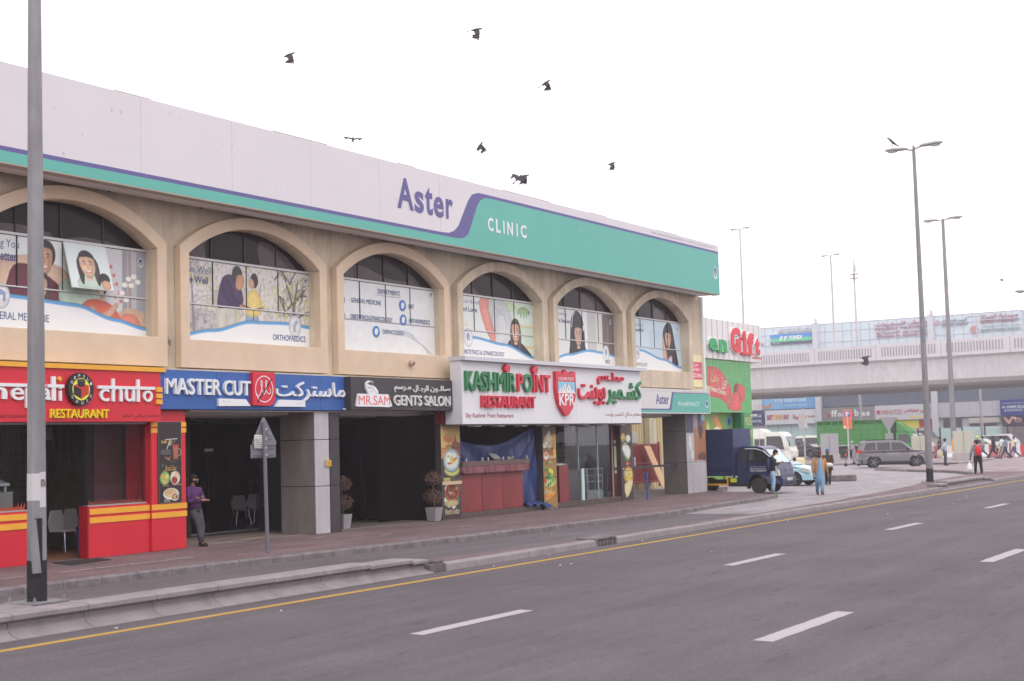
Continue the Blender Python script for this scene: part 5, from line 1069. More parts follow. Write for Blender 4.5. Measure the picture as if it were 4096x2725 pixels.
dc = thing('display_cabinet', 'steel and glass display cabinet behind the shop glass with a black screen on top', 'display cabinet', (47.2, 25.6, .336))
FRM = mat('cabinet_steel', V(170, 160, 162), .4, metal=.3)
for x in (46.62, 47.2, 47.78): flatbox(dc, 'upright', x, x + .04, 25.5, 25.54, .6 if x == 47.2 else .336, 1.43, FRM)
for z in (.62, .95, 1.18, 1.4): flatbox(dc, 'shelf', 46.1, 47.82, 25.5, 26.1, z, z + .025, FRM)
for x in (46.1, 46.62): flatbox(dc, 'side_frame', x, x + .03, 25.54, 26.1, .34, 1.42, FRM)
flatbox(dc, 'base_panel', 46.62, 47.8, 25.51, 25.53, .336, .62, mat('cab_grey', V(160, 152, 156), .5)); flatbox(dc, 'cabinet_glass', 46.66, 47.78, 25.515, 25.52, .64, 1.4, glass('cabinet_glass_mat', (.8, .82, .82), .1)); flatbox(dc, 'cabinet_back', 46.12, 47.8, 26.1, 26.12, .336, 1.4, mat('cabinet_grey', V(110, 104, 106), .5))
flatbox(dc, 'countertop', 46.05, 47.85, 25.46, 26.14, 1.425, 1.45, FRM)
mo = thing('monitor', 'black flat screen standing on the glass display cabinet', 'monitor', (46.6, 25.7, 1.45)); flatbox(mo, 'screen', 46.3, 46.92, 25.66, 25.7, 1.48, 1.9, BLK, .006); flatbox(mo, 'stand', 46.5, 46.72, 25.66, 25.8, 1.45, 1.48, BLK)
hv = thing('kitchen_hood', 'grey steel extractor hood with ducts inside the glazed shop', 'hood', (48, 28, 2.4)); q = MB(); q.prism([(46.0, 2.45), (46.7, 2.85), (50, 2.85), (50, 2.45)], 26.7, 27.6, FRM, 'xz'); q.build('hood_canopy', hv, world=True); q = MB(); q.tube([(48.5, 27.2, 2.85), (48.5, 27.2, 3.4)], .16, STEEL, 14); q.build('duct', hv, world=True); flatbox(hv, 'bracket', 47.7, 47.85, 26.9, 27.0, 2.85, 3.4, paint(200, 196, 200))
sh = thing('steel_shelving', 'grey steel shelving rack in the back of the glazed kitchen', 'shelves', (48, 28.5, .34))
for z in (.9, 1.4, 1.9, 2.3): flatbox(sh, 'shelf', 46.4, 49.2, 27.5, 27.9, z, z + .05, FRM)
for x in (46.4, 47.8, 49.15): flatbox(sh, 'upright', x, x + .04, 27.5, 27.54, .34, 2.4, FRM)

# ---- white restaurant sign box
ks = thing('white_restaurant_sign', 'big white box sign with green and red raised letters and a shield', 'sign', (42.7, 24.3, 3.1))
flatbox(ks, 'sign_box', 36.54, 48.87, 24.3, 24.72, 3.1, 5.07, WHT, .004); flatbox(ks, 'box_back', 37.3, 48.86, 24.72, 25.05, 3.105, 5.06, WHT); flatbox(ks, 'lower_back', 36.545, 37.3, 24.72, 24.94, 3.105, 3.53, WHT); flatbox(ks, 'top_rim_back', 37.3, 49.08, 24.75, 25.06, 5.075, 5.2, mat('rim_lilac', V(206, 200, 214), .5)); flatbox(ks, 'top_rim', 36.5, 49.08, 24.12, 24.75, 5.075, 5.2, mat('rim_lilac', V(206, 200, 214), .5)); mat('rim_lilac', V(206, 200, 214), .5)
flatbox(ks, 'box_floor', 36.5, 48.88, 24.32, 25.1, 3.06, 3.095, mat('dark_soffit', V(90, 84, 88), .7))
for k in range(8): flatbox(ks, 'spotlight', 37.4 + k * 1.42, 37.4 + k * 1.42 + .35, 24.4, 24.7, 3.02, 3.06, mat('lamp_white', V(206, 200, 206), .5))
for x in (40.0, 43.8, 46.4): flatbox(ks, 'panel_seam', x, x + .006, 24.296, 24.3, 3.1, 5.07, mat('seam_lilac', V(196, 190, 200), .6))
fr = Frame((0, 24.3, 0)); GRN = mat('green_letter', V(46, 122, 78), .35, spec=.5); RDL = mat('red_letter', V(208, 44, 66), .35, spec=.5)
write(fr, 'KASHMIR', 36.68, 39.62, 4.14, 4.75, GRN, th=.1, off=.012, name='letter', parent=ks, letters=True)
write(fr, 'POINT', 39.75, 41.88, 4.14, 4.75, lambda i: GRN if i == 1 else RDL, th=.1, off=.012, name='letter', parent=ks, letters=True)
write(fr, 'RESTAURANT', 37.56, 40.85, 3.61, 4.0, RDL, th=.1, off=.012, name='letter', parent=ks, letters=True, shear=0)
for x in (39.05, 40.8):
    q = MB(); q.prism([(x - .13, 4.82), (x - .17, 4.93), (x - .08, 4.99), (x, 5.03), (x + .1, 4.99), (x + .18, 4.93), (x + .13, 4.85), (x + .12, 4.77), (x - .08, 4.77)], 24.16, 24.3, RDL, 'xz'); q.build('chef_hat', ks, world=True)
shp = [(42.18, 4.88), (42.35, 4.9), (42.6, 4.8), (42.85, 4.96), (43.1, 4.8), (43.38, 4.92), (43.53, 4.88), (43.55, 4.3), (43.48, 3.95), (43.3, 3.65), (42.95, 3.38), (42.86, 3.36), (42.75, 3.38), (42.4, 3.68), (42.25, 3.95), (42.17, 4.3)]
q = MB(); q.prism(shp, 24.16, 24.3, RDL, 'xz'); q.build('shield', ks, world=True)
f = Flat(Frame((0, 24.159, 0)), .001); f.text('KASHMIR POINT', 42.34, 43.42, 4.58, 4.7, (240, 236, 240), .02); f.rect(42.3, 43.46, 4.18, 4.54, (132, 196, 226))
f.poly([(42.32, 4.18), (42.5, 4.34), (42.56, 4.32), (42.72, 4.42), (42.9, 4.56), (43.05, 4.4), (43.15, 4.42), (43.4, 4.18)], (236, 240, 244)); 
for a, b, c_, d in ((42.9, 4.55, 42.82, 4.2), (42.9, 4.5, 43.02, 4.25), (42.56, 4.32, 42.5, 4.2), (43.15, 4.4, 43.24, 4.22), (42.72, 4.4, 42.68, 4.24)): f.line([(a, b), (c_, d)], .035, (44, 56, 70))
f.rect(42.28, 43.48, 4.14, 4.175, (240, 236, 240)); f.text('KPR', 42.34, 43.42, 3.72, 4.12, (240, 236, 240), .02); f.build('shield_print', ks)
write(fr, 'مطـعم', 45.32, 47.34, 4.5, 4.96, RDL, th=.1, off=.008, name='arabic_lettering', parent=ks, arabic=True)
write(fr, 'بوينت', 43.84, 45.85, 3.74, 4.5, RDL, th=.1, off=.008, name='arabic_lettering', parent=ks, arabic=True); write(fr, 'كشـمير', 46.0, 48.78, 3.78, 4.68, GRN, th=.1, off=.008, name='arabic_lettering', parent=ks, arabic=True)
f = Flat(fr, .001); f.text('Sky Kashmir Point Restaurant', 36.72, 39.55, 3.26, 3.44, (150, 44, 56), .018); f.text('مطعم سكاي كشمير بوينت', 45.92, 48.8, 3.3, 3.52, (150, 44, 56), .012, arabic=True); f.build('small_print', ks)

# ---- pharmacy sign, column, alley
ps = thing('pharmacy_sign', 'teal and off-white pharmacy sign over the side alley', 'sign', (53.4, 24.9, 3.5))
flatbox(ps, 'sign_box', 49.4, 56.75, 24.9, 25.2, 3.5, 4.5, paint(216, 208, 214)); f = Flat(Frame((0, 24.899, 0)), .001); f.rect(49.45, 56.7, 3.54, 4.33, TEAL)
f.poly([(49.45, 3.64), (52.7, 3.64), (52.85, 3.7), (53.02, 4.2), (53.1, 4.3), (53.25, 4.36), (49.45, 4.36)], (92, 86, 146)); f.poly([(49.45, 3.69), (52.55, 3.69), (52.68, 3.75), (52.9, 4.28), (53.0, 4.37), (49.45, 4.37)], (216, 208, 214)); f.rect(52.9, 56.7, 4.335, 4.37, (92, 86, 146)); f.rect(49.45, 56.7, 4.37, 4.46, (210, 200, 206))
f.text('Aster', 51.4, 52.62, 3.87, 4.28, (92, 86, 146), .025); f.text('PHARMACY', 53.52, 55.63, 3.81, 3.99, (222, 226, 230), .025); f.text('MOOPEN AL QOUZ PHARMACY BR.OF D M HEALTHCARE', 54.0, 56.55, 4.39, 4.42, (120, 112, 120)); f.ell(56.38, 3.91, .14, .16, (216, 216, 222)); f.ell(56.38, 3.93, .1, .11, (72, 76, 140)); f.build('sign_print', ps)
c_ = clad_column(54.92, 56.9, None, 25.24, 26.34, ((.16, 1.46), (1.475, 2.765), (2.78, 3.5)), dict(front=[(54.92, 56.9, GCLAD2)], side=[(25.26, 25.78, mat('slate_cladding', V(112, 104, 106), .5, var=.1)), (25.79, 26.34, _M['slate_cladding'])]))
f = Flat(Frame((54.93, 25.238, 0)), .001); f.rect(.75, 1.95, 1.5, 3.5, (168, 112, 88)); f.rect(0, .72, 2.7, 3.5, (74, 66, 92)); f.rect(.72, 1.1, 2.9, 3.5, (150, 142, 160)); f.ell(1.5, 3.25, .3, .25, (104, 100, 140)); f.ell(1.75, 3.35, .2, .15, (150, 190, 196)); f.ell(1.35, 3.3, .12, .3, (70, 60, 80)); f.poly([(1.15, 3.0), (1.7, 2.95), (1.6, 2.6), (1.4, 2.4)], (84, 62, 64), 2); f.rect(1.05, 1.07, 1.5, 3.2, (206, 170, 150)); f.poly([(1.1, 1.6), (1.9, 1.55), (1.8, 1.85), (1.2, 1.8)], (110, 80, 74), 2); f.rect(.75, 1.95, 2.77, 2.78, (140, 100, 80))
for a, b, w, h in ((.2, 2.1, .3, .5), (.3, 1.95, .2, .2), (.4, 1.6, .25, .35), (.9, 1.47, .7, .04)): f.poly([(a, b), (a + w, b + .03), (a + w * .9, b + h), (a + .04, b + h * .95)], (214, 208, 214))
f.build('peeling_poster', c_)
rr = thing('rent_notice', 'pink and cream room for rent notice on the wall above the pharmacy sign', 'notice', (55.9, 25.29, 4.65)); flatbox(rr, 'board', 55.52, 56.88, 25.28, 25.315, 4.66, 6.05, mat('cream_board', V(232, 216, 176), .6)); f = Flat(Frame((55.52, 25.278, 4.66)), .001); f.rect(.02, 1.34, .33, 1.08, (220, 76, 102)); f.text('ROOM', .36, .98, .87, 1.0, (240, 232, 236), .01); f.text('FOR RENT', .22, 1.14, .69, .82, (240, 232, 236), .01); f.text('0552212456', .12, 1.28, .42, .6, (240, 232, 236), .02); f.build('notice_print', rr)
cam_ = thing('wall_camera', 'small pinkish bullet fitting on the beige wall above the salon sign', 'camera', (34.9, 25.05, 4.95)); q = MB(); q.lathe([(.05, -.16), (.09, -.12), (.09, 0)], (34.95, 25.1, 4.97), mat('pinkish_cap', V(196, 160, 150), .5), 16, 'y'); q.build('housing', cam_, world=True, smooth=False); q = MB(); q.lathe([(.03, -.175), (.03, -.16)], (34.95, 25.1, 4.97), BLK, 12, 'y'); q.build('lens', cam_, world=True)
rg = MB(); rg.tube([(24.98, 25.2, 5.42), (25.0, 25.12, 5.3), (24.98, 25.1, 5.2), (25.04, 25.13, 5.08)], [.03, .06, .05, .02], mat('grey_rag', V(170, 156, 148), .9, var=.3, vs=8), 7); tag(rg.build('hanging_rag'), 'grey rag hanging from the wall between the first two arches', 'rag')
# alley: corrugated wall, gate, plank, rail and blue post
cw = thing('corrugated_wall', 'tan corrugated metal wall behind the red gate in the alley', 'wall', (62.5, 32, .15)); q = MB(); x = 57.2
TANC = mat('tan_sheet', V(206, 184, 150), .6, streak=.12); pts = []
while x < 69: pts += [(x, 32.0), (x + .12, 32.0), (x + .15, 31.92), (x + .27, 31.92)]; x += .3
q.add([(a, b, z) for z in (.0, 4.9) for a, b in pts], [(i, i + 1, len(pts) + i + 1, len(pts) + i) for i in range(len(pts) - 1)], TANC); q.build('corrugated_sheet', cw, world=True)
flatbox(cw, 'wall_hatch', 62.8, 63.55, 31.85, 31.93, 2.32, 2.86, paint(176, 170, 170)); flatbox(cw, 'wall_vent', 63.55, 63.7, 31.85, 31.93, 3.4, 3.7, GAP); flatbox(cw, 'corner_post', 64.4, 64.75, 31.6, 31.9, .15, 4.6, paint(196, 182, 164)); q = MB(); q.tube([(64.9, 31.5, .2), (64.75, 31.5, 3.5)], .04, paint(226, 220, 220), 8); q.build('drain_pipe', cw, world=True)
gt = thing('steel_gate', 'red-brown barred steel gate in the alley behind the pharmacy sign', 'gate', (62.8, 31.1, .15)); GR = mat('gate_red', V(146, 64, 66), .5, var=.2, vs=3)
for z in (.4, 1.3, 2.2): flatbox(gt, 'gate_rail', 61.2, 64.35, 31.08, 31.14, z, z + .07, GR)
for k in range(26): flatbox(gt, 'gate_bar', 61.25 + k * .122, 61.25 + k * .122 + .065, 31.09, 31.13, .36, 2.24, GR)
for x in (61.15, 64.3): flatbox(gt, 'gate_post', x, x + .1, 31.06, 31.16, .156, 2.34, GR)
flatbox(gt, 'gate_latch', 61.4, 61.55, 31.0, 31.08, 1.2, 1.65, STEEL)
pk = MB(); pk.add([(62.15, 30.8, 2.17), (62.78, 30.8, 2.17), (63.55, 30.3, .156), (62.9, 30.3, .156)] + [(62.15, 30.84, 2.17), (62.78, 30.84, 2.17), (63.55, 30.34, .156), (62.9, 30.34, .156)], [(3, 2, 1, 0), (4, 5, 6, 7), (0, 1, 5, 4), (1, 2, 6, 5), (2, 3, 7, 6), (3, 0, 4, 7)], mat('plywood', V(218, 174, 138), .7, var=.1, streak=.1)); tag(pk.build('plywood_plank'), 'tall pale plywood plank leaning on the red gate', 'plank')
bg_ = MB(); bg_.ell((64.0, 30.7, .25), (.22, .18, .14), paint(200, 50, 48), 10, 6); tag(bg_.build('red_bag'), 'small red bag at the foot of the alley gate', 'bag')
q = MB(); q.box(49.6, 54.9, 25.7, 25.76, 1.33, 1.42, CHAR); tag(q.build('barrier_rail'), 'dark horizontal rail across the alley mouth', 'rail')
bp = thing('blue_post', 'short blue post with a blue tap box at the alley mouth', 'post', (49.35, 24.42, .15)); q = MB(); q.tube([(0, 0, 0), (.01, 0, .85)], .028, paint(48, 76, 160), 10); q.build('shaft', bp); q = MB(); q.box(-.06, .06, -.05, .05, .84, 1.06, paint(48, 76, 160)); q.build('box', bp, bevel=.01)
q = MB(); q.box(49.6, 57.3, 26.3, 31.9, .151, .154, mat('alley_floor', H(176, 168, 168), .9, var=.2)); q.build('alley_floor', pave)
# ---------------------------------------------------------------- gift store beyond the truck
gs = thing('gift_store', 'green gift store with a white lettered fascia and a printed red ribbon on its wall', 'store', (72, 31, 0))
GW = mat('white_cladding', V(228, 218, 224), .5, var=.04, vs=1)
GGRN = mat('leaf_green_print', V(98, 172, 110), .5, var=.1, vs=2)
flatbox(gs, 'store_wall', 69.9, 76.6, 31.04, 44, 3.84, 6.73, GGRN); flatbox(gs, 'corner_pier', 75.35, 76.6, 31.04, 44, 0, 3.84, mat('pier_green', V(84, 150, 96), .5, var=.15, vs=3)); flatbox(gs, 'recess_side', 75.0, 75.35, 31.05, 33, 0, 3.84, mat('deep_green', V(24, 104, 66), .6))
flatbox(gs, 'snack_wall', 69.9, 75.0, 31.6, 31.7, 0, 3.84, mat('snack_wall_green', V(124, 154, 74), .6, var=.1, vs=.7)); flatbox(gs, 'fascia_box', 69.8, 78.0, 30.9, 44, 6.74, 8.9, GW)
f = Photo(Frame((0, 31.039, 0)), 70.0, 76.6, 3.86, 6.72, .025, .002, .02); f.rect(70, 76.6, 3.86, 6.72, (98, 172, 110))
RB = (226, 96, 98); RBD = (150, 60, 66)
f.poly([(70.5, 6.35), (71.8, 6.3), (72.6, 6.0), (73.5, 5.35), (73.7, 5.1), (73.45, 4.3), (73.3, 4.0), (72.9, 4.35), (72.0, 4.6), (70.5, 4.72)], RB)
f.poly([(73.7, 5.1), (73.68, 5.3), (73.5, 5.35)], RB)
f.poly([(73.75, 4.9), (74.3, 4.98), (74.75, 5.2), (74.9, 4.6), (75.1, 4.2), (74.9, 3.98), (74.3, 3.9), (73.6, 3.94), (73.0, 4.3), (73.35, 4.05), (73.6, 4.5)], RB); f.poly([(73.05, 4.3), (73.1, 4.05), (73.5, 3.93), (73.3, 4.02)], RBD)
f.poly([(74.0, 5.2), (74.2, 5.42), (74.6, 5.5), (75.2, 5.4), (75.7, 5.25), (75.62, 4.7), (75.55, 4.42), (75.1, 4.5), (74.9, 4.7), (74.7, 5.25)], RB); f.poly([(73.98, 4.95), (74.02, 5.2), (74.25, 5.42), (74.6, 5.48), (74.75, 5.25), (74.45, 5.0)], RBD); f.poly([(74.75, 5.25), (74.85, 4.7), (75.0, 4.3), (75.1, 4.5)], (186, 72, 78))
f.rect(70.0, 72.0, 3.85, 4.56, (84, 128, 84)) if False else None
f2 = Flat(Frame((0, 31.03, 0)), .002); f2.text('جرين', 72.3, 73.15, 5.1, 5.75, (236, 230, 226), .01, arabic=True); f2.build('arabic_lettering', gs); f2 = Flat(Frame((0, 31.03, 0)), .002); f2.text('جيفت', 70.9, 72.0, 5.35, 5.95, (232, 200, 160), .01, arabic=True); f2.build('arabic_lettering', gs)
f2 = Flat(Frame((0, 31.03, 0), (1, 0, -.12), (.12, 0, 1)), .002); f2.fr.W = Vector((0, 0, 1)); f2.fr.N = Vector((0, -1, 0)); f2.text('Department Store', 70.3, 73.4, 13.42, 13.82, (236, 222, 206), .03); f2.build('store_lettering', gs)
r = random.Random(11)
for j in range(150):
    a, b = r.uniform(70.5, 76.5), r.uniform(3.9, 6.65)
    if 70.5 < a < 73.6 and b > 4.4 or 73.0 < a < 75.8 and 3.9 < b < 5.5: continue
    f.line(arc(a, b, .2, r.uniform(0, 360), r.uniform(100, 300), 6), .018, (72, 146, 88))
f.build('ribbon_print', gs)
f = Flat(Frame((0, 31.035, 0)), .002); f.text('MORE', 75.5, 76.5, 3.12, 3.6, (232, 206, 146), .02); f.text('ITEMS', 75.5, 76.5, 2.45, 2.9, (232, 206, 146), .02); f.build('pier_print', gs)
f = Photo(Frame((0, 31.598, 0)), 70.0, 75.0, 2.0, 3.82, .03, .002, .02); f.rect(70, 75, 2, 3.82, (128, 160, 78))
f.poly([(71.1, 1.5), (71.5, 3.4), (71.7, 3.3), (72.2, 1.5)], (238, 226, 130)); f.poly([(72.5, 3.75), (72.8, 3.75), (73.4, 3.2), (73.6, 2.6), (73.2, 2.3), (72.9, 2.9), (72.4, 3.4)], (238, 150, 80)); f.poly([(74.0, 3.5), (74.7, 3.75), (74.9, 3.3), (74.2, 2.95)], (104, 156, 200)); f.ell(74.5, 3.35, .14, .2, (50, 50, 60)); f.poly([(74.95 + .2, 3.8), (75.6, 3.75), (75.7, 3.0), (75.1, 3.1)], (214, 186, 66)); f.build('snack_print', gs)
fr = Frame((0, 30.9, 0)); RG = mat('gift_red', V(222, 50, 66), .4); GG = mat('gift_green', V(44, 158, 96), .4)
for t, a0, a1, b0, b1, m in (('n', 71.55, 72.7, 7.12, 7.85, GG), ('e', 70.2, 71.4, 7.1, 7.88, GG), ('G', 73.2, 74.65, 7.1, 8.62, RG), ('i', 74.95, 75.5, 7.12, 8.5, RG), ('f', 75.6, 76.6, 7.12, 8.42, RG), ('t', 76.75, 77.5, 7.1, 8.2, RG)):
    write(fr, t, a0, a1, b0, b1, GW, d=.0, th=.12, off=.10, name='letter_back', parent=gs); write(fr, t, a0 + .05, a1 - .05, b0 + .05, b1 - .05, m, d=.12, th=.05, off=.05, name='letter', parent=gs)
q = MB()
for a, b, w, m in ((71.7, 7.1, .5, GG), (72.5, 7.1, .5, GG), (75.2, 7.1, .75, RG), (76.0, 7.1, .75, RG), (75.05, 7.95, .4, RG)): q.box(a - w / 2, a + w / 2, 30.72, 30.9, b, b + .12, m)
q.build('letter_serif', gs, world=True, kind='stuff'); flatbox(gs, 'fascia_strip', 76.6, 78.0, 30.88, 30.9, 6.95, 7.03, paint(206, 90, 96))
for x in [70.2 + .75 * i for i in range(11)]: flatbox(gs, 'sheet_rib', x, x + .03, 30.88, 30.9, 6.74, 8.9, paint(196, 186, 192))
BULB = mat('warm_bulb', V(240, 228, 206), .4); WRL = mat('pale_wire', V(150, 140, 136), .7)
q = MB(); r = random.Random(3)
for k in range(34):
    x = 70.2 + k * .235; L = r.uniform(.8, 2.6) if x < 76.5 else r.uniform(3, 5.6); y = 30.82; z0 = 8.95 if k % 3 == 0 else 6.74
    q.tube([(x, y, z0), (x + r.uniform(-.1, .1), y, 6.74), (x + .02, y, 6.74 - L)], .005, WRL, 3, cap=False); z = 6.6
    while z > 6.74 - L: q.ell((x + .01, y, z), (.016, .016, .026), BULB, 6, 4); z -= r.uniform(.5, .9)
tag(q.build('fairy_light_strings', kind='stuff'), 'strings of small pale bulbs hanging from the white gift store fascia', 'fairy lights')
cc = MB(); cc.tube([(0, 0, 0), (0, -.35, .02)], .07, paint(226, 220, 220), 10); tag(cc.build('security_camera'), 'white camera on the green pier by the word more', 'camera').location = (76.2, 31.0, 3.65)
fly = thing('side_kerb', 'short dirty kerb stub at the corner of the pavement behind the truck', 'kerb', (60.6, 26.6, 0)); q = MB(); q.box(-.2, 1.4, -.1, .12, 0, .17, KERBD); q.build('kerb_stone', fly)

# ---------------------------------------------------------------- vehicles (front is +x, left is +y)
TYRE = mat('tyre_rubber', V(56, 52, 56), .8); RIMD = mat('dark_wheel_steel', V(96, 82, 82), .5, metal=.4, var=.3, vs=20); RIML = mat('alloy_rim', V(206, 200, 206), .3, metal=.6)
CGL = mat('car_glass', (.025, .027, .032), .05, spec=.8); CGL2 = mat('car_glass_pale', V(150, 160, 165), .08, spec=.8); HL = mat('headlamp', V(214, 208, 206), .12, spec=.8); TLR = mat('tail_lamp', V(206, 44, 52), .2); PLT = mat('plate_white', V(226, 222, 224), .5)
CHRM = mat('bright_trim', V(206, 200, 206), .2, metal=.8); UND = mat('underbody', V(44, 42, 46), .8)
def wheel(par, x, y, r, w, rim, spokes=0):
    s_ = 1 if y > 0 else -1; q = MB(); q.lathe([(r * .66, y - w / 2 * s_), (r * .95, y - w / 2 * s_), (r, y - w * .3 * s_), (r, y + w * .3 * s_), (r * .95, y + w / 2 * s_), (r * .66, y + w / 2 * s_)], (x, 0, r), TYRE, 26, 'y'); o = q.build('wheel', par, smooth=False)
    q = MB(); yo = y + s_ * w * .42; q.lathe([(r * .68, yo - s_ * .04), (r * .68, yo), (r * .6, yo), (r * .56, yo - s_ * .05), (r * .2, yo - s_ * .03), (r * .15, yo + s_ * .01), (.001, yo + s_ * .01)], (x, 0, r), rim if not spokes else UND, 24, 'y'); q.build('rim', o)
    if spokes:
        for k in range(spokes):
            a = 2 * PI * k / spokes; q = MB(); q.bar((x + r * .1 * cos(a), yo, r + r * .1 * sin(a)), (x + r * .64 * cos(a), yo, r + r * .64 * sin(a)), .02, r * .24, rim, up=(0, 1, 0)); q.build('spoke', o)
    else:
        for k in range(8): a = 2 * PI * k / 8; q = MB(); q.ell((x + r * .42 * cos(a), yo - s_ * .01, r + r * .42 * sin(a)), (.022, .01, .022), UND, 8, 4); q.build('rim_hole', o)
    return o
def arches(pts_bottom, axles, r, zb):
    out = []
    return out
def sidewall(L0, L1, zb, top, axles, ra):
    """side outline of a body: bottom edge with wheel arches, then the top points back to front reversed"""
    p = [(L0, zb)]
    for ax in axles:
        h = math.sqrt(max(0, ra * ra - (zb - ra * .85) ** 2)); a0 = math.degrees(math.atan2(zb - ra * .85, -h)); a1 = math.degrees(math.atan2(zb - ra * .85, h))
        if a0 < 0: a0 += 360
        p += [(ax + ra * cos(rad(a0 + (a1 - a0) * k / 12)), ra * .85 + ra * sin(rad(a0 + (a1 - a0) * k / 12))) for k in range(13)]
    return p + [(L1, zb)] + top
def tprism(mb, poly, yf, m):
    """outline in xz given width by yf(x, z) on both sides"""
    tri = tessellate_polygon([[Vector((q[0], q[1], 0)) for q in poly]]); n = len(poly); fs = []
    for t in tri:
        q = [poly[i] for i in t]; a = (q[1][0] - q[0][0]) * (q[2][1] - q[0][1]) - (q[2][0] - q[0][0]) * (q[1][1] - q[0][1])
        t = tuple(t) if a > 0 else tuple(reversed(t)); fs += [t, tuple(n + i for i in reversed(t))]
    ar_ = sum(poly[i][0] * poly[(i + 1) % n][1] - poly[(i + 1) % n][0] * poly[i][1] for i in range(n))
    sd = [(i, n + i, n + (i + 1) % n, (i + 1) % n) if ar_ > 0 else (i, (i + 1) % n, n + (i + 1) % n, n + i) for i in range(n)]
    mb.add([(x, -yf(x, z), z) for x, z in poly] + [(x, yf(x, z), z) for x, z in poly], fs + sd, m); return mb
def side_pane(par, name, poly, yf, m, th=.012, both=True):
    q = MB()
    for s_ in ((-1, 1) if both else (-1,)):
        n = len(poly); vs = [(x, s_ * (yf(x, z) + th), z) for x, z in poly] + [(x, s_ * (yf(x, z) - .01), z) for x, z in poly]
        q.add(vs, [tuple(range(n)) if s_ < 0 else tuple(reversed(range(n)))] + [(i, (i + 1) % n, n + (i + 1) % n, n + i) for i in range(n)], m)
        if both and s_ < 0: q.build(name, par); q = MB()
    return q.build(name, par)
def cross_pane(par, name, p0, p1, yf, m, inset=.08, out=(.012, .012)):
    """glass across the body between outline points p0 (low) and p1 (high)"""
    q = MB(); a = (p0[0] + (p1[0] - p0[0]) * .06, p0[1] + (p1[1] - p0[1]) * .06); b = (p0[0] + (p1[0] - p0[0]) * .94, p0[1] + (p1[1] - p0[1]) * .94)
    w0, w1 = yf(*a) - inset, yf(*b) - inset; dx, dz = out
    q.add([(a[0] + dx, -w0, a[1] + dz), (a[0] + dx, w0, a[1] + dz), (b[0] + dx, w1, b[1] + dz), (b[0] + dx, -w1, b[1] + dz), (a[0] - dx, -w0, a[1] - dz), (a[0] - dx, w0, a[1] - dz), (b[0] - dx, w1, b[1] - dz), (b[0] - dx, -w1, b[1] - dz)], [(0, 1, 2, 3), (7, 6, 5, 4), (0, 4, 5, 1), (2, 6, 7, 3), (1, 5, 6, 2), (3, 7, 4, 0)], m); return q.build(name, par)
def car(name, label, cat, loc, rz, col, lower, cabin, w, axles, r, wins_, s=1., zb=.28, belt=.95, taper=.2, rim=RIML, spokes=5, group=None, arch=None, extra=None):
    t = thing(name, label, cat, loc, rad(rz), group, s); L0, L1 = lower[-1][0], lower[0][0]
    ztop = max(z for x, z in cabin)
    def yl(x, z): e = max(0, (abs(x - (L0 + L1) / 2) - (L1 - L0) / 2 + .5) / .5); return w / 2 * (1 - .16 * e * e) * (1 - .05 * max(0, (z - .6)) - .06 * max(0, .5 - z))
    def yc(x, z): return (w / 2 - .03) * (1 - taper * max(0, z - belt) / (ztop - belt))
    q = MB(); tprism(q, sidewall(lower[-1][0] + .02, lower[0][0] - .02, zb, lower, axles, arch or r * 1.22), yl, col); q.build('body', t, bevel=.045, seg=3)
    q = MB(); tprism(q, cabin, yc, col); q.build('cabin', t, bevel=.05, seg=3)
    q = MB(); q.box(L0 + .15, L1 - .2, -w / 2 + .08, w / 2 - .08, .2, zb + .25, UND); q.build('underbody', t)
    for wn_ in wins_: side_pane(t, 'side_window', wn_, yc, CGL)
    for ax in axles:
        for s_ in (-1, 1): wheel(t, ax, s_ * (w / 2 - .13), r, .22, rim, spokes)
    return t, yl, yc
# blue delivery truck
BT = mat('truck_blue', V(34, 42, 84), .35, spec=.5, var=.08, vs=1.5, coat=.2); TB = mat('truck_canvas_blue', V(42, 50, 92), .55, var=.1, vs=1.6, bump=.15, bs=5)
tk = thing('delivery_truck', 'dark blue light truck with a tall covered box, parked nose to the street', 'truck', (58.92, 25.05, 0), rad(-93))
def yk(x, z): return .86 * (1 - .12 * max(0, z - 1.3) / .75) * (1 - .22 * max(0, (x - 2.25) / .55) ** 2)
cabp = sidewall(.8, 2.72, .42, [(2.78, .55), (2.76, .8), (2.70, 1.05), (2.58, 1.3), (2.2, 1.78), (1.95, 1.98), (1.7, 2.05), (1.0, 2.06), (.86, 1.98), (.78, 1.2)], [1.75], .46)
q = MB(); tprism(q, cabp, yk, BT); q.build('cab', tk, bevel=.06, seg=3)
side_pane(tk, 'side_window', [(1.35, 1.42), (2.28, 1.36), (2.3, 1.5), (2.02, 1.83), (1.85, 1.9), (1.35, 1.92)], yk, CGL); side_pane(tk, 'side_window', [(.98, 1.44), (1.25, 1.44), (1.25, 1.9), (1.02, 1.9)], yk, CGL)
cross_pane(tk, 'windscreen', (2.6, 1.27), (2.05, 1.92), yk, mat('truck_windscreen', V(190, 202, 204), .08, spec=.8), .1, (.02, .016))
def slab(par, name, x0, x1, y0, y1, z0, z1, m, bev=0): q = MB(); q.box(x0, x1, y0, y1, z0, z1, m); return q.build(name, par, bevel=bev)
slab(tk, 'cargo_box', -2.5, .64, -.88, .88, .78, 2.83, TB, .012); slab(tk, 'box_front_cover', .641, .66, -.87, .87, 2.02, 2.82, mat('truck_cover_pale', V(64, 70, 112), .5, var=.15, vs=3, bump=.2, bs=6)); slab(tk, 'box_ledge', -2.5, .65, -.91, .91, 1.02, 1.1, BT); slab(tk, 'chassis', -2.4, 2.4, -.42, .42, .38, .6, UND)
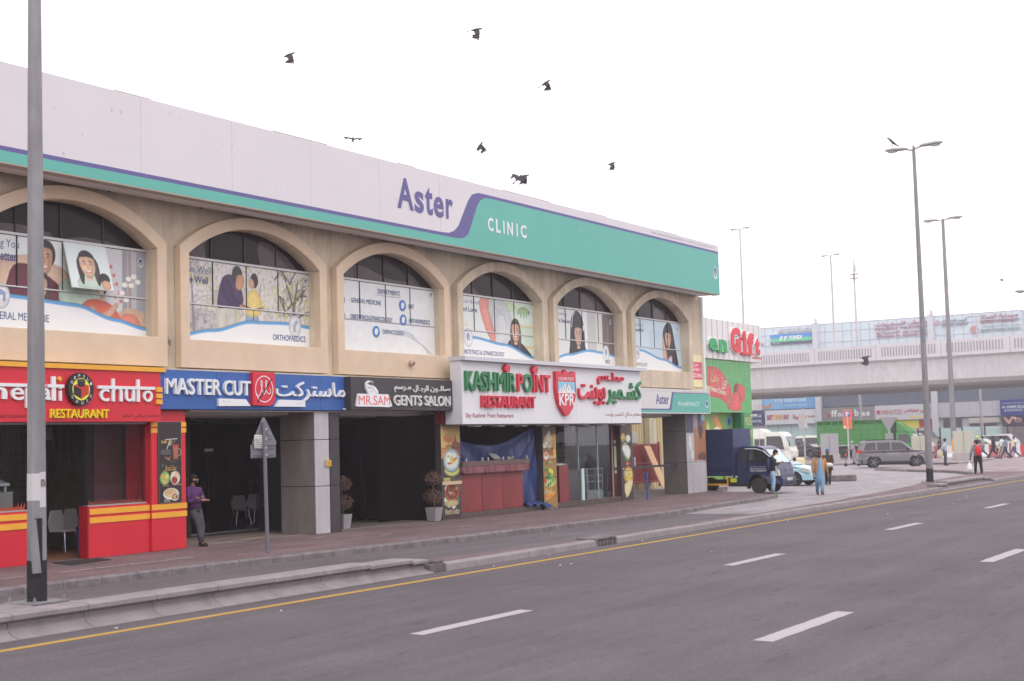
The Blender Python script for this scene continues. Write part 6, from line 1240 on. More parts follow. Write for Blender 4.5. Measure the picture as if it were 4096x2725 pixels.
for s_ in (-1, 1):
    wheel(tk, 1.75, s_ * .76, .34, .2, RIMD); wheel(tk, -1.3, s_ * .76, .34, .26, RIMD)
    q = MB(); q.prism([(2.5, .78), (2.74, .78), (2.7, 1.0), (2.6, 1.16), (2.5, 1.14), (2.44, .95)], s_ * .8, s_ * .42, HL, 'xz'); o = q.build('headlight', tk, bevel=.03)
    q = MB(); q.tube([(1.2, s_ * .86, 1.94), (1.7, s_ * .85, 1.93), (2.05, s_ * .82, 1.82), (2.35, s_ * .8, 1.55)], .028, CHRM, 8); q.build('rain_guard', tk)
    q = MB(); q.tube([(2.45, s_ * .75, 1.35), (2.62, s_ * .98, 1.42)], .015, BLK, 6); q.ell((2.65, s_ * 1.03, 1.42), (.07, .1, .09), BLK, 10, 6); q.build('wing_mirror', tk)
    slab(tk, 'door_handle', 1.05, 1.18, s_ * .868 - .02, s_ * .868 + .02, 1.06, 1.12, BLK); q = MB(); q.box(1.27, 1.285, s_ * .87 - .012, s_ * .87 + .012, .62, 1.95, UND); q.build('door_seam', tk)
    for x0, x1, z0, z1 in ((-.72, -.66, .42, .78), (.28, .34, .42, .78), (-.72, .34, .38, .45)): slab(tk, 'side_guard', x0, x1, s_ * .86 - .015, s_ * .86 + .015, z0, z1, ORG)
    slab(tk, 'mud_flap', 1.22, 1.3, s_ * .62, s_ * .86, .22, .62, UND); slab(tk, 'yellow_tag', .42, .72, s_ * .8, s_ * .82, .5, .68, paint(214, 214, 70)); slab(tk, 'fuel_tank', .3, 1.1, s_ * .45, s_ * .78, .32, .7, UND)
slab(tk, 'bumper', 2.66, 2.84, -.72, .72, .34, .66, BT, .05); slab(tk, 'air_intake', 2.8, 2.85, -.45, .45, .38, .48, BLK); slab(tk, 'number_plate', 2.845, 2.86, -.26, .26, .55, .67, PLT)
q = MB(); write(Frame((2.861, -.2, .57), (0, 1, 0)), '11118', 0.02, .4, .0, .08, BLK, mb=q); q.build('plate_digits', tk)
q = MB(); q.lathe([(.07, 0), (.07, .02), (.05, .02), (.05, .0)], (2.73, 0, 1.0), CHRM, 16, 'x'); q.build('badge', tk); 
for s_ in (-1, 1): q = MB(); q.tube([(2.58, s_ * .1, 1.32), (2.5, s_ * .5, 1.4)], .012, BLK, 5); q.build('wiper', tk)
fk = Frame((0, -.885, 0)); q = MB()
for t, z0, z1, A in (('جرين جيفت متجر ذ م م', 1.13, 1.2, True), ('GREEN GIFT DEPARTMENT STORE LLC', 1.05, 1.1, False), ('050-3380839', .96, 1.02, False)):
    q2 = MB(); write(Frame((0, 0, 0)), t, 1.4, 2.15, z0, z1, PLT, d=0, th=.002, off=.01, arabic=A, mb=q2); q.add([(v[0], -yk(v[0], v[2]) - .004 + v[1], v[2]) for v in q2.v], q2.f, PLT)
q.build('door_lettering', tk)
q = MB(); q.add([(0, 0, 0), (.35, .1, 0), (.2, .05, .14), (.05, .2, .02), (.5, .0, 0), (.4, .1, .1)], [(0, 1, 2), (0, 2, 3), (1, 4, 5)], paint(226, 206, 196)); tag(q.build('cardboard_flap'), 'scrap of pinkish cardboard on top of the blue truck box', 'cardboard').location = (59.0, 25.6, 2.84)
# pale blue saloon
LB = mat('pale_blue_paint', V(170, 206, 226), .3, spec=.5, coat=.4)
t, yl, yc = car('pale_blue_car', 'pale blue saloon car parked beside the blue truck, mostly hidden by it', 'car', (67.6, 26.2, 0), -95, LB,
    [(2.16, .5), (2.12, .72), (1.95, .84), (1.1, 1.0), (-1.6, 1.02), (-2.1, .98), (-2.2, .6)], [(1.1, .98), (.35, 1.4), (-.2, 1.47), (-1.0, 1.42), (-1.65, 1.02)], 1.72, [1.36, -1.25], .32, [[(.9, 1.02), (.3, 1.35), (-.25, 1.4), (-.25, 1.02)], [(-.32, 1.02), (-.32, 1.4), (-.9, 1.36), (-1.4, 1.04)]])
cross_pane(t, 'windscreen', (1.12, 1.0), (.33, 1.42), yc, CGL2, .06)
for s_ in (-1, 1): q = MB(); q.prism([(1.78, .72), (2.1, .66), (2.08, .8), (1.75, .88)], s_ * .84, s_ * .45, HL, 'xz'); q.build('headlight', t, bevel=.02); q = MB(); q.ell((2.1, s_ * .6, .42), (.06, .1, .05), HL, 10, 6); q.build('fog_lamp', t)
for k in range(4): slab(t, 'grille_bar', 2.1, 2.17, -.36, .36, .64 + .045 * k, .66 + .045 * k, CHRM)
slab(t, 'grille', 2.08, 2.15, -.38, .38, .62, .82, BLK); slab(t, 'lower_intake', 2.1, 2.17, -.45, .45, .32, .42, BLK); slab(t, 'number_plate', 2.17, 2.185, -.26, .26, .46, .58, PLT)
# grey estate car in the yard
GP = mat('grey_metallic', V(122, 114, 122), .35, spec=.5, metal=.2, coat=.3)
t, yl, yc = car('grey_suv', 'grey four-by-four car crossing the paved yard behind the tall lamp post', 'car', (101.6, 30.55, 0), -66, GP,
    [(2.2, .5), (2.22, .75), (2.1, .98), (1.2, 1.08), (-2.1, 1.1), (-2.2, .95), (-2.22, .5)], [(1.25, 1.05), (.5, 1.66), (.1, 1.72), (-1.75, 1.73), (-2.0, 1.62), (-2.15, 1.05)], 1.82, [1.36, -1.28], .36,
    [[(1.0, 1.12), (.5, 1.56), (-.15, 1.6), (-.15, 1.12)], [(-.25, 1.12), (-.25, 1.6), (-1.05, 1.6), (-1.05, 1.12)], [(-1.15, 1.12), (-1.15, 1.6), (-1.7, 1.58), (-1.9, 1.14)]], s=1.12, taper=.17, rim=RIML, spokes=5)
cross_pane(t, 'windscreen', (1.25, 1.06), (.5, 1.66), yc, CGL2, .06); cross_pane(t, 'rear_window', (-2.13, 1.08), (-2.0, 1.62), yc, CGL, .1, (-.012, .0))
for s_ in (-1, 1): slab(t, 'tail_light', -2.25, -2.08, s_ * .8 - .1, s_ * .8 + .1, .92, 1.18, TLR, .02); slab(t, 'headlight', 2.02, 2.2, s_ * .72 - .14, s_ * .72 + .14, .78, .96, HL, .03); q = MB(); q.ell((.85, s_ * 1.0, 1.16), (.08, .12, .08), BLK, 10, 6); q.build('wing_mirror', t)
for s_ in (-1, 1):
    for x in (-.35, .75): slab(t, 'door_handle', x - .35, x - .18, s_ * .9 - .02, s_ * .9 + .02, .98, 1.02, BLK)
    q = MB(); q.tube([(-1.6, s_ * .7, 1.76), (.2, s_ * .7, 1.76)], .02, BLK, 6); q.build('roof_rail', t); q = MB(); q.box(-.9, .9, s_ * .9 - .03, s_ * .9 + .03, .3, .4, UND); q.build('side_step', t)
slab(t, 'rear_bumper', -2.3, -2.1, -.86, .86, .42, .66, GP, .04)
# white minibus
WB = mat('white_vehicle_paint', V(232, 226, 222), .35, spec=.5)
def bus(label, loc, rz, s=1.):
    t = thing('minibus', label, 'minibus', loc, rad(rz), 'white minibuses', s)
    def yb(x, z): return 1.02 * (1 - .08 * max(0, z - 1.3) / 1.3) * (1 - .12 * max(0, (x - 3.1) / .4) ** 2)
    q = MB(); tprism(q, sidewall(-3.5, 3.42, .35, [(3.5, .6), (3.5, 1.0), (3.35, 1.35), (3.05, 2.2), (2.75, 2.55), (2.4, 2.64), (-3.3, 2.64), (-3.5, 2.4)], [-1.9, 2.1], .48), yb, WB); q.build('body', t, bevel=.08, seg=3)
    for p in ([(2.95, 1.15), (2.9, 1.35), (2.75, 2.1), (2.6, 2.28), (1.4, 2.28), (1.4, 1.25), (1.7, 1.25)], [(-3.3, 1.25), (-3.3, 2.28), (.2, 2.28), (.2, 1.25)]): side_pane(t, 'side_window', p, yb, CGL)
    for x in (.38, .86): side_pane(t, 'door_window', [(x, .75), (x, 2.0), (x + .34, 2.0), (x + .34, .75)], yb, CGL, .03); side_pane(t, 'door_frame', [(x - .05, .4), (x - .05, 2.1), (x + .4, 2.1), (x + .4, .4)], yb, mat('door_shadow', V(120, 112, 112), .5), .02)
    cross_pane(t, 'windscreen', (3.36, 1.35), (3.02, 2.3), yb, CGL2, .12, (.03, .01))
    for s_ in (-1, 1):
        slab(t, 'headlight', 3.36, 3.52, s_ * .76 - .16, s_ * .76 + .16, .78, 1.06, HL, .03); wheel(t, 2.1, s_ * .88, .38, .24, RIML); wheel(t, -1.9, s_ * .88, .38, .28, RIML); q = MB(); q.tube([(3.2, s_ * .95, 2.0), (3.45, s_ * 1.12, 1.8)], .02, BLK, 5); q.ell((3.46, s_ * 1.14, 1.6), (.06, .07, .16), BLK, 8, 6); q.build('wing_mirror', t)
    return t
b0 = bus('white minibus with open-patterned side door behind the blue truck', (123.2, 49.8, 0), -88, 1.08)
dup(b0, (131, 55.2, 0), rad(-86), 'roof of a second white minibus showing above the first one', 1.22)
# green high-sided lorry
GT = mat('lorry_green', V(80, 142, 78), .45, var=.08, vs=.8); GT2 = mat('lorry_green_rail', V(70, 140, 70), .5)
lt = thing('green_lorry', 'long bright green high-sided lorry under the flyover', 'lorry', (148, 47.8, 0), rad(-90))
slab(lt, 'cargo_wall', -4.4, 3.6, -1.2, 1.2, 1.35, 3.45, GT); slab(lt, 'lower_rail', -4.4, 3.6, -1.22, 1.22, 1.2, 1.35, mat('rail_grey', V(176, 170, 172), .5)); slab(lt, 'top_rail', -4.4, 3.6, -1.23, 1.23, 3.84, 3.9, GT2)
for k in range(11):
    x = -4.4 + k * .79; slab(lt, 'upright', x, x + .07, -1.26, 1.26, 1.35, 3.86, GT2)
for z in (1.85, 2.4, 2.95, 3.42): slab(lt, 'cross_rail', -4.4, 3.6, -1.25, 1.25, z, z + .06, GT2)
q = MB(); 
for k in range(60): q.box(-4.35 + k * .133, -4.31 + k * .133, -1.23, -1.19, 3.45, 3.86, GT2)
q.build('top_slats', lt, kind='stuff'); slab(lt, 'chassis', -4.4, 4.0, -.9, .9, .5, 1.2, UND); slab(lt, 'ladder_panel', 3.62, 3.95, -1.1, 1.1, .9, 3.6, mat('dark_green', V(40, 70, 48), .6))
for k in range(9): slab(lt, 'rung', 3.66, 3.92, -1.14, -1.1, 1.2 + k * .27, 1.25 + k * .27, BLK)
def yt(x, z): return 1.1 * (1 - .08 * max(0, z - 1.3))
q = MB(); tprism(q, sidewall(4.0, 5.98, .5, [(6.05, .7), (6.02, 1.3), (5.7, 2.3), (5.55, 2.45), (4.0, 2.5)], [5.0], .52), yt, GT); q.build('cab', lt, bevel=.07, seg=3)
q = MB(); tprism(q, [(4.02, 2.45), (5.6, 2.45), (5.3, 2.75), (4.7, 3.3), (4.3, 3.55), (4.02, 3.6)], lambda x, z: .95, GT); q.build('wind_deflector', lt, bevel=.12, seg=3)
side_pane(lt, 'side_window', [(4.3, 1.55), (5.6, 1.4), (5.45, 2.0), (5.3, 2.3), (4.3, 2.3)], yt, CGL); cross_pane(lt, 'windscreen', (6.02, 1.35), (5.66, 2.35), yt, CGL2, .1, (.02, .01))
for s_ in (-1, 1):
    for x in (5.0, -2.6, -1.6): wheel(lt, x, s_ * .98, .48, .3, RIMD)
    slab(lt, 'headlight', 5.9, 6.08, s_ * .8 - .18, s_ * .8 + .18, .75, 1.05, HL, .04); q = MB(); q.tube([(5.7, s_ * 1.05, 2.2), (5.85, s_ * 1.25, 2.1)], .02, BLK, 5); q.ell((5.86, s_ * 1.27, 1.9), (.07, .08, .22), BLK, 8, 6); q.build('wing_mirror', lt)
q = MB(); q.lathe([(.1, 3.55), (.1, 3.75), (.06, 3.8)], (4.9, -.5, -.4), paint(226, 110, 60), 10); q.build('beacon', lt)
# traffic further away
car('dark_car', 'dark charcoal car passing behind the white minibus', 'car', (150.5, 55.6, 0), -90, mat('charcoal_paint', V(74, 68, 80), .3, coat=.4), [(2.4, .5), (2.42, .8), (2.2, 1.0), (1.1, 1.12), (-2.2, 1.15), (-2.4, .6)], [(1.15, 1.1), (.3, 1.65), (-.3, 1.72), (-1.7, 1.66), (-2.25, 1.15)], 1.95, [1.5, -1.4], .38, [[(.95, 1.15), (.25, 1.58), (-.3, 1.62), (-.3, 1.15)], [(-.4, 1.15), (-.4, 1.62), (-1.6, 1.55), (-1.9, 1.18)]], s=1.1)
def van(label, loc, rz, s):
    t, _, yc = car('white_van', label, 'van', loc, rz, WB, [(2.3, .5), (2.35, .9), (2.2, 1.15), (1.6, 1.3), (-2.4, 1.3), (-2.45, .5)], [(1.7, 1.25), (1.1, 2.05), (.8, 2.2), (-2.3, 2.2), (-2.42, 1.25)], 1.85, [1.5, -1.5], .34, [[(1.5, 1.32), (1.05, 1.95), (.3, 1.98), (.3, 1.32)], [(.1, 1.32), (.1, 1.98), (-2.1, 1.98), (-2.1, 1.32)]], s=s, belt=1.25, taper=.15, spokes=0, group='white vans beyond the lorry')
    cross_pane(t, 'windscreen', (1.72, 1.28), (1.1, 2.05), yc, CGL2, .06)
    for s_ in (-1, 1): slab(t, 'tail_light', -2.48, -2.4, s_ * .75 - .1, s_ * .75 + .1, .9, 1.3, TLR)
    return t
van('white van half hidden between the dark car and the green lorry', (160, 58.0, 0), 90, 1.1); van('white van in front of the green lorry cab, further back', (170, 48.2, 0), -90, 1.35); van('white people carrier just in front of the green lorry cab', (156, 44.9, 0), -90, 1.08)
t, _, yc = car('taxi', 'pale taxi with a green roof and a yellow roof light behind the barriers', 'taxi', (140, 33.6, 0), -92, paint(206, 200, 190), [(2.2, .5), (2.2, .8), (1.2, 1.0), (-1.9, 1.02), (-2.2, .6)], [(1.2, 1.0), (.4, 1.45), (-1.0, 1.5), (-1.8, 1.02)], 1.8, [1.4, -1.35], .34, [[(.95, 1.04), (.35, 1.38), (-.3, 1.4), (-.3, 1.04)], [(-.38, 1.04), (-.38, 1.4), (-1.0, 1.4), (-1.5, 1.06)]], s=1.15)
slab(t, 'green_roof', -1.0, .38, -.62, .62, 1.5, 1.52, paint(90, 176, 140)); q = MB(); q.ell((-.2, 0, 1.6), (.12, .22, .1), paint(236, 214, 60), 10, 6); q.build('roof_light', t)
car('silver_suv', 'silver four-by-four car behind the walking group', 'car', (146, 33.8, 0), 88, paint(206, 196, 204), [(2.3, .5), (2.3, .9), (1.4, 1.15), (-2.2, 1.2), (-2.3, .5)], [(1.4, 1.12), (.7, 1.75), (-1.5, 1.85), (-2.2, 1.18)], 1.9, [1.45, -1.4], .38, [[(1.1, 1.2), (.6, 1.68), (-.2, 1.72), (-.2, 1.2)], [(-.3, 1.2), (-.3, 1.72), (-1.6, 1.7), (-1.9, 1.24)]], s=1.1)

# ---------------------------------------------------------------- lamp posts and signs
POLE = mat('galvanised_pole', V(146, 140, 148), .55, metal=.15, var=.12, vs=2.5, streak=.2); POLEF = mat('far_pole_grey', V(186, 174, 182), .6); BAND = mat('black_band', V(44, 42, 48), .5, var=.3, vs=6, spec=.3)
def lamp_head(par, x, y, z, dirx, s=1.):
    """a flat street lamp head reaching out along +-y"""
    q = MB(); d = dirx; q.tube([(x, y, z - .1), (x, y + d * .35 * s, z + .0)], .035 * s, POLE, 8); q.build('arm', par)
    q = MB(); pts = [(.3, .09, .06), (.5, .16, .1), (.95, .2, .12), (1.2, .17, .1), (1.38, .03, .03)]
    vs = []; n = 10
    for a, w, h in pts: vs += [(x + w * s * cos(2 * PI * k / n), y + d * a * s, z + .02 * s + .12 * (a - .3) * s * .3 + h * s * (sin(2 * PI * k / n) if sin(2 * PI * k / n) > 0 else .55 * sin(2 * PI * k / n))) for k in range(n)]
    q.add(vs, [(i * n + k, i * n + (k + 1) % n, (i + 1) * n + (k + 1) % n, (i + 1) * n + k) for i in range(len(pts) - 1) for k in range(n)] + [tuple(range(n)), tuple((len(pts) - 1) * n + k for k in range(n))], mat('lamp_grey', V(166, 160, 168), .5)); o = q.build('lamp_head', par, smooth=True)
    q = MB(); q.ell((x, y + d * 1.0 * s, z - .03 * s), (.14 * s, .24 * s, .06 * s), mat('lamp_lens', V(206, 196, 198), .3), 10, 6); q.build('lens', o)
def lamp_post(label, x, y, z0, h, r0, r1, heads=True, band=.55, s=1., n=8, mat_=None, plate=True):
    t = thing('street_lamp', label, 'street lamp', (x, y, z0), 0, 'street lamps'); m = mat_ or POLE
    q = MB(); q.tube([(0, 0, band), (0, 0, h)], [r0 + (r1 - r0) * band / h, r1], m, n, ph=.5); q.build('pole', t)
    if band: q = MB(); q.tube([(0, 0, 0), (0, 0, band)], [r0 * 1.01, r0 * 1.005], BAND, n, ph=.5); q.build('painted_band', t)
    if plate:
        q = MB(); q.box(-.34, .34, -.34, .34, 0, .02, POLE); q.build('base_plate', t)
        for a in (-1, 1):
            for b in (-1, 1): q = MB(); q.lathe([(.03, .02), (.03, .06), (.018, .06), (.018, .1)], (a * .27, b * .27, 0), POLE, 6); q.build('bolt', t)
    if heads: q = MB(); q.tube([(0, 0, h), (0, 0, h + .15)], r1 * .8, m, 8); q.build('cap', t); lamp_head(t, 0, 0, h + .02, 1, s); lamp_head(t, 0, 0, h + .08, -1, s)
    return t
q = MB(); q.add([(a * w, b * w * .8, z) for z, w in ((.0, .62), (.17, .4)) for a, b in ((-1, -1), (1, -1), (1, 1), (-1, 1))], [(0, 1, 5, 4), (1, 2, 6, 5), (2, 3, 7, 6), (3, 0, 4, 7), (4, 5, 6, 7)], KERB); o = q.build('lamp_plinth', median, world=False); 
me = o.data
for v in me.vertices: v.co.x += 14.38; v.co.y += 17.22; v.co.z += .145
L1 = lamp_post('tall grey lamp post at the left edge with a black foot and open hatch', 14.38, 17.2, .315, 15.4, .15, .07, True, .62)
q = MB(); q.box(-.145, -.03, -.155, -.12, .47, 1.24, mat('hatch_dark', V(30, 28, 32), .8)); q.build('hatch_opening', L1)
q = MB(); q.add([(-.27, -.13, 1.2), (-.15, -.17, 1.23), (-.06, -.17, .44), (-.2, -.15, .44), (-.27, -.122, 1.2), (-.15, -.16, 1.23), (-.06, -.16, .44), (-.2, -.14, .44)], [(3, 2, 1, 0), (4, 5, 6, 7), (0, 1, 5, 4), (1, 2, 6, 5), (2, 3, 7, 6), (3, 0, 4, 7)], POLE); q.build('hatch_door', L1)
STK = mat('sticker_grey', V(200, 192, 200), .5)
for aa, z0, z1 in (((-202.5, -157.5, -112.5), 1.5, 1.9), ((-112.5, -67.5), 1.4, 1.92)):
    q = MB(); vs = []
    for a in aa: vs += [((.15 - .0052 * z_) * cos(rad(a)) * 1.02, (.15 - .0052 * z_) * sin(rad(a)) * 1.02, z_) for z_ in (z0, z1)]
    q.add(vs, [(2 * k, 2 * k + 2, 2 * k + 3, 2 * k + 1) for k in range(len(aa) - 1)], STK); q.build('sticker', L1)
write(Frame((.0, -.1385, 0), (1, 0, 0)), 'RTA', -.03, .045, 1.7, 1.81, BLK, d=.001, off=.01, name='lettering', parent=None).parent = L1
lamp_post('tall double-headed lamp post on the brick wedge with a crow on top', 65.89, 18.14, .15, 15.5, .16, .075, True, .62)
lamp_post('double-headed lamp post behind the concrete cabinet, slightly shorter in view', 134, 34.5, .0, 22.2, .27, .14, True, .8, 1.35, plate=False)
lamp_post('thin lamp post rising behind the white gift store fascia', 165, 67.5, 9.5, 18.8, .16, .09, True, 0, 1.0, mat_=POLEF, plate=False)
lamp_post('thin lamp post standing on the flyover left of the aerial mast', 165, 56.0, 9.5, 14.4, .16, .09, True, 0, .9, mat_=POLEF, plate=False)
lamp_post('slim lamp post in front of the mall windows near the orange gold sign', 190, 45.25, 0, 17.3, .22, .1, True, 0, 1.0, mat_=POLEF, plate=False)
t = thing('street_lamp', 'street lamp whose head only just enters the right edge', 'street lamp', (134, 26.6, 0), 0, 'street lamps'); q = MB(); q.tube([(0, 0, 0), (0, 0, 14.9)], [.2, .11], POLE, 8); q.build('pole', t); lamp_head(t, 0, 0, 14.9, 1, 1.3); lamp_head(t, 0, 0, 14.95, -1, 1.3)
am = thing('aerial_mast', 'thin aerial mast with a small platform beyond the flyover', 'mast', (190, 61.3, 0)); q = MB(); q.tube([(0, 0, 0), (0, 0, 24), (0, 0, 27)], [.22, .13, .05], POLEF, 8); q.build('mast', am)
q = MB(); 
for z in (23.7, 24.3): q.box(-.5, .5, -.6, .6, z, z + .06, POLEF)
for y in (-.6, 0, .6): q.box(-.5, -.44, y - .03, y + .03, 23.7, 24.3, POLEF)
q.box(-.1, .1, -.25, .05, 24.6, 25.6, POLEF); q.build('platform', am)
# triangular sign seen from behind
TS = mat('sign_back_grey', V(124, 118, 130), .5, metal=.1); TS2 = mat('sign_pole_grey', V(110, 108, 122), .5)
ts = thing('traffic_sign', 'back of a grey triangular traffic sign on a grey pole at the kerb', 'traffic sign', (24.56, 21.72, .157))
q = MB(); q.tube([(0.03, 0, 0), (-.03, 0, 2.95)], .045, TS2, 12); q.build('pole', ts)
q = MB(); q.prism([(-.34, 2.42), (.43, 2.42), (.44, 2.5), (.07, 3.04), (.03, 3.06), (-.01, 3.04), (-.35, 2.5)], .05, .07, TS, 'xz'); q.build('triangle_plate', ts); q = MB(); q.box(-.39, .45, .075, .09, 2.14, 2.44, TS); q.build('backing_plate', ts)
for z, a, b in ((2.78, -.05, .15), (2.56, -.2, .28), (2.36, -.33, .4), (2.2, -.33, .4)): q = MB(); q.box(a, b, .03, .05, z, z + .018, TS2); q.lathe([(.053, z - .015), (.053, z + .03)], (-.0, 0, 0), STEEL, 10); q.build('bracket', ts)
f = Flat(Frame((0, .028, 0)), .0); f.rect(-.32, -.06, 2.36, 2.66, (228, 224, 226)); 
for t_, z in (('FAMILY VISA', 2.6), ('FREELANCE VISA', 2.55), ('RENEWAL', 2.51), ('TRADE LICENCE', 2.47), ('ALL PRO SERVICES', 2.43)): f.text(t_, -.3, -.08, z, z + .028, (50, 46, 50), .02)
f.text('052 875 400', -.3, -.08, 2.375, 2.415, (40, 36, 40), .02); f.rect(.14, .24, 2.65, 2.72, (140, 132, 136)); f.mb.build('paper_notice', ts)
# parking sign and others
pz = thing('parking_sign', 'orange parking sign with a blue P on a pole behind the scooter rider', 'sign', (116.7, 38.8, .15)); q = MB(); q.tube([(0, 0, 0), (0, 0, 4.2)], .07, POLEF, 8); q.build('pole', pz)
FPK = Frame((-.1, .0, 0), (.35, -.94, 0)); q = MB(); q.xf = Matrix.Rotation(rad(-70), 4, 'Z'); q.box(-.36, .36, -.03, .0, 2.75, 4.35, paint(236, 116, 66)); q.build('sign_plate', pz)
f = Flat(Frame((-.035, -.012, 0), (cos(rad(-70)), sin(rad(-70)), 0)), .01); f.rect(-.22, .22, 3.75, 4.25, (48, 96, 196)); f.text('P', -.12, .14, 3.8, 4.2, (236, 236, 240), .03); 
for z in (3.5, 3.3, 3.1): f.rect(-.25, .25, z, z + .03, (200, 84, 50))
f.rect(-.3, -.14, 2.8, 3.0, (226, 226, 226)); f.mb.build('sign_print', pz)
pz2 = thing('sign_pole', 'thin pole with a small triangular sign between the minibus and the dark car', 'sign pole', (132.2, 48.3, .15)); q = MB(); q.tube([(0, 0, 0), (0, 0, 4.9)], .08, POLEF, 8); q.build('pole', pz2); q = MB(); q.prism([(-.5, 3.0), (.1, 3.0), (-.2, 3.8)], -.06, -.03, paint(196, 186, 190), 'yz') ; q.build('triangle_plate', pz2); q = MB(); q.box(-.05, -.02, .1, .5, 2.9, 4.4, POLEF); q.build('side_plate', pz2)
pz3 = thing('traffic_sign', 'back of an inverted triangular sign in front of the green lorry cab', 'traffic sign', (125, 37.8, .15)); q = MB(); q.tube([(0, 0, 0), (0, 0, 3.5)], .07, POLEF, 8); q.build('pole', pz3); q = MB(); q.prism([(-.75, 3.7), (.75, 3.7), (0, 2.4)], -.1, -.06, mat('sign_back_far', V(150, 142, 150), .5), 'yz'); q.build('inverted_plate', pz3); q = MB(); q.box(-.1, -.05, -.35, .35, 1.7, 2.3, _M['sign_back_far']); q.build('small_plate', pz3)
CABC = mat('cabinet_cream', V(190, 182, 172), .7, var=.08, vs=2); CABG = mat('cabinet_grey_blue', V(166, 160, 168), .6, var=.08, vs=2); BASEC = mat('cabinet_base', V(176, 164, 168), .9, var=.15, vs=2)
def cabinet(label, x, y, w, h, m, rz=-70, base=.5, dz=.15):
    t = thing('utility_cabinet', label, 'utility cabinet', (x, y, dz), rad(rz), 'roadside utility cabinets'); slab(t, 'base', -w / 2 - .08, w / 2 + .1, -.4, .5, 0, base, BASEC, .02); slab(t, 'housing', -w / 2, w / 2, -.35, .45, base, h, m, .02); slab(t, 'door_seam', -.01, .01, -.36, -.35, base + .05, h - .05, GAP); slab(t, 'latch', .25, .32, -.38, -.35, h * .7, h * .7 + .12, STEEL); return t
cabinet('grey-blue utility cabinet on a concrete base by the parking sign', 121.5, 42.1, 1.5, 2.4, CABG, -75, .6); cabinet('cream utility cabinet on a concrete block between the two standing men', 115.2, 28.95, 1.45, 2.3, CABC, -68, .55); cabinet('cream utility cabinet half hidden by the tall lamp post', 128.5, 36.1, 1.5, 2.1, CABC, -75, .2, .0)
bn = thing('litter_bin', 'low cream litter bin with a dark slot near the minibus wheel', 'bin', (105.2, 38.9, 0)); q = MB(); q.lathe([(.36, 0), (.4, .1), (.4, .62), (.36, .72), (.1, .76)], (0, 0, 0), mat('cream_plastic', V(228, 208, 164), .6), 18); q.build('body', bn); q = MB(); q.lathe([(.41, .14), (.41, .2)], (0, 0, 0), BLK, 18); q.build('band', bn); q = MB(); q.box(-.42, -.3, .05, .25, .36, .58, BLK); q.build('slot', bn)

# barriers, fence
BR, BWH = mat('barrier_maroon', V(176, 96, 104), .7), mat('barrier_white', V(226, 218, 226), .7)
def jersey(label, x, y, rz, L, cols, s=1.):
    t = thing('road_barrier', label, 'barrier', (x, y, .0), rad(rz), 'concrete road barriers', s); n = len(cols)
    for k, m in enumerate(cols): q = MB(); q.prism([(-.35, 0), (.35, 0), (.35, .12), (.15, .45), (.1, 1.15), (-.1, 1.15), (-.15, .45), (-.35, .12)], -L / 2 + L * k / n, -L / 2 + L * (k + 1) / n, m, 'yz'); q.build('block', t)
    return t
jersey('white and maroon concrete barrier behind the man in the grey sweater', 132, 34.5, 90, 2.6, [BR, BWH, BWH, BR]); jersey('white concrete barrier with maroon ends behind the man with the red backpack', 133, 32.1, 90, 3.2, [BR, BWH, BWH, BWH, BR]); jersey('maroon and white striped barrier beside the red plastic barrier', 131.5, 28.95, 60, 1.8, [BWH, BR, BWH, BR, BWH, BR, BWH, BR], 1.1)
pbr = thing('plastic_barrier', 'red plastic water-filled barrier at the right edge', 'barrier', (131.5, 27.9, 0)); q = MB(); q.prism([(-1.0, 0), (1.0, 0), (.95, .5), (.6, .55), (.6, 1.05), (-.85, 1.05), (-.95, .5)], -.3, .3, paint(220, 66, 76), 'yz'); q.build('shell', pbr, bevel=.05); slab(pbr, 'grip_hole', -.32, -.28, .3, .55, .6, .8, paint(150, 40, 50))
q = MB(); q.lathe([(.02, 0), (.17, .05), (.12, .9), (.03, 1.2)], (0, 0, 0), paint(240, 156, 56), 10); tag(q.build('orange_marker'), 'orange marker cone propped on the barrier beside the lamp post', 'marker').location = (132.0, 34.1, .6)
fc = thing('wire_fence', 'tall wire mesh fence with black posts in front of the mall', 'fence', (150, 40, 0)); WRF = mat('fence_wire', V(150, 150, 156), .6)
for k in range(9): y = 55.5 - k * 2.35 if False else 40.3 - (k - 1) * 2.3; slab(fc, 'fence_post', 151.0, 151.12, y - .06, y + .06, 0, 2.9, BLK).location = (-150, -40, 0)
q = MB()
for k in range(13): q.box(151.04, 151.06, 22, 43, .2 + k * .2, .212 + k * .2, WRF)
for k in range(90): q.box(151.04, 151.06, 22 + k * .23, 22.012 + k * .23, .1, 2.6, WRF)
q.build('mesh', fc, world=True, kind='stuff')

# ---------------------------------------------------------------- flyover
FLY = mat('flyover_concrete', V(236, 224, 232), .85, var=.06, vs=.25, streak=.08); FLYP = mat('parapet_concrete', V(222, 210, 220), .8, var=.05, vs=.5)
fo = thing('flyover', 'pale concrete flyover crossing in front of the shopping mall', 'flyover', (160, 48, 0))
def fx(y): return 157 + (y - 32.5) * .135
def loft_y(name, prof, y0, y1, m, n=1):
    q = MB(); k = len(prof); vs = []
    for i in range(n + 1):
        y = y0 + (y1 - y0) * i / n; vs += [(fx(y) + a, y, z) for a, z in prof]
    q.add(vs, [(i * k + j, i * k + (j + 1) % k, (i + 1) * k + (j + 1) % k, (i + 1) * k + j) for i in range(n) for j in range(k)] + [tuple(range(k)), tuple(n * k + j for j in range(k))], m); return q.build(name, fo, world=True)
loft_y('deck', [(0, 10.75), (.25, 10.4), (.7, 8.2), (1.2, 7.75), (2.2, 7.5), (18, 7.45), (19, 7.7), (23, 10.4), (23, 11.0), (.2, 11.2)], -30, 110, FLY)
y = -4.
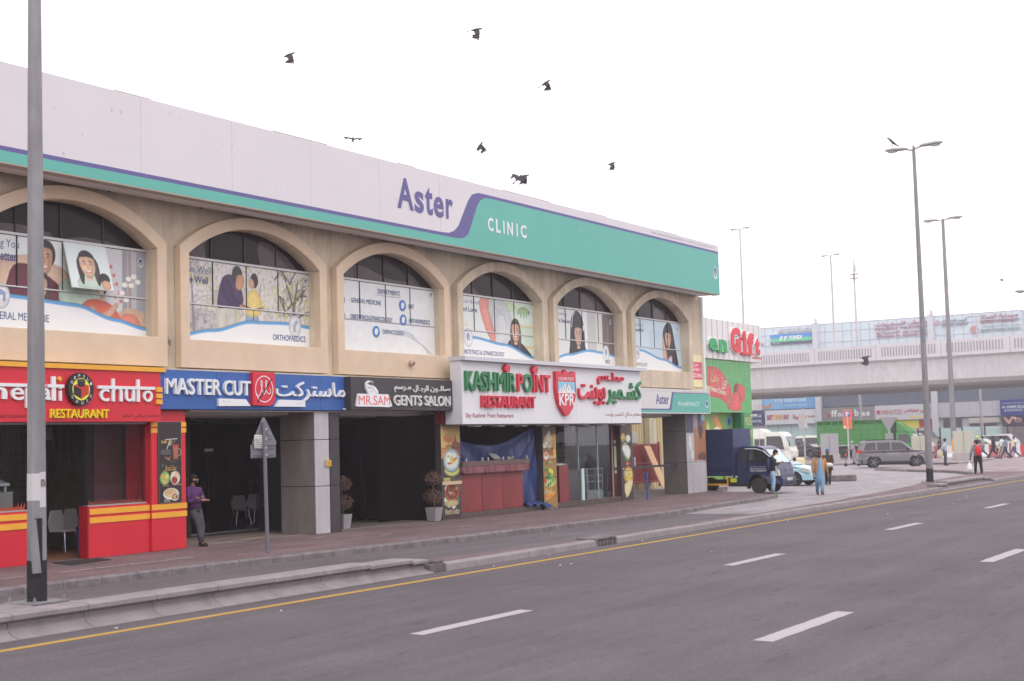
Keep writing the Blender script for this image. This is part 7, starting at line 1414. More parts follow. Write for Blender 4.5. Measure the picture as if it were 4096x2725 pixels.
while y < 100:
    q = MB(); L = 7.6; xs = [(fx(y), y), (fx(y + L), y + L)]
    vs = [(x, yy, z) for x, yy in ((fx(y) - .25, y + .02), (fx(y + L) - .25, y + L - .02)) for z in (10.7, 12.5)] + [(x, yy, z) for x, yy in ((fx(y) + .1, y + .02), (fx(y + L) + .1, y + L - .02)) for z in (10.7, 12.5)]
    q.add(vs, [(0, 2, 3, 1), (4, 5, 7, 6), (0, 1, 5, 4), (2, 6, 7, 3), (1, 3, 7, 5), (0, 4, 6, 2)], FLYP); q.build('parapet_panel', fo, world=True); y += L
q = MB(); y = -4.; GRV = mat('groove_shade', V(166, 154, 166), .9)  # shade of the slots painted as dark strips on the parapet face
while y < 100:
    if (y + 4) % 7.6 > .5 and (y + 4) % 7.6 < 7.1: q.box(fx(y) - .27, fx(y) - .2, y, y + .12, 11.1, 12.15, GRV)
    y += .34
q.build('parapet_shade_strips', fo, world=True, kind='stuff')
for yy in (96, -14):
    q = MB(); q.box(fx(yy) + 8, fx(yy) + 12, yy - 1.2, yy + 1.2, -.02, 7.6, FLY); q.build('pier', fo, world=True)

# ---------------------------------------------------------------- shopping mall
ML = thing('shopping_mall', 'wide glass-fronted shopping mall with many shop signs behind the flyover', 'mall', (200, 60, 0))
MF = lambda x=200., y=0.: Frame((x, y, 0), (0, -1, 0))     # a = -y
MG = mat('mall_glass', V(206, 212, 226), .25, spec=.6, var=.04, vs=.3); MGR = mat('mall_grid', V(176, 172, 192), .6); MDK = mat('mall_dark_glass', V(112, 116, 134), .2, spec=.6, var=.12, vs=.2); MWH = mat('mall_white', V(206, 200, 212), .6); CYG = mat('cyan_glass', V(196, 216, 220), .25)  # distance haze is already mixed into the dark glass colour
flatbox(ML, 'mall_body', 200.3, 260, 41.4, 110, 0, 18.5, MWH); flatbox(ML, 'glass_wall', 200, 200.29, 41.45, 110, 11.0, 18.62, MG); flatbox(ML, 'dark_glass_band', 200, 200.29, 41.45, 110, 6.5, 11.0, MDK)
q = MB()
for k in range(50): q.box(199.95, 200, 41.5 + k * 1.32, 41.54 + k * 1.32, 11, 18.62, MGR)
for z in (12.9, 14.35, 15.85, 17.4, 18.58): q.box(199.94, 200, 41.45, 110, z, z + .04, MGR)
q.build('glazing_bars', ML, world=True, kind='stuff')
for y in (36.9, 53.4, 70.15, 87): flatbox(ML, 'pilaster', 199.3, 200.2, y, y + .8, 0, 18.75 if y != 36.9 else 10, MWH)
for y in (53.6, 70.35): q = MB(); q.tube([(199.4, y, 18.7), (199.4, y, 19.35)], .25, MWH, 8); q.tube([(199.4, y, 19.3), (199.4, y, 20.6)], .05, MWH, 6); q.build('pinnacle', ML, world=True)
flatbox(ML, 'shop_glass', 199.98, 200.3, 70.9, 79, 2.2, 4.15, CYG); flatbox(ML, 'shop_glass', 199.98, 200.3, 44, 53.4, .0, 3.0, CYG); flatbox(ML, 'shop_wall', 199.97, 200.3, 79, 110, 0, 6.4, MWH)
for y in (71, 72.9, 75, 77, 78.5): flatbox(ML, 'glass_bar', 199.92, 199.98, y, y + .07, 2.2, 4.15, MGR)
flatbox(ML, 'shop_base', 199.96, 200.3, 70.9, 110, 0, 2.2, mat('mall_shade', V(120, 112, 124), .6))
flatbox(ML, 'window_red', 199.96, 200.3, 54.2, 56.1, 0, 4.25, paint(186, 72, 96)); flatbox(ML, 'window_yellow', 199.96, 200.3, 56.2, 59.9, 2.2, 4.25, paint(220, 206, 84)); flatbox(ML, 'window_red', 199.96, 200.3, 60.0, 62.3, 0, 4.25, paint(186, 72, 96)); flatbox(ML, 'shop_front', 199.96, 200.3, 62.3, 70, 0, 4.25, MDK)
flatbox(ML, 'dark_window', 199.93, 199.98, 50.3, 52.8, 2.95, 4.2, mat('mall_dark_window', V(90, 82, 92), .4)); flatbox(ML, 'cream_blind', 199.93, 199.98, 45.2, 49.3, 3.5, 4.2, paint(196, 186, 184)); flatbox(ML, 'blind_gap', 199.93, 199.98, 45.6, 49.3, 3.1, 3.45, _M['mall_dark_window'])
for k in range(8): flatbox(ML, 'wall_panel', 199.9, 200.1, 44.98 + k * 1.05, 44.98 + k * 1.05 + 1.03, 4.38, 6.45, mat('mall_panel', V(192, 186, 200), .5))
q = MB()
for k in range(12): q.box(199.6, 199.9, 43.4, 45, .2 + k * .28, .32 + k * .28, mat('louvre', V(180, 168, 172), .6))
q.build('louvre', ML, world=True, kind='stuff'); flatbox(ML, 'gold_shop_front', 199.5, 199.9, 30, 43.3, 0, 2.9, mat('brown_shopfront', V(120, 108, 118), .4)); flatbox(ML, 'end_wing', 200.3, 260, 20, 41.4, 0, 10.9, MWH); flatbox(ML, 'wing_glass', 200.0, 200.3, 20, 41.4, 6.5, 10.9, MDK); flatbox(ML, 'end_wall', 200.6, 260, 41.2, 41.39, 6, 18.7, mat('mall_end_shade', V(150, 140, 156), .7))
def msign(name, label, y0, y1, z0, z1, m, x=199.7):
    t = thing(name, label, 'sign', (x, y0, z0)); flatbox(t, 'sign_board', x, 200.05, y0, y1, z0, z1, m); return t, Frame((x - .01, 0, 0), (0, -1, 0))
def mw(f, s, ya, yb, z0, z1, c, off=.02, **k): f.text(s, -ya, -yb, z0, z1, c, off, **k)
t, fr = msign('exchange_sign', 'navy exchange sign partly hidden behind the green pier', 79.02, 84, 4.17, 6.22, paint(64, 76, 128)); f = Flat(fr, .02); mw(f, 'EXCHANGE', 82.1, 79.5, 4.6, 4.98, (222, 222, 232)); mw(f, 'الأنصـاري', 83.2, 79.5, 5.15, 5.85, (222, 222, 232), arabic=True); f.build('sign_print', t)
t, fr = msign('dress_shop_sign', 'white sign with red and yellow lettering for a dress shop', 70.96, 78.82, 4.19, 6.28, paint(222, 216, 228), 199.5); f = Flat(fr, .02); mw(f, 'BEST', 78.5, 77.55, 4.87, 5.6, (186, 60, 84), .035); mw(f, 'DRESS', 77.35, 76.15, 4.9, 5.62, (236, 170, 76), .035); mw(f, 'UKAY', 76.0, 75.1, 4.87, 5.6, (186, 60, 84), .035); mw(f, 'بست', 72.2, 71.2, 4.95, 5.5, (186, 60, 84), .03, arabic=True); mw(f, 'دريس', 73.5, 72.4, 4.8, 5.5, (236, 170, 76), .03, arabic=True); mw(f, 'يوكا', 74.5, 73.6, 4.8, 5.55, (186, 60, 84), .03, arabic=True); f.build('sign_print', t)
t, fr = msign('pharmacy_billboard', 'blue billboard with folded arms under the flyover edge', 71.0, 81, 6.4, 9.4, paint(140, 184, 232), 199.6); f = Flat(fr, .02); f.rect(-81, -79.3, 6.4, 9.4, (226, 220, 228)); f.rect(-76, -71.1, 6.4, 9.4, (120, 170, 226)); f.poly([(-79.3, 7.3), (-79.2, 6.7), (-78.6, 6.5), (-77.9, 6.7), (-77.8, 7.4), (-78.2, 7.2), (-78.8, 6.95)], (196, 148, 140), 2); f.poly([(-80.3, 6.8), (-79.4, 7.3), (-79.5, 6.9)], (226, 196, 190)); mw(f, 'FOR EVERYONE', 77.2, 72.4, 7.45, 7.9, (230, 238, 248)); mw(f, 'Al Khail Mall, 2nd Floor', 75.8, 72.2, 6.75, 7.1, (222, 232, 246)); f.build('sign_print', t)
t, fr = msign('fashion_sign', 'grey fashion shop sign with white lettering and two red letters', 62.33, 70.1, 4.3, 6.35, mat('sign_grey', V(142, 134, 142), .5)); f = Flat(fr, .02); RW = (228, 224, 232)
for s_, a, b, z0, z1, c_ in (('a', 69.4, 68.85, 5.0, 5.55, (206, 70, 90)), ('f', 68.75, 68.3, 5.0, 6.0, RW), ('f', 68.35, 67.85, 5.0, 6.0, RW), ('o', 67.8, 67.2, 5.0, 5.6, RW), ('r', 67.1, 66.7, 5.0, 5.6, RW), ('d', 66.65, 66.0, 5.0, 6.0, RW), ('a', 65.95, 65.4, 5.0, 5.55, (206, 70, 90)), ('b', 65.3, 64.7, 5.0, 6.0, RW), ('l', 64.55, 64.4, 5.0, 6.0, RW), ('e', 64.3, 63.7, 5.0, 5.6, RW), ('s', 63.6, 63.05, 5.0, 5.6, RW)): mw(f, s_, a, b, z0, z1, c_, .04)
mw(f, 'AFFORDABLES FASHION LLC', 69.3, 67.5, 4.5, 4.6, (190, 184, 190)); mw(f, 'افوردابلز فاشن', 65, 63.1, 4.5, 4.66, (190, 184, 190), arabic=True); f.build('sign_print', t)
t, fr = msign('sports_sign', 'white sports shop sign reading ninety minutes in red', 54.25, 62.3, 4.27, 6.4, paint(206, 200, 212)); f = Flat(fr, .02); mw(f, '90', 62.1, 61.5, 5.05, 5.72, (196, 60, 72), .04); mw(f, 'MINUTES', 61.25, 58.5, 5.05, 5.72, (196, 60, 72), .035); mw(f, 'ناينتي مينيتس', 58.1, 54.4, 5.1, 5.95, (196, 60, 72), .03, arabic=True); f.rect(-61.9, -59.0, 4.35, 4.68, (232, 204, 150)); f.rect(-57.4, -54.5, 4.5, 4.75, (232, 204, 150)); mw(f, 'SPORTS TRADING L.L.C BR', 61.8, 59.2, 4.42, 4.6, (90, 76, 70)); f.build('sign_print', t)
t, fr = msign('gold_shop_sign', 'navy gold and diamonds sign with jewellery poster below', 38, 44.95, 4.35, 6.5, paint(60, 72, 140), 199.5); f = Flat(fr, .02); mw(f, 'AL ANSARI GOLD', 44.7, 41.7, 5.35, 5.72, (226, 226, 236), .025); mw(f, '& DIAMONDS', 44.4, 42.0, 4.9, 5.25, (226, 226, 236), .025); mw(f, 'الأنصاري جولد دايموندس', 44.8, 41.6, 5.9, 6.2, (226, 226, 236), .01, arabic=True); f.build('sign_print', t)
flatbox(t, 'jewellery_poster', 199.5, 200, 38, 44.8, 3.0, 4.3, paint(70, 62, 92)); f = Flat(Frame((199.49, 0, 0), (0, -1, 0)), .02); f.poly([(-44.6, 4.1), (-44.4, 4.2), (-43.9, 3.7), (-43.5, 4.25), (-43.2, 4.2), (-43.8, 3.2), (-44.1, 3.3)], (206, 160, 146)); f.ell(-42.7, 3.7, .5, .3, (190, 140, 140)); f.ell(-42.7, 3.65, .3, .14, (110, 86, 110)); f.ell(-43.1, 4.0, .2, .14, (206, 200, 210)); f.ell(-41.6, 3.7, .2, .5, (206, 110, 120)); f.build('poster_print', t)
t, fr = msign('sports_brand_sign', 'blue and green sports brand banner on the mall front', 70.95, 77.55, 15.98, 17.48, paint(226, 224, 232)); f = Flat(fr, .02); f.rect(-77.55, -70.95, 16.9, 17.48, (92, 142, 214)); f.rect(-77.55, -70.95, 16.35, 16.9, (110, 196, 160)); f.rect(-77.55, -70.95, 15.98, 16.35, (92, 88, 112)); mw(f, 'YONEX', 74.75, 72.55, 16.62, 17.2, (236, 238, 244), .04)
for a in (-76.1, -75.45): f.poly([(a - .05, 17.15), (a + .3, 17.15), (a + .5, 16.75), (a + .25, 16.62)] if False else [(a, 17.15), (a + .55, 17.15), (a + .28, 16.75)], (236, 238, 244)); f.ell(a + .12, 16.72, .17, .14, (236, 238, 244), 12)
mw(f, 'adlersports', 77.2, 76, 16.08, 16.24, (222, 220, 230)); f.build('sign_print', t)
def roofsign(name, label, items, y, z):
    t = thing(name, label, 'sign', (199.9, y, z)); fr = Frame((199.9, 0, 0), (0, -1, 0))
    for s_, a, b, z0, z1, c_, A in items: write(fr, s_, -a, -b, z0, z1, paint(*c_), d=.02, th=.12, off=.02, arabic=A, name='lettering', parent=t)
PKR = (190, 128, 148)
roofsign('travel_sign', 'rooftop lettering for a travel agency and a photo studio in faded red', [('مرجان للسفريات', 61.8, 54.3, 17.55, 18.2, PKR, True), ('MAJAN TRAVELS', 61.75, 54.4, 16.98, 17.42, PKR, False), ('ستوديو الصباح', 61.65, 54.3, 16.45, 16.9, PKR, True), ('STUDIO AL SAYAH (BR)', 61.6, 54.3, 15.95, 16.35, PKR, False)], 58, 16)
roofsign('medical_centre_sign', 'pale grey rooftop lettering for a medical centre above the blue banner', [('مركز أمالا الطبي', 76.5, 71.1, 18.0, 18.3, (196, 188, 200), True), ('AMALA MEDICAL CENTER LLC', 76.4, 71.0, 17.56, 17.86, (190, 182, 194), False)], 74, 17.6)
roofsign('travel_agency_sign', 'dark grey rooftop lettering for a second travel agency', [('الريس للسفريات', 52.3, 48.9, 17.55, 18.0, (140, 134, 152), True), ('al rais travel', 52.3, 48.8, 17.08, 17.45, (150, 144, 162), False)], 50, 17)
q = MB(); q.lathe([(.35, 0), (.35, .05)], (199.8, 52.9, 17.6), paint(196, 160, 176), 14, 'x'); tag(q.build('round_logo'), 'round faded pink logo left of the grey travel lettering', 'logo')
roofsign('experts_pharmacy_sign', 'rooftop pharmacy lettering in dull red near the mall end', [('صيدلية الخبراء', 47.1, 42.0, 17.65, 18.3, PKR, True), ('EXPERTS PHARMACY', 47.0, 41.95, 17.1, 17.55, (180, 120, 136), False)], 44, 17)
roofsign('tourism_sign', 'rooftop lettering in grey green below the pharmacy lettering', [('مكتب خدمات سياحية', 46.6, 41.8, 16.55, 16.8, (176, 170, 186), True), ('Juneira Tourist Services', 47.1, 41.8, 15.95, 16.35, (150, 166, 164), False)], 44, 16)
q = MB(); q.lathe([(.55, 0), (.55, .05)], (199.8, 47.95, 16.35), paint(190, 146, 150), 16, 'x'); tag(q.build('round_logo'), 'round reddish face-like logo beside the grey green lettering', 'logo')
roofsign('small_letter_sign', 'single dark letter G beside the gift store fascia edge', [('NG', 79.6, 78.75, 16.0, 16.35, (150, 150, 166), False)], 79, 16)
# unseen blocks added behind the camera to dim reflections in the shop glass
ob = thing('added_reflection_blocks', 'unseen grey blocks added across the road to darken glass reflections', 'building', (20, -50, 0)); OBM = mat('reflection_block_grey', V(120, 112, 112), .8, var=.2, vs=.3)
for x0, x1, h in ((-60, -22, 7), (-20, 8, 8), (10, 46, 6.5), (48, 72, 8.5), (74, 120, 7)): flatbox(ob, 'block', x0, x1, -62, -44, 0, h, OBM)
# ---------------------------------------------------------------- people (front is +x, left is +y)
def skin_mesh(name, chains, m, parent, sub=1, mats=None):
    """one continuous surface grown round a skeleton; chains of (point, radius)"""
    key = {}; vs = []; rs = []; es = []
    for ch in chains:
        prev = None
        for p, r_ in ch:
            k = tuple(round(v, 3) for v in p)
            if k not in key: key[k] = len(vs); vs.append(p); rs.append(r_)
            i = key[k]
            if prev is not None and prev != i: es.append((prev, i))
            prev = i
    me = bpy.data.meshes.new(name); me.from_pydata(vs, es, []); me.materials.append(m)
    o = bpy.data.objects.new(name, me); COL.objects.link(o); o.parent = parent
    md = o.modifiers.new('skin', 'SKIN'); md.use_smooth_shade = True
    for i, sv in enumerate(me.skin_vertices[0].data): 
        r_ = rs[i]; sv.radius = r_ if hasattr(r_, '__len__') else (r_, r_); sv.use_root = i == 0
    md = o.modifiers.new('sub', 'SUBSURF'); md.levels = sub; md.render_levels = sub
    return o
def etube(q, rings, m, n=14):
    """rings of (centre, rx, ry)"""
    vs = []; k = len(rings)
    for c_, rx, ry in rings: vs += [(c_[0] + rx * cos(2 * PI * j / n), c_[1] + ry * sin(2 * PI * j / n), c_[2]) for j in range(n)]
    q.add(vs, [(i * n + j, i * n + (j + 1) % n, (i + 1) * n + (j + 1) % n, (i + 1) * n + j) for i in range(k - 1) for j in range(n)] + [tuple(reversed(range(n))), tuple((k - 1) * n + j for j in range(n))], m)
def person(label, loc, rz, h=1.75, skin=(170, 120, 98), top=(150, 140, 150), bottom=(60, 56, 62), shoes=(40, 36, 38), hair=(40, 34, 36), arms=None, legs=None, lean=(0, 0), hem=.92, long_sleeve=True, bend=0., yaw=0., beard=False, cap=None, coat=None, group='people on foot', girth=1., nod=0., flare=1.):
    s = h / 1.75; t = thing('person', label, 'person', loc, rad(rz), group, s)
    SK = mat('skin_%d' % skin[0], V(*skin), .6); TOP = mat('cloth_%d_%d_%d' % top, V(*top), .85, var=.15, vs=9, bump=.5, bs=9); BOT = mat('cloth_%d_%d_%d' % bottom, V(*bottom), .85, var=.12, vs=8, bump=.4, bs=8); SH = mat('shoe_%d_%d_%d' % shoes, V(*shoes), .6); HR = mat('hair_%d' % hair[0], V(*hair), .7)
    L = lambda p: (p[0] + lean[0] * p[2] / 1.5 + bend * max(0, p[2] - 1) ** 1.2, p[1] + lean[1] * p[2] / 1.5, p[2])
    A = arms or [[(-.03, .25, 1.14), (.06, .27, .88)], [(-.03, -.25, 1.14), (.06, -.27, .88)]]
    G = legs or [[(.02, .1, .5), (-.02, .11, .08), 0], [(.02, -.1, .5), (-.02, -.11, .08), 0]]
    pel, che, nec = L((0, 0, .96)), L((0, 0, 1.28)), L((0, 0, 1.47))
    hb = (nec[0] + .025 + nod * .05, nec[1], nec[2] + .07); cy, sy = cos(rad(yaw)), sin(rad(yaw))
    hm = (hb[0] + .02 + nod * .06, hb[1], hb[2] + .1 - nod * .01); ht = (hm[0] - .01 + nod * .03, hm[1], hm[2] + .06)
    ch = [[(pel, .11), (che, .115), (nec, .055), (hb, .055), (hm, .092), (ht, .075)]]
    sleeves = []
    for k, sg in enumerate((1, -1)):
        sh = L((0, sg * .175 * girth, 1.42)); el = L(A[k][0]); wr = L(A[k][1]); d = (Vector(wr) - Vector(el)).normalized(); hd = tuple(Vector(wr) + d * .07)
        ch.append([(che, .115), (sh, .055), (el, .042), (wr, .028), (hd, (.036, .02))]); side = d.orthogonal().normalized()
        if abs(side.z) > .7: side = d.cross(side).normalized()
        for j, ln in enumerate((.065, .08, .075, .06)):
            b = Vector(hd) + side * (j - 1.5) * .017; ch.append([(hd, (.036, .02)), (tuple(b + d * .02), .0095), (tuple(b + d * (.02 + ln * .55) + Vector((.006, 0, 0))), .0085), (tuple(b + d * (.02 + ln) + Vector((.018, 0, -.004))), .007)])
        th = Vector(wr) + d * .03 + side * .035; ch.append([(wr, .028), (tuple(th), .011), (tuple(th + d * .035 + side * .008), .009)])
        sleeves.append((sh, el, wr))
        hp = L((0, sg * .09, .93)); kn, an = G[k][0], G[k][1]; toe = G[k][2]
        fd = Vector((cos(toe), 0, -sin(toe)))
        ch.append([(pel, .11), (hp, .08), (kn, .055), (an, .037), (tuple(Vector(an) + fd * .12 + Vector((0, 0, -.045))), .03)])
    body = skin_mesh('body', ch, SK, t)
    # clothes
    q = MB(); W = girth
    if coat:
        rings = [(L((0, 0, hem - .18)), .15 * W * flare, .2 * W * flare), (L((0, 0, 1.0)), .15 * W, .19 * W), (L((0, 0, 1.25)), .145 * W, .205 * W), (L((-.01, 0, 1.38)), .13, .2 * W), (L((-.01, 0, 1.46)), .08, .12), (L((0, 0, 1.49)), .06, .065)]
    else: rings = [(L((0, 0, hem)), .135 * W * flare, .18 * W * flare), (L((0, 0, 1.02)), .13 * W, .165 * W), (L((0, 0, 1.27)), .128 * W, .19 * W), (L((0, 0, 1.38)), .115 * W, .195 * W), (L((0, 0, 1.45)), .075, .115), (L((0, 0, 1.49)), .058, .062)]
    etube(q, rings, TOP)
    for sh, el, wr in sleeves:
        sh2 = (sh[0], sh[1] * .9, sh[2] - .01); e = Vector(el).lerp(Vector(wr), .9 if long_sleeve else -.15) if True else el
        pts = [sh2, sh, tuple(Vector(sh).lerp(Vector(el), .5)), el, tuple(e)] if long_sleeve else [sh2, sh, tuple(Vector(sh).lerp(Vector(el), .75))]
        q.tube(pts, [.07, .075, .066, .06, .05][:len(pts)] if long_sleeve else [.07, .078, .075], TOP, 10)
    q.ell(L((0, 0, 1.36)), (.11 * W, .2 * W, .1), TOP, 12, 8); q.build('shirt', t, smooth=True)
    q = MB(); etube(q, [(L((0, 0, .84)), .115 * W, .165 * W), (L((0, 0, .95)), .125 * W, .16 * W), (L((0, 0, 1.03)), .12 * W, .15 * W)], BOT)
    for k, sg in enumerate((1, -1)):
        hp = L((0, sg * .085, .9)); kn, an = G[k][0], G[k][1]; q.tube([hp, tuple(Vector(hp).lerp(Vector(kn), .5)), kn, tuple(Vector(kn).lerp(Vector(an), .5)), an], [.105 * W, .095 * W, .08, .07, .066], BOT, 10)
    q.build('trousers', t, smooth=True)
    for k in range(2):
        an = Vector(G[k][1]); toe = G[k][2]; q = MB(); q.xf = Matrix.Translation(an) @ Matrix.Rotation(toe, 4, 'Y'); q.ell((.07, 0, -.045), (.16, .06, .045), SH, 12, 6); q.ell((-.01, 0, -.01), (.06, .048, .055), SH, 10, 6); q.build('shoe', t, smooth=True)
    q = MB(); q.xf = Matrix.Translation(hm) @ Matrix.Rotation(rad(yaw), 4, 'Z') @ Matrix.Rotation(rad(nod * 25), 4, 'Y')
    if not cap: q.ell((-.02, 0, .05), (.1, .088, .082), HR, 14, 8); q.ell((-.045, 0, -.0), (.07, .084, .09), HR, 12, 8); q.ell((.035, 0, .085), (.045, .06, .03), HR, 10, 6)
    else: q.ell((-.01, 0, .06), (.102, .09, .075), mat('cap_%d_%d_%d' % cap, V(*cap), .8), 14, 8); q.ell((-.04, 0, .0), (.065, .08, .075), HR, 12, 8)
    if beard: q.ell((.05, 0, -.085), (.05, .062, .05), HR, 10, 6); q.ell((.02, 0, -.05), (.055, .078, .045), HR, 10, 6)
    q.build('hair', t, smooth=True)
    q = MB(); q.xf = Matrix.Translation(hm) @ Matrix.Rotation(rad(yaw), 4, 'Z') @ Matrix.Rotation(rad(nod * 25), 4, 'Y')
    q.ell((.098, 0, -.02), (.02, .014, .026), SK, 8, 6)
    for sg in (-1, 1): q.ell((.088, sg * .034, .012), (.008, .014, .008), HR, 8, 4); q.ell((.09, sg * .034, .03), (.008, .02, .005), HR, 8, 4); q.ell((-.005, sg * .094, -.01), (.02, .01, .03), SK, 8, 6)
    q.ell((.084, 0, -.062), (.01, .024, .008), mat('lips', V(140, 84, 78), .5), 8, 4); q.build('face', t, smooth=True)
    t['hm'] = hm
    return t, hm
def addon(t, name, fn): q = MB(); fn(q); return q.build(name, t, smooth=True)
# man leaning on the red pillar
p, hm = person('bearded man in a purple shirt with folded arms leaning on the red pillar', (26.03, 25.22, .157), -92, 1.76, (176, 124, 100), (88, 50, 102), (80, 76, 86), (34, 30, 32), hair=(34, 28, 30), lean=(.03, -.22), beard=True, yaw=48, hem=.93,
    arms=[[(.07, .26, 1.13), (.2, -.06, 1.18)], [(.07, -.26, 1.12), (.23, .07, 1.12)]], legs=[[(.06, .05, .5), (.04, .04, .08), .0], [(.05, -.05, .5), (.12, -.03, .085), .1]])
addon(p, 'face_mask', lambda q: q.ell((hm[0] + .045, hm[1] + .045, hm[2] - .06), (.052, .052, .042), BLK, 10, 8))
addon(p, 'wrist_watch', lambda q: q.ell((.21, -.2, 1.17), (.035, .04, .035), BLK, 8, 6)); addon(p, 'bag_strap', lambda q: q.tube([(-.0, -.04, 1.43), (.14, -.1, 1.28), (.12, -.12, 1.1)], .014, BLK, 5))
# man reading his phone by the truck
p, hm = person('young man in a black shirt and faded jeans reading his phone beside the truck', (54.2, 21.2, .157), -60, 1.76, (150, 104, 84), (44, 42, 52), (150, 172, 206), (120, 110, 96), hair=(30, 26, 28), nod=1., arms=[[(.06, .24, 1.14), (.3, .1, 1.22)], [(.04, -.24, 1.13), (.3, -.06, 1.22)]], hem=.84)
addon(p, 'phone', lambda q: q.box(.36, .47, -.02, .05, 1.25, 1.27, BLK)); addon(p, 'sling_bag', lambda q: q.ell((-.14, .02, 1.2), (.07, .13, .2), paint(56, 74, 124), 12, 8))
# two men walking toward the street
p, hm = person('walking man in a tan suede jacket over long pale blue clothes', (56.5, 20.05, 0), -152, 1.8, (170, 120, 98), (186, 138, 100), (120, 152, 186), (110, 66, 56), hair=(54, 34, 40), beard=True, cap=(110, 50, 62), hem=.98, coat=True, nod=.6, girth=1.06,
    arms=[[(-.12, .28, 1.14), (-.1, .33, .88)], [(-.02, -.27, 1.14), (.1, -.27, .88)]], legs=[[(.16, .07, .5), (.26, .03, .1), -.15], [(-.02, -.1, .5), (-.3, -.08, .16), .5]])
def kam(q): etube(q, [((.03, 0, .42), .17, .21), ((.02, 0, .75), .17, .2), ((.03, 0, 1.0), .16, .15), ((.045, 0, 1.3), .14, .1), ((.03, 0, 1.46), .085, .05)], mat('kameez_blue', V(126, 156, 190), .85, var=.15, vs=6, bump=.5, bs=7))
addon(p, 'long_shirt', kam)
p, hm = person('man in a blue cap and dark brown shawl carrying a white and red bag', (68.0, 23.7, 0), -158, 1.76, (150, 110, 92), (74, 62, 60), (56, 50, 54), (36, 32, 34), cap=(62, 112, 176), beard=True, hair=(40, 34, 34), hem=.72, girth=1.12, flare=1.35, arms=[[(.1, .24, 1.1), (.24, .08, .98)], [(.05, -.26, 1.1), (.2, -.1, .98)]], legs=[[(.1, .07, .5), (.2, .04, .1), -.1], [(-.02, -.1, .5), (-.22, -.08, .15), .5]])
q = MB(); q.ell((0, 0, .1), (.17, .22, .11), paint(228, 220, 222), 12, 8); q.ell((.02, 0, .16), (.12, .16, .07), paint(214, 74, 84), 10, 6); tag(q.build('carrier_bag'), 'white and red bag in the hands of the man in the shawl', 'bag').location = (67.7, 23.55, .88)
# scooter rider
p, hm = person('man in grey overalls and a yellow and blue cap riding a scooter', (106.4, 35.0, .2), 122, 1.72, (170, 126, 106), (154, 148, 154), (150, 144, 152), (40, 38, 40), cap=(170, 206, 186), hair=(60, 50, 50), bend=.12, arms=[[(.16, .2, 1.18), (.42, .14, 1.08)], [(.16, -.2, 1.18), (.42, -.14, 1.08)]], hem=.9)
addon(p, 'face_mask', lambda q: q.ell((hm[0] + .07, hm[1], hm[2] - .05), (.04, .055, .045), WBMASK, 10, 8)) if False else None
addon(p, 'rucksack', lambda q: q.ell((-.12, 0, 1.25), (.07, .14, .2), mat('dark_bag', V(56, 56, 66), .8), 12, 8)); addon(p, 'cap_peak', lambda q: q.ell((hm[0] + .1, 0, hm[2] + .05), (.07, .07, .012), paint(220, 210, 120), 10, 4)); addon(p, 'face_mask', lambda q: q.ell((hm[0] + .068, hm[1], hm[2] - .05), (.04, .055, .045), mat('mask_white', V(214, 220, 226), .8), 10, 8))
sc_ = thing('kick_scooter', 'black electric kick scooter under the man in grey', 'scooter', (106.3, 35.1, 0), rad(122)); 
for x in (-.48, .52): q = MB(); q.lathe([(.06, -.03), (.12, -.03), (.13, 0), (.12, .03), (.06, .03)], (x, 0, .13), BLK, 16, 'y'); q.build('wheel', sc_)
q = MB(); q.bar((-.5, 0, .17), (.42, 0, .17), .16, .05, BLK); q.build('deck', sc_); q = MB(); q.tube([(.52, 0, .15), (.4, 0, 1.0)], .022, BLK, 8); q.build('stem', sc_); q = MB(); q.tube([(.4, -.22, 1.02), (.4, .22, 1.02)], .016, BLK, 8); q.build('handlebar', sc_); q = MB(); q.ell((.46, 0, .86), (.07, .08, .12), paint(226, 84, 66), 10, 6); q.build('front_box', sc_)
# standing and walking people by the crossing
person('standing man in a pale grey sweater with his hands behind his back', (97.7, 25.8, .157), -62, 1.83, (176, 128, 108), (182, 178, 190), (82, 78, 88), (48, 44, 48), yaw=35, arms=[[(-.14, .24, 1.14), (-.2, .06, .95)], [(-.14, -.24, 1.14), (-.2, -.06, .95)]])
q = MB(); q.ell((0, 0, 0), (.12, .22, .3), mat('tan_bag', V(206, 186, 170), .8), 12, 8); tag(q.build('tan_bag'), 'tan bag held behind the man in the grey sweater', 'bag').location = (97.55, 26.1, .95)
p, hm = person('balding man seen from behind with a bright red backpack and black trousers', (77.9, 18.85, .157), 22, 1.82, (96, 70, 62), (136, 134, 154), (38, 34, 38), (34, 30, 32), hair=(58, 44, 44), girth=1.2, arms=[[(.0, .31, 1.12), (.04, .36, .84)], [(.08, -.31, 1.14), (.2, -.2, 1.12)]], legs=[[(0, .13, .5), (0, .15, .08), 0], [(0, -.13, .5), (0, -.16, .08), 0]])
def bpk(q):
    q.ell((-.21, 0, 1.18), (.1, .17, .27), mat('backpack_red', V(220, 44, 60), .6), 14, 10)
    for sg in (-1, 1): q.tube([(-.15, sg * .1, 1.42), (-.02, sg * .15, 1.5), (.1, sg * .15, 1.38)], .028, _M['backpack_red'], 8)
addon(p, 'backpack', bpk)
q = MB(); q.lathe([(.02, .52), (.05, .42), (.13, .3), (.17, .12), (.14, .02), (.02, 0)], (0, 0, 0), mat('white_plastic_bag', V(232, 226, 236), .4, bump=.6, bs=10), 12); tag(q.build('shopping_bag'), 'white plastic bag hanging from the hand of the man with the red backpack', 'bag').location = (77.7, 19.25, .3)
STR = [[(.22, .08, .52), (.42, .06, .1), -.2], [(-.08, -.08, .5), (-.42, -.07, .18), .55]]
STR2 = [[(-.05, .08, .5), (-.4, .07, .2), .6], [(.2, -.08, .52), (.36, -.07, .1), -.15]]
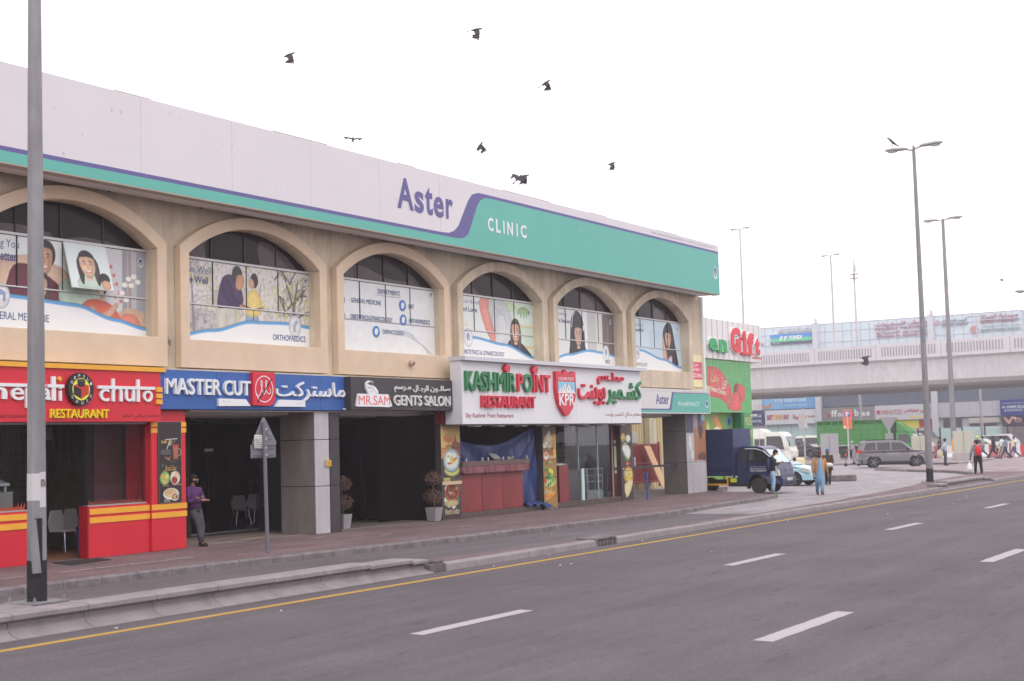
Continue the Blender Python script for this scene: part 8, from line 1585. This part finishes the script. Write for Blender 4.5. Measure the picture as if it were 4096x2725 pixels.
person('walking man in a black and red shirt just right of the tall lamp post', (129.3, 34.6, .0), -238, 1.97, (196, 150, 130), (60, 50, 58), (74, 86, 110), (50, 46, 50), hair=(46, 40, 40), legs=STR2, long_sleeve=False, arms=[[(.05, .25, 1.14), (.28, .16, 1.2)], [(.05, -.25, 1.14), (.28, -.14, 1.2)]])
person('striding man in a long black jacket and black trousers behind the barrier line', (128.9, 29.8, .0), -238, 1.95, (80, 60, 56), (50, 46, 54), (42, 38, 44), (34, 30, 34), legs=STR, hem=.82, girth=1.1, flare=1.25)
person('walking man in a white short-sleeved shirt, middle of the group at the crossing', (127.2, 28.7, .0), -238, 1.93, (90, 66, 58), (226, 226, 240), (170, 154, 146), (60, 52, 52), legs=STR2, long_sleeve=False, arms=[[(-.05, .25, 1.14), (.1, .26, .92)], [(.05, -.25, 1.14), (.2, -.2, .95)]])
person('walking man in a checked shirt and navy jeans in the crossing group', (124.4, 27.75, .0), -238, 1.93, (86, 64, 58), (140, 136, 158), (56, 66, 98), (40, 36, 40), legs=STR)
person('walking man in a pale yellow shirt and blue jeans, last of the crossing group', (126.5, 27.5, .0), -238, 1.87, (120, 86, 74), (226, 220, 186), (76, 98, 146), (70, 60, 60), legs=STR2, long_sleeve=False)
person('man in a grey-green top passing behind the man with the red backpack', (130.2, 31.0, .0), -238, 1.95, (90, 68, 62), (160, 158, 160), (48, 44, 50), (40, 36, 40), legs=STR)
person('person in dark clothes at the very right edge of the view', (122.5, 24.35, .0), -238, 1.8, (120, 90, 80), (46, 44, 52), (50, 48, 56), (40, 36, 40), cap=(226, 200, 90))

# ---------------------------------------------------------------- crows
CRW = mat('crow_black', V(66, 60, 68), .6, spec=.3); CRG = mat('crow_grey_nape', V(110, 100, 106), .7)
def crow(label, pos, rz, pitch, roll, wl, wr, fold=.0, s=.86):
    t = thing('crow', label, 'crow', pos, 0, 'crows', s); t.rotation_euler = (rad(roll), rad(-pitch), rad(rz)); t.rotation_mode = 'XYZ'
    q = MB(); prof = [(-.22, .012), (-.17, .03), (-.08, .055), (.02, .062), (.1, .05), (.15, .034), (.19, .036), (.23, .028), (.25, .01)]
    n = 12; vs = [(x, r_ * cos(2 * PI * k / n), r_ * sin(2 * PI * k / n) + (.012 if x > .14 else 0)) for x, r_ in prof for k in range(n)]
    q.add(vs, [(i * n + k, i * n + (k + 1) % n, (i + 1) * n + (k + 1) % n, (i + 1) * n + k) for i in range(len(prof) - 1) for k in range(n)] + [tuple(reversed(range(n))), tuple((len(prof) - 1) * n + k for k in range(n))], CRW); q.build('body', t, smooth=True)
    q = MB(); q.add([(.24, .008, .02), (.24, -.008, .02), (.31, 0, .004), (.24, 0, .0)], [(0, 1, 2), (1, 3, 2), (3, 0, 2)], BLK); q.build('beak', t)
    q = MB(); 
    for k in range(5): a = (k - 2) * .16; q.add([(-.18, -.012 + k * .006, .004 * k * .5), (-.18, .0 + k * .006, .004 * k * .5), (-.38 - .02 * cos(a * 4), sin(a) * .2 + .018, 0), (-.4, sin(a) * .2, .0), (-.38, sin(a) * .2 - .018, 0)], [(0, 1, 2, 3, 4)], CRW)
    q.build('tail', t)
    for sg, ang in ((1, wl), (-1, wr)):
        q = MB(); ca, sa = cos(rad(ang)), sin(rad(ang)); ca2, sa2 = cos(rad(ang - fold)), sin(rad(ang - fold))
        def W(x, d): # distance d out along the wing
            if d < .2: return (x, sg * (.03 + d * ca), .02 + d * sa)
            return (x, sg * (.03 + .2 * ca + (d - .2) * ca2), .02 + .2 * sa + (d - .2) * sa2)
        q.add([W(.1, 0), W(.13, .12), W(.12, .2), W(-.06, .2), W(-.1, .1), W(-.11, 0)], [(0, 1, 2, 3, 4, 5)], CRW); q.add([W(.12, .2), W(.08, .3), W(-.0, .36), W(-.09, .28), W(-.06, .2)], [(0, 1, 2, 3, 4)], CRW)
        for k in range(6): a = .1 - k * .04; e = .47 - k * .03; q.add([W(a - .02, .24), W(a + .0, .3), W(a - .06 - .012 * k, e), W(a - .085 - .012 * k, e - .02), W(a - .045, .24)], [(0, 1, 2, 3, 4)], CRW)
        o = q.build('wing', t); md = o.modifiers.new('thick', 'SOLIDIFY'); md.thickness = .006
    return t
CP = Vector((0, 0, 2.45))
def at(d, dist): return tuple(CP + Vector(d) * dist)
crow('highest crow, flying right with wings swept down', at((.8073, .5172, .2843), 52), -58, 8, 0, -72, -72)
crow('crow high above the left of the roof with fanned dark wings', at((.7348, .6229, .2685), 50), -50, 22, 15, -50, -62)
crow('crow with hooked wings right of the highest crow', at((.84, .4824, .2482), 56), -70, 30, 0, -40, -70, 40)
crow('crow gliding level just above the roof line on the left', at((.7722, .5985, .2133), 60), -140, 6, -5, 8, 6)
crow('crow banking down above the roof, right of the gliding one', at((.8238, .5277, .2073), 56), -70, 50, 25, -10, -45, 40)
crow('small crow flying away at the right of the flock', at((.872, .45, .1925), 70), -58, 20, 0, -60, -55)
crow('paler crow with a spread wing touching another over the sign', at((.8415, .5077, .1848), 60), -50, 45, 30, 20, -30)
crow('dark crow with drooped wings above the paler one', at((.8434, .5041, .1862), 57), -60, 10, 0, -45, -80, 35)
crow('lone crow flying in front of the flyover parapet', at((.9518, .3021, .0519), 75), -58, 8, 0, -75, -70, 0, 1.05)
crow('tiny far crow in the pale sky at the far right', at((.972, .213, .0989), 190), -58, 60, 0, 60, 50)
t = thing('crow', 'crow perched on the left head of the tall lamp post', 'crow', (65.89, 19.1, 15.87), rad(122), 'crows')
q = MB(); q.tube([(-.3, 0, .02), (-.16, 0, .1), (-.02, 0, .2), (.1, 0, .32), (.16, 0, .4), (.22, 0, .41), (.31, 0, .38)], [.02, .035, .06, .055, .04, .035, .006], CRW, 10); q.build('body', t, smooth=True)
for sg in (-1, 1): q = MB(); q.tube([(.02, sg * .02, .2), (.03, sg * .02, 0)], .008, BLK, 5); q.build('leg', t)

# ---------------------------------------------------------------- haze over the distance
hz = MB(); hz.box(-120, 420, -110, 320, -2.2, 30.5, mat('haze_air', (1, 1, 1)))
hm_ = _M['haze_air']; n_, l_ = hm_.node_tree.nodes, hm_.node_tree.links; n_.remove(n_['Principled BSDF'])
pvx = n_.new('ShaderNodeVolumePrincipled'); pvx.inputs['Color'].default_value = (.97, .96, 1, 1); pvx.inputs['Density'].default_value = .0006; pvx.inputs['Anisotropy'].default_value = .2
l_.new(pvx.outputs[0], n_['Material Output'].inputs['Volume'])
o = hz.build('haze'); o['kind'] = 'stuff'; o.visible_shadow = True
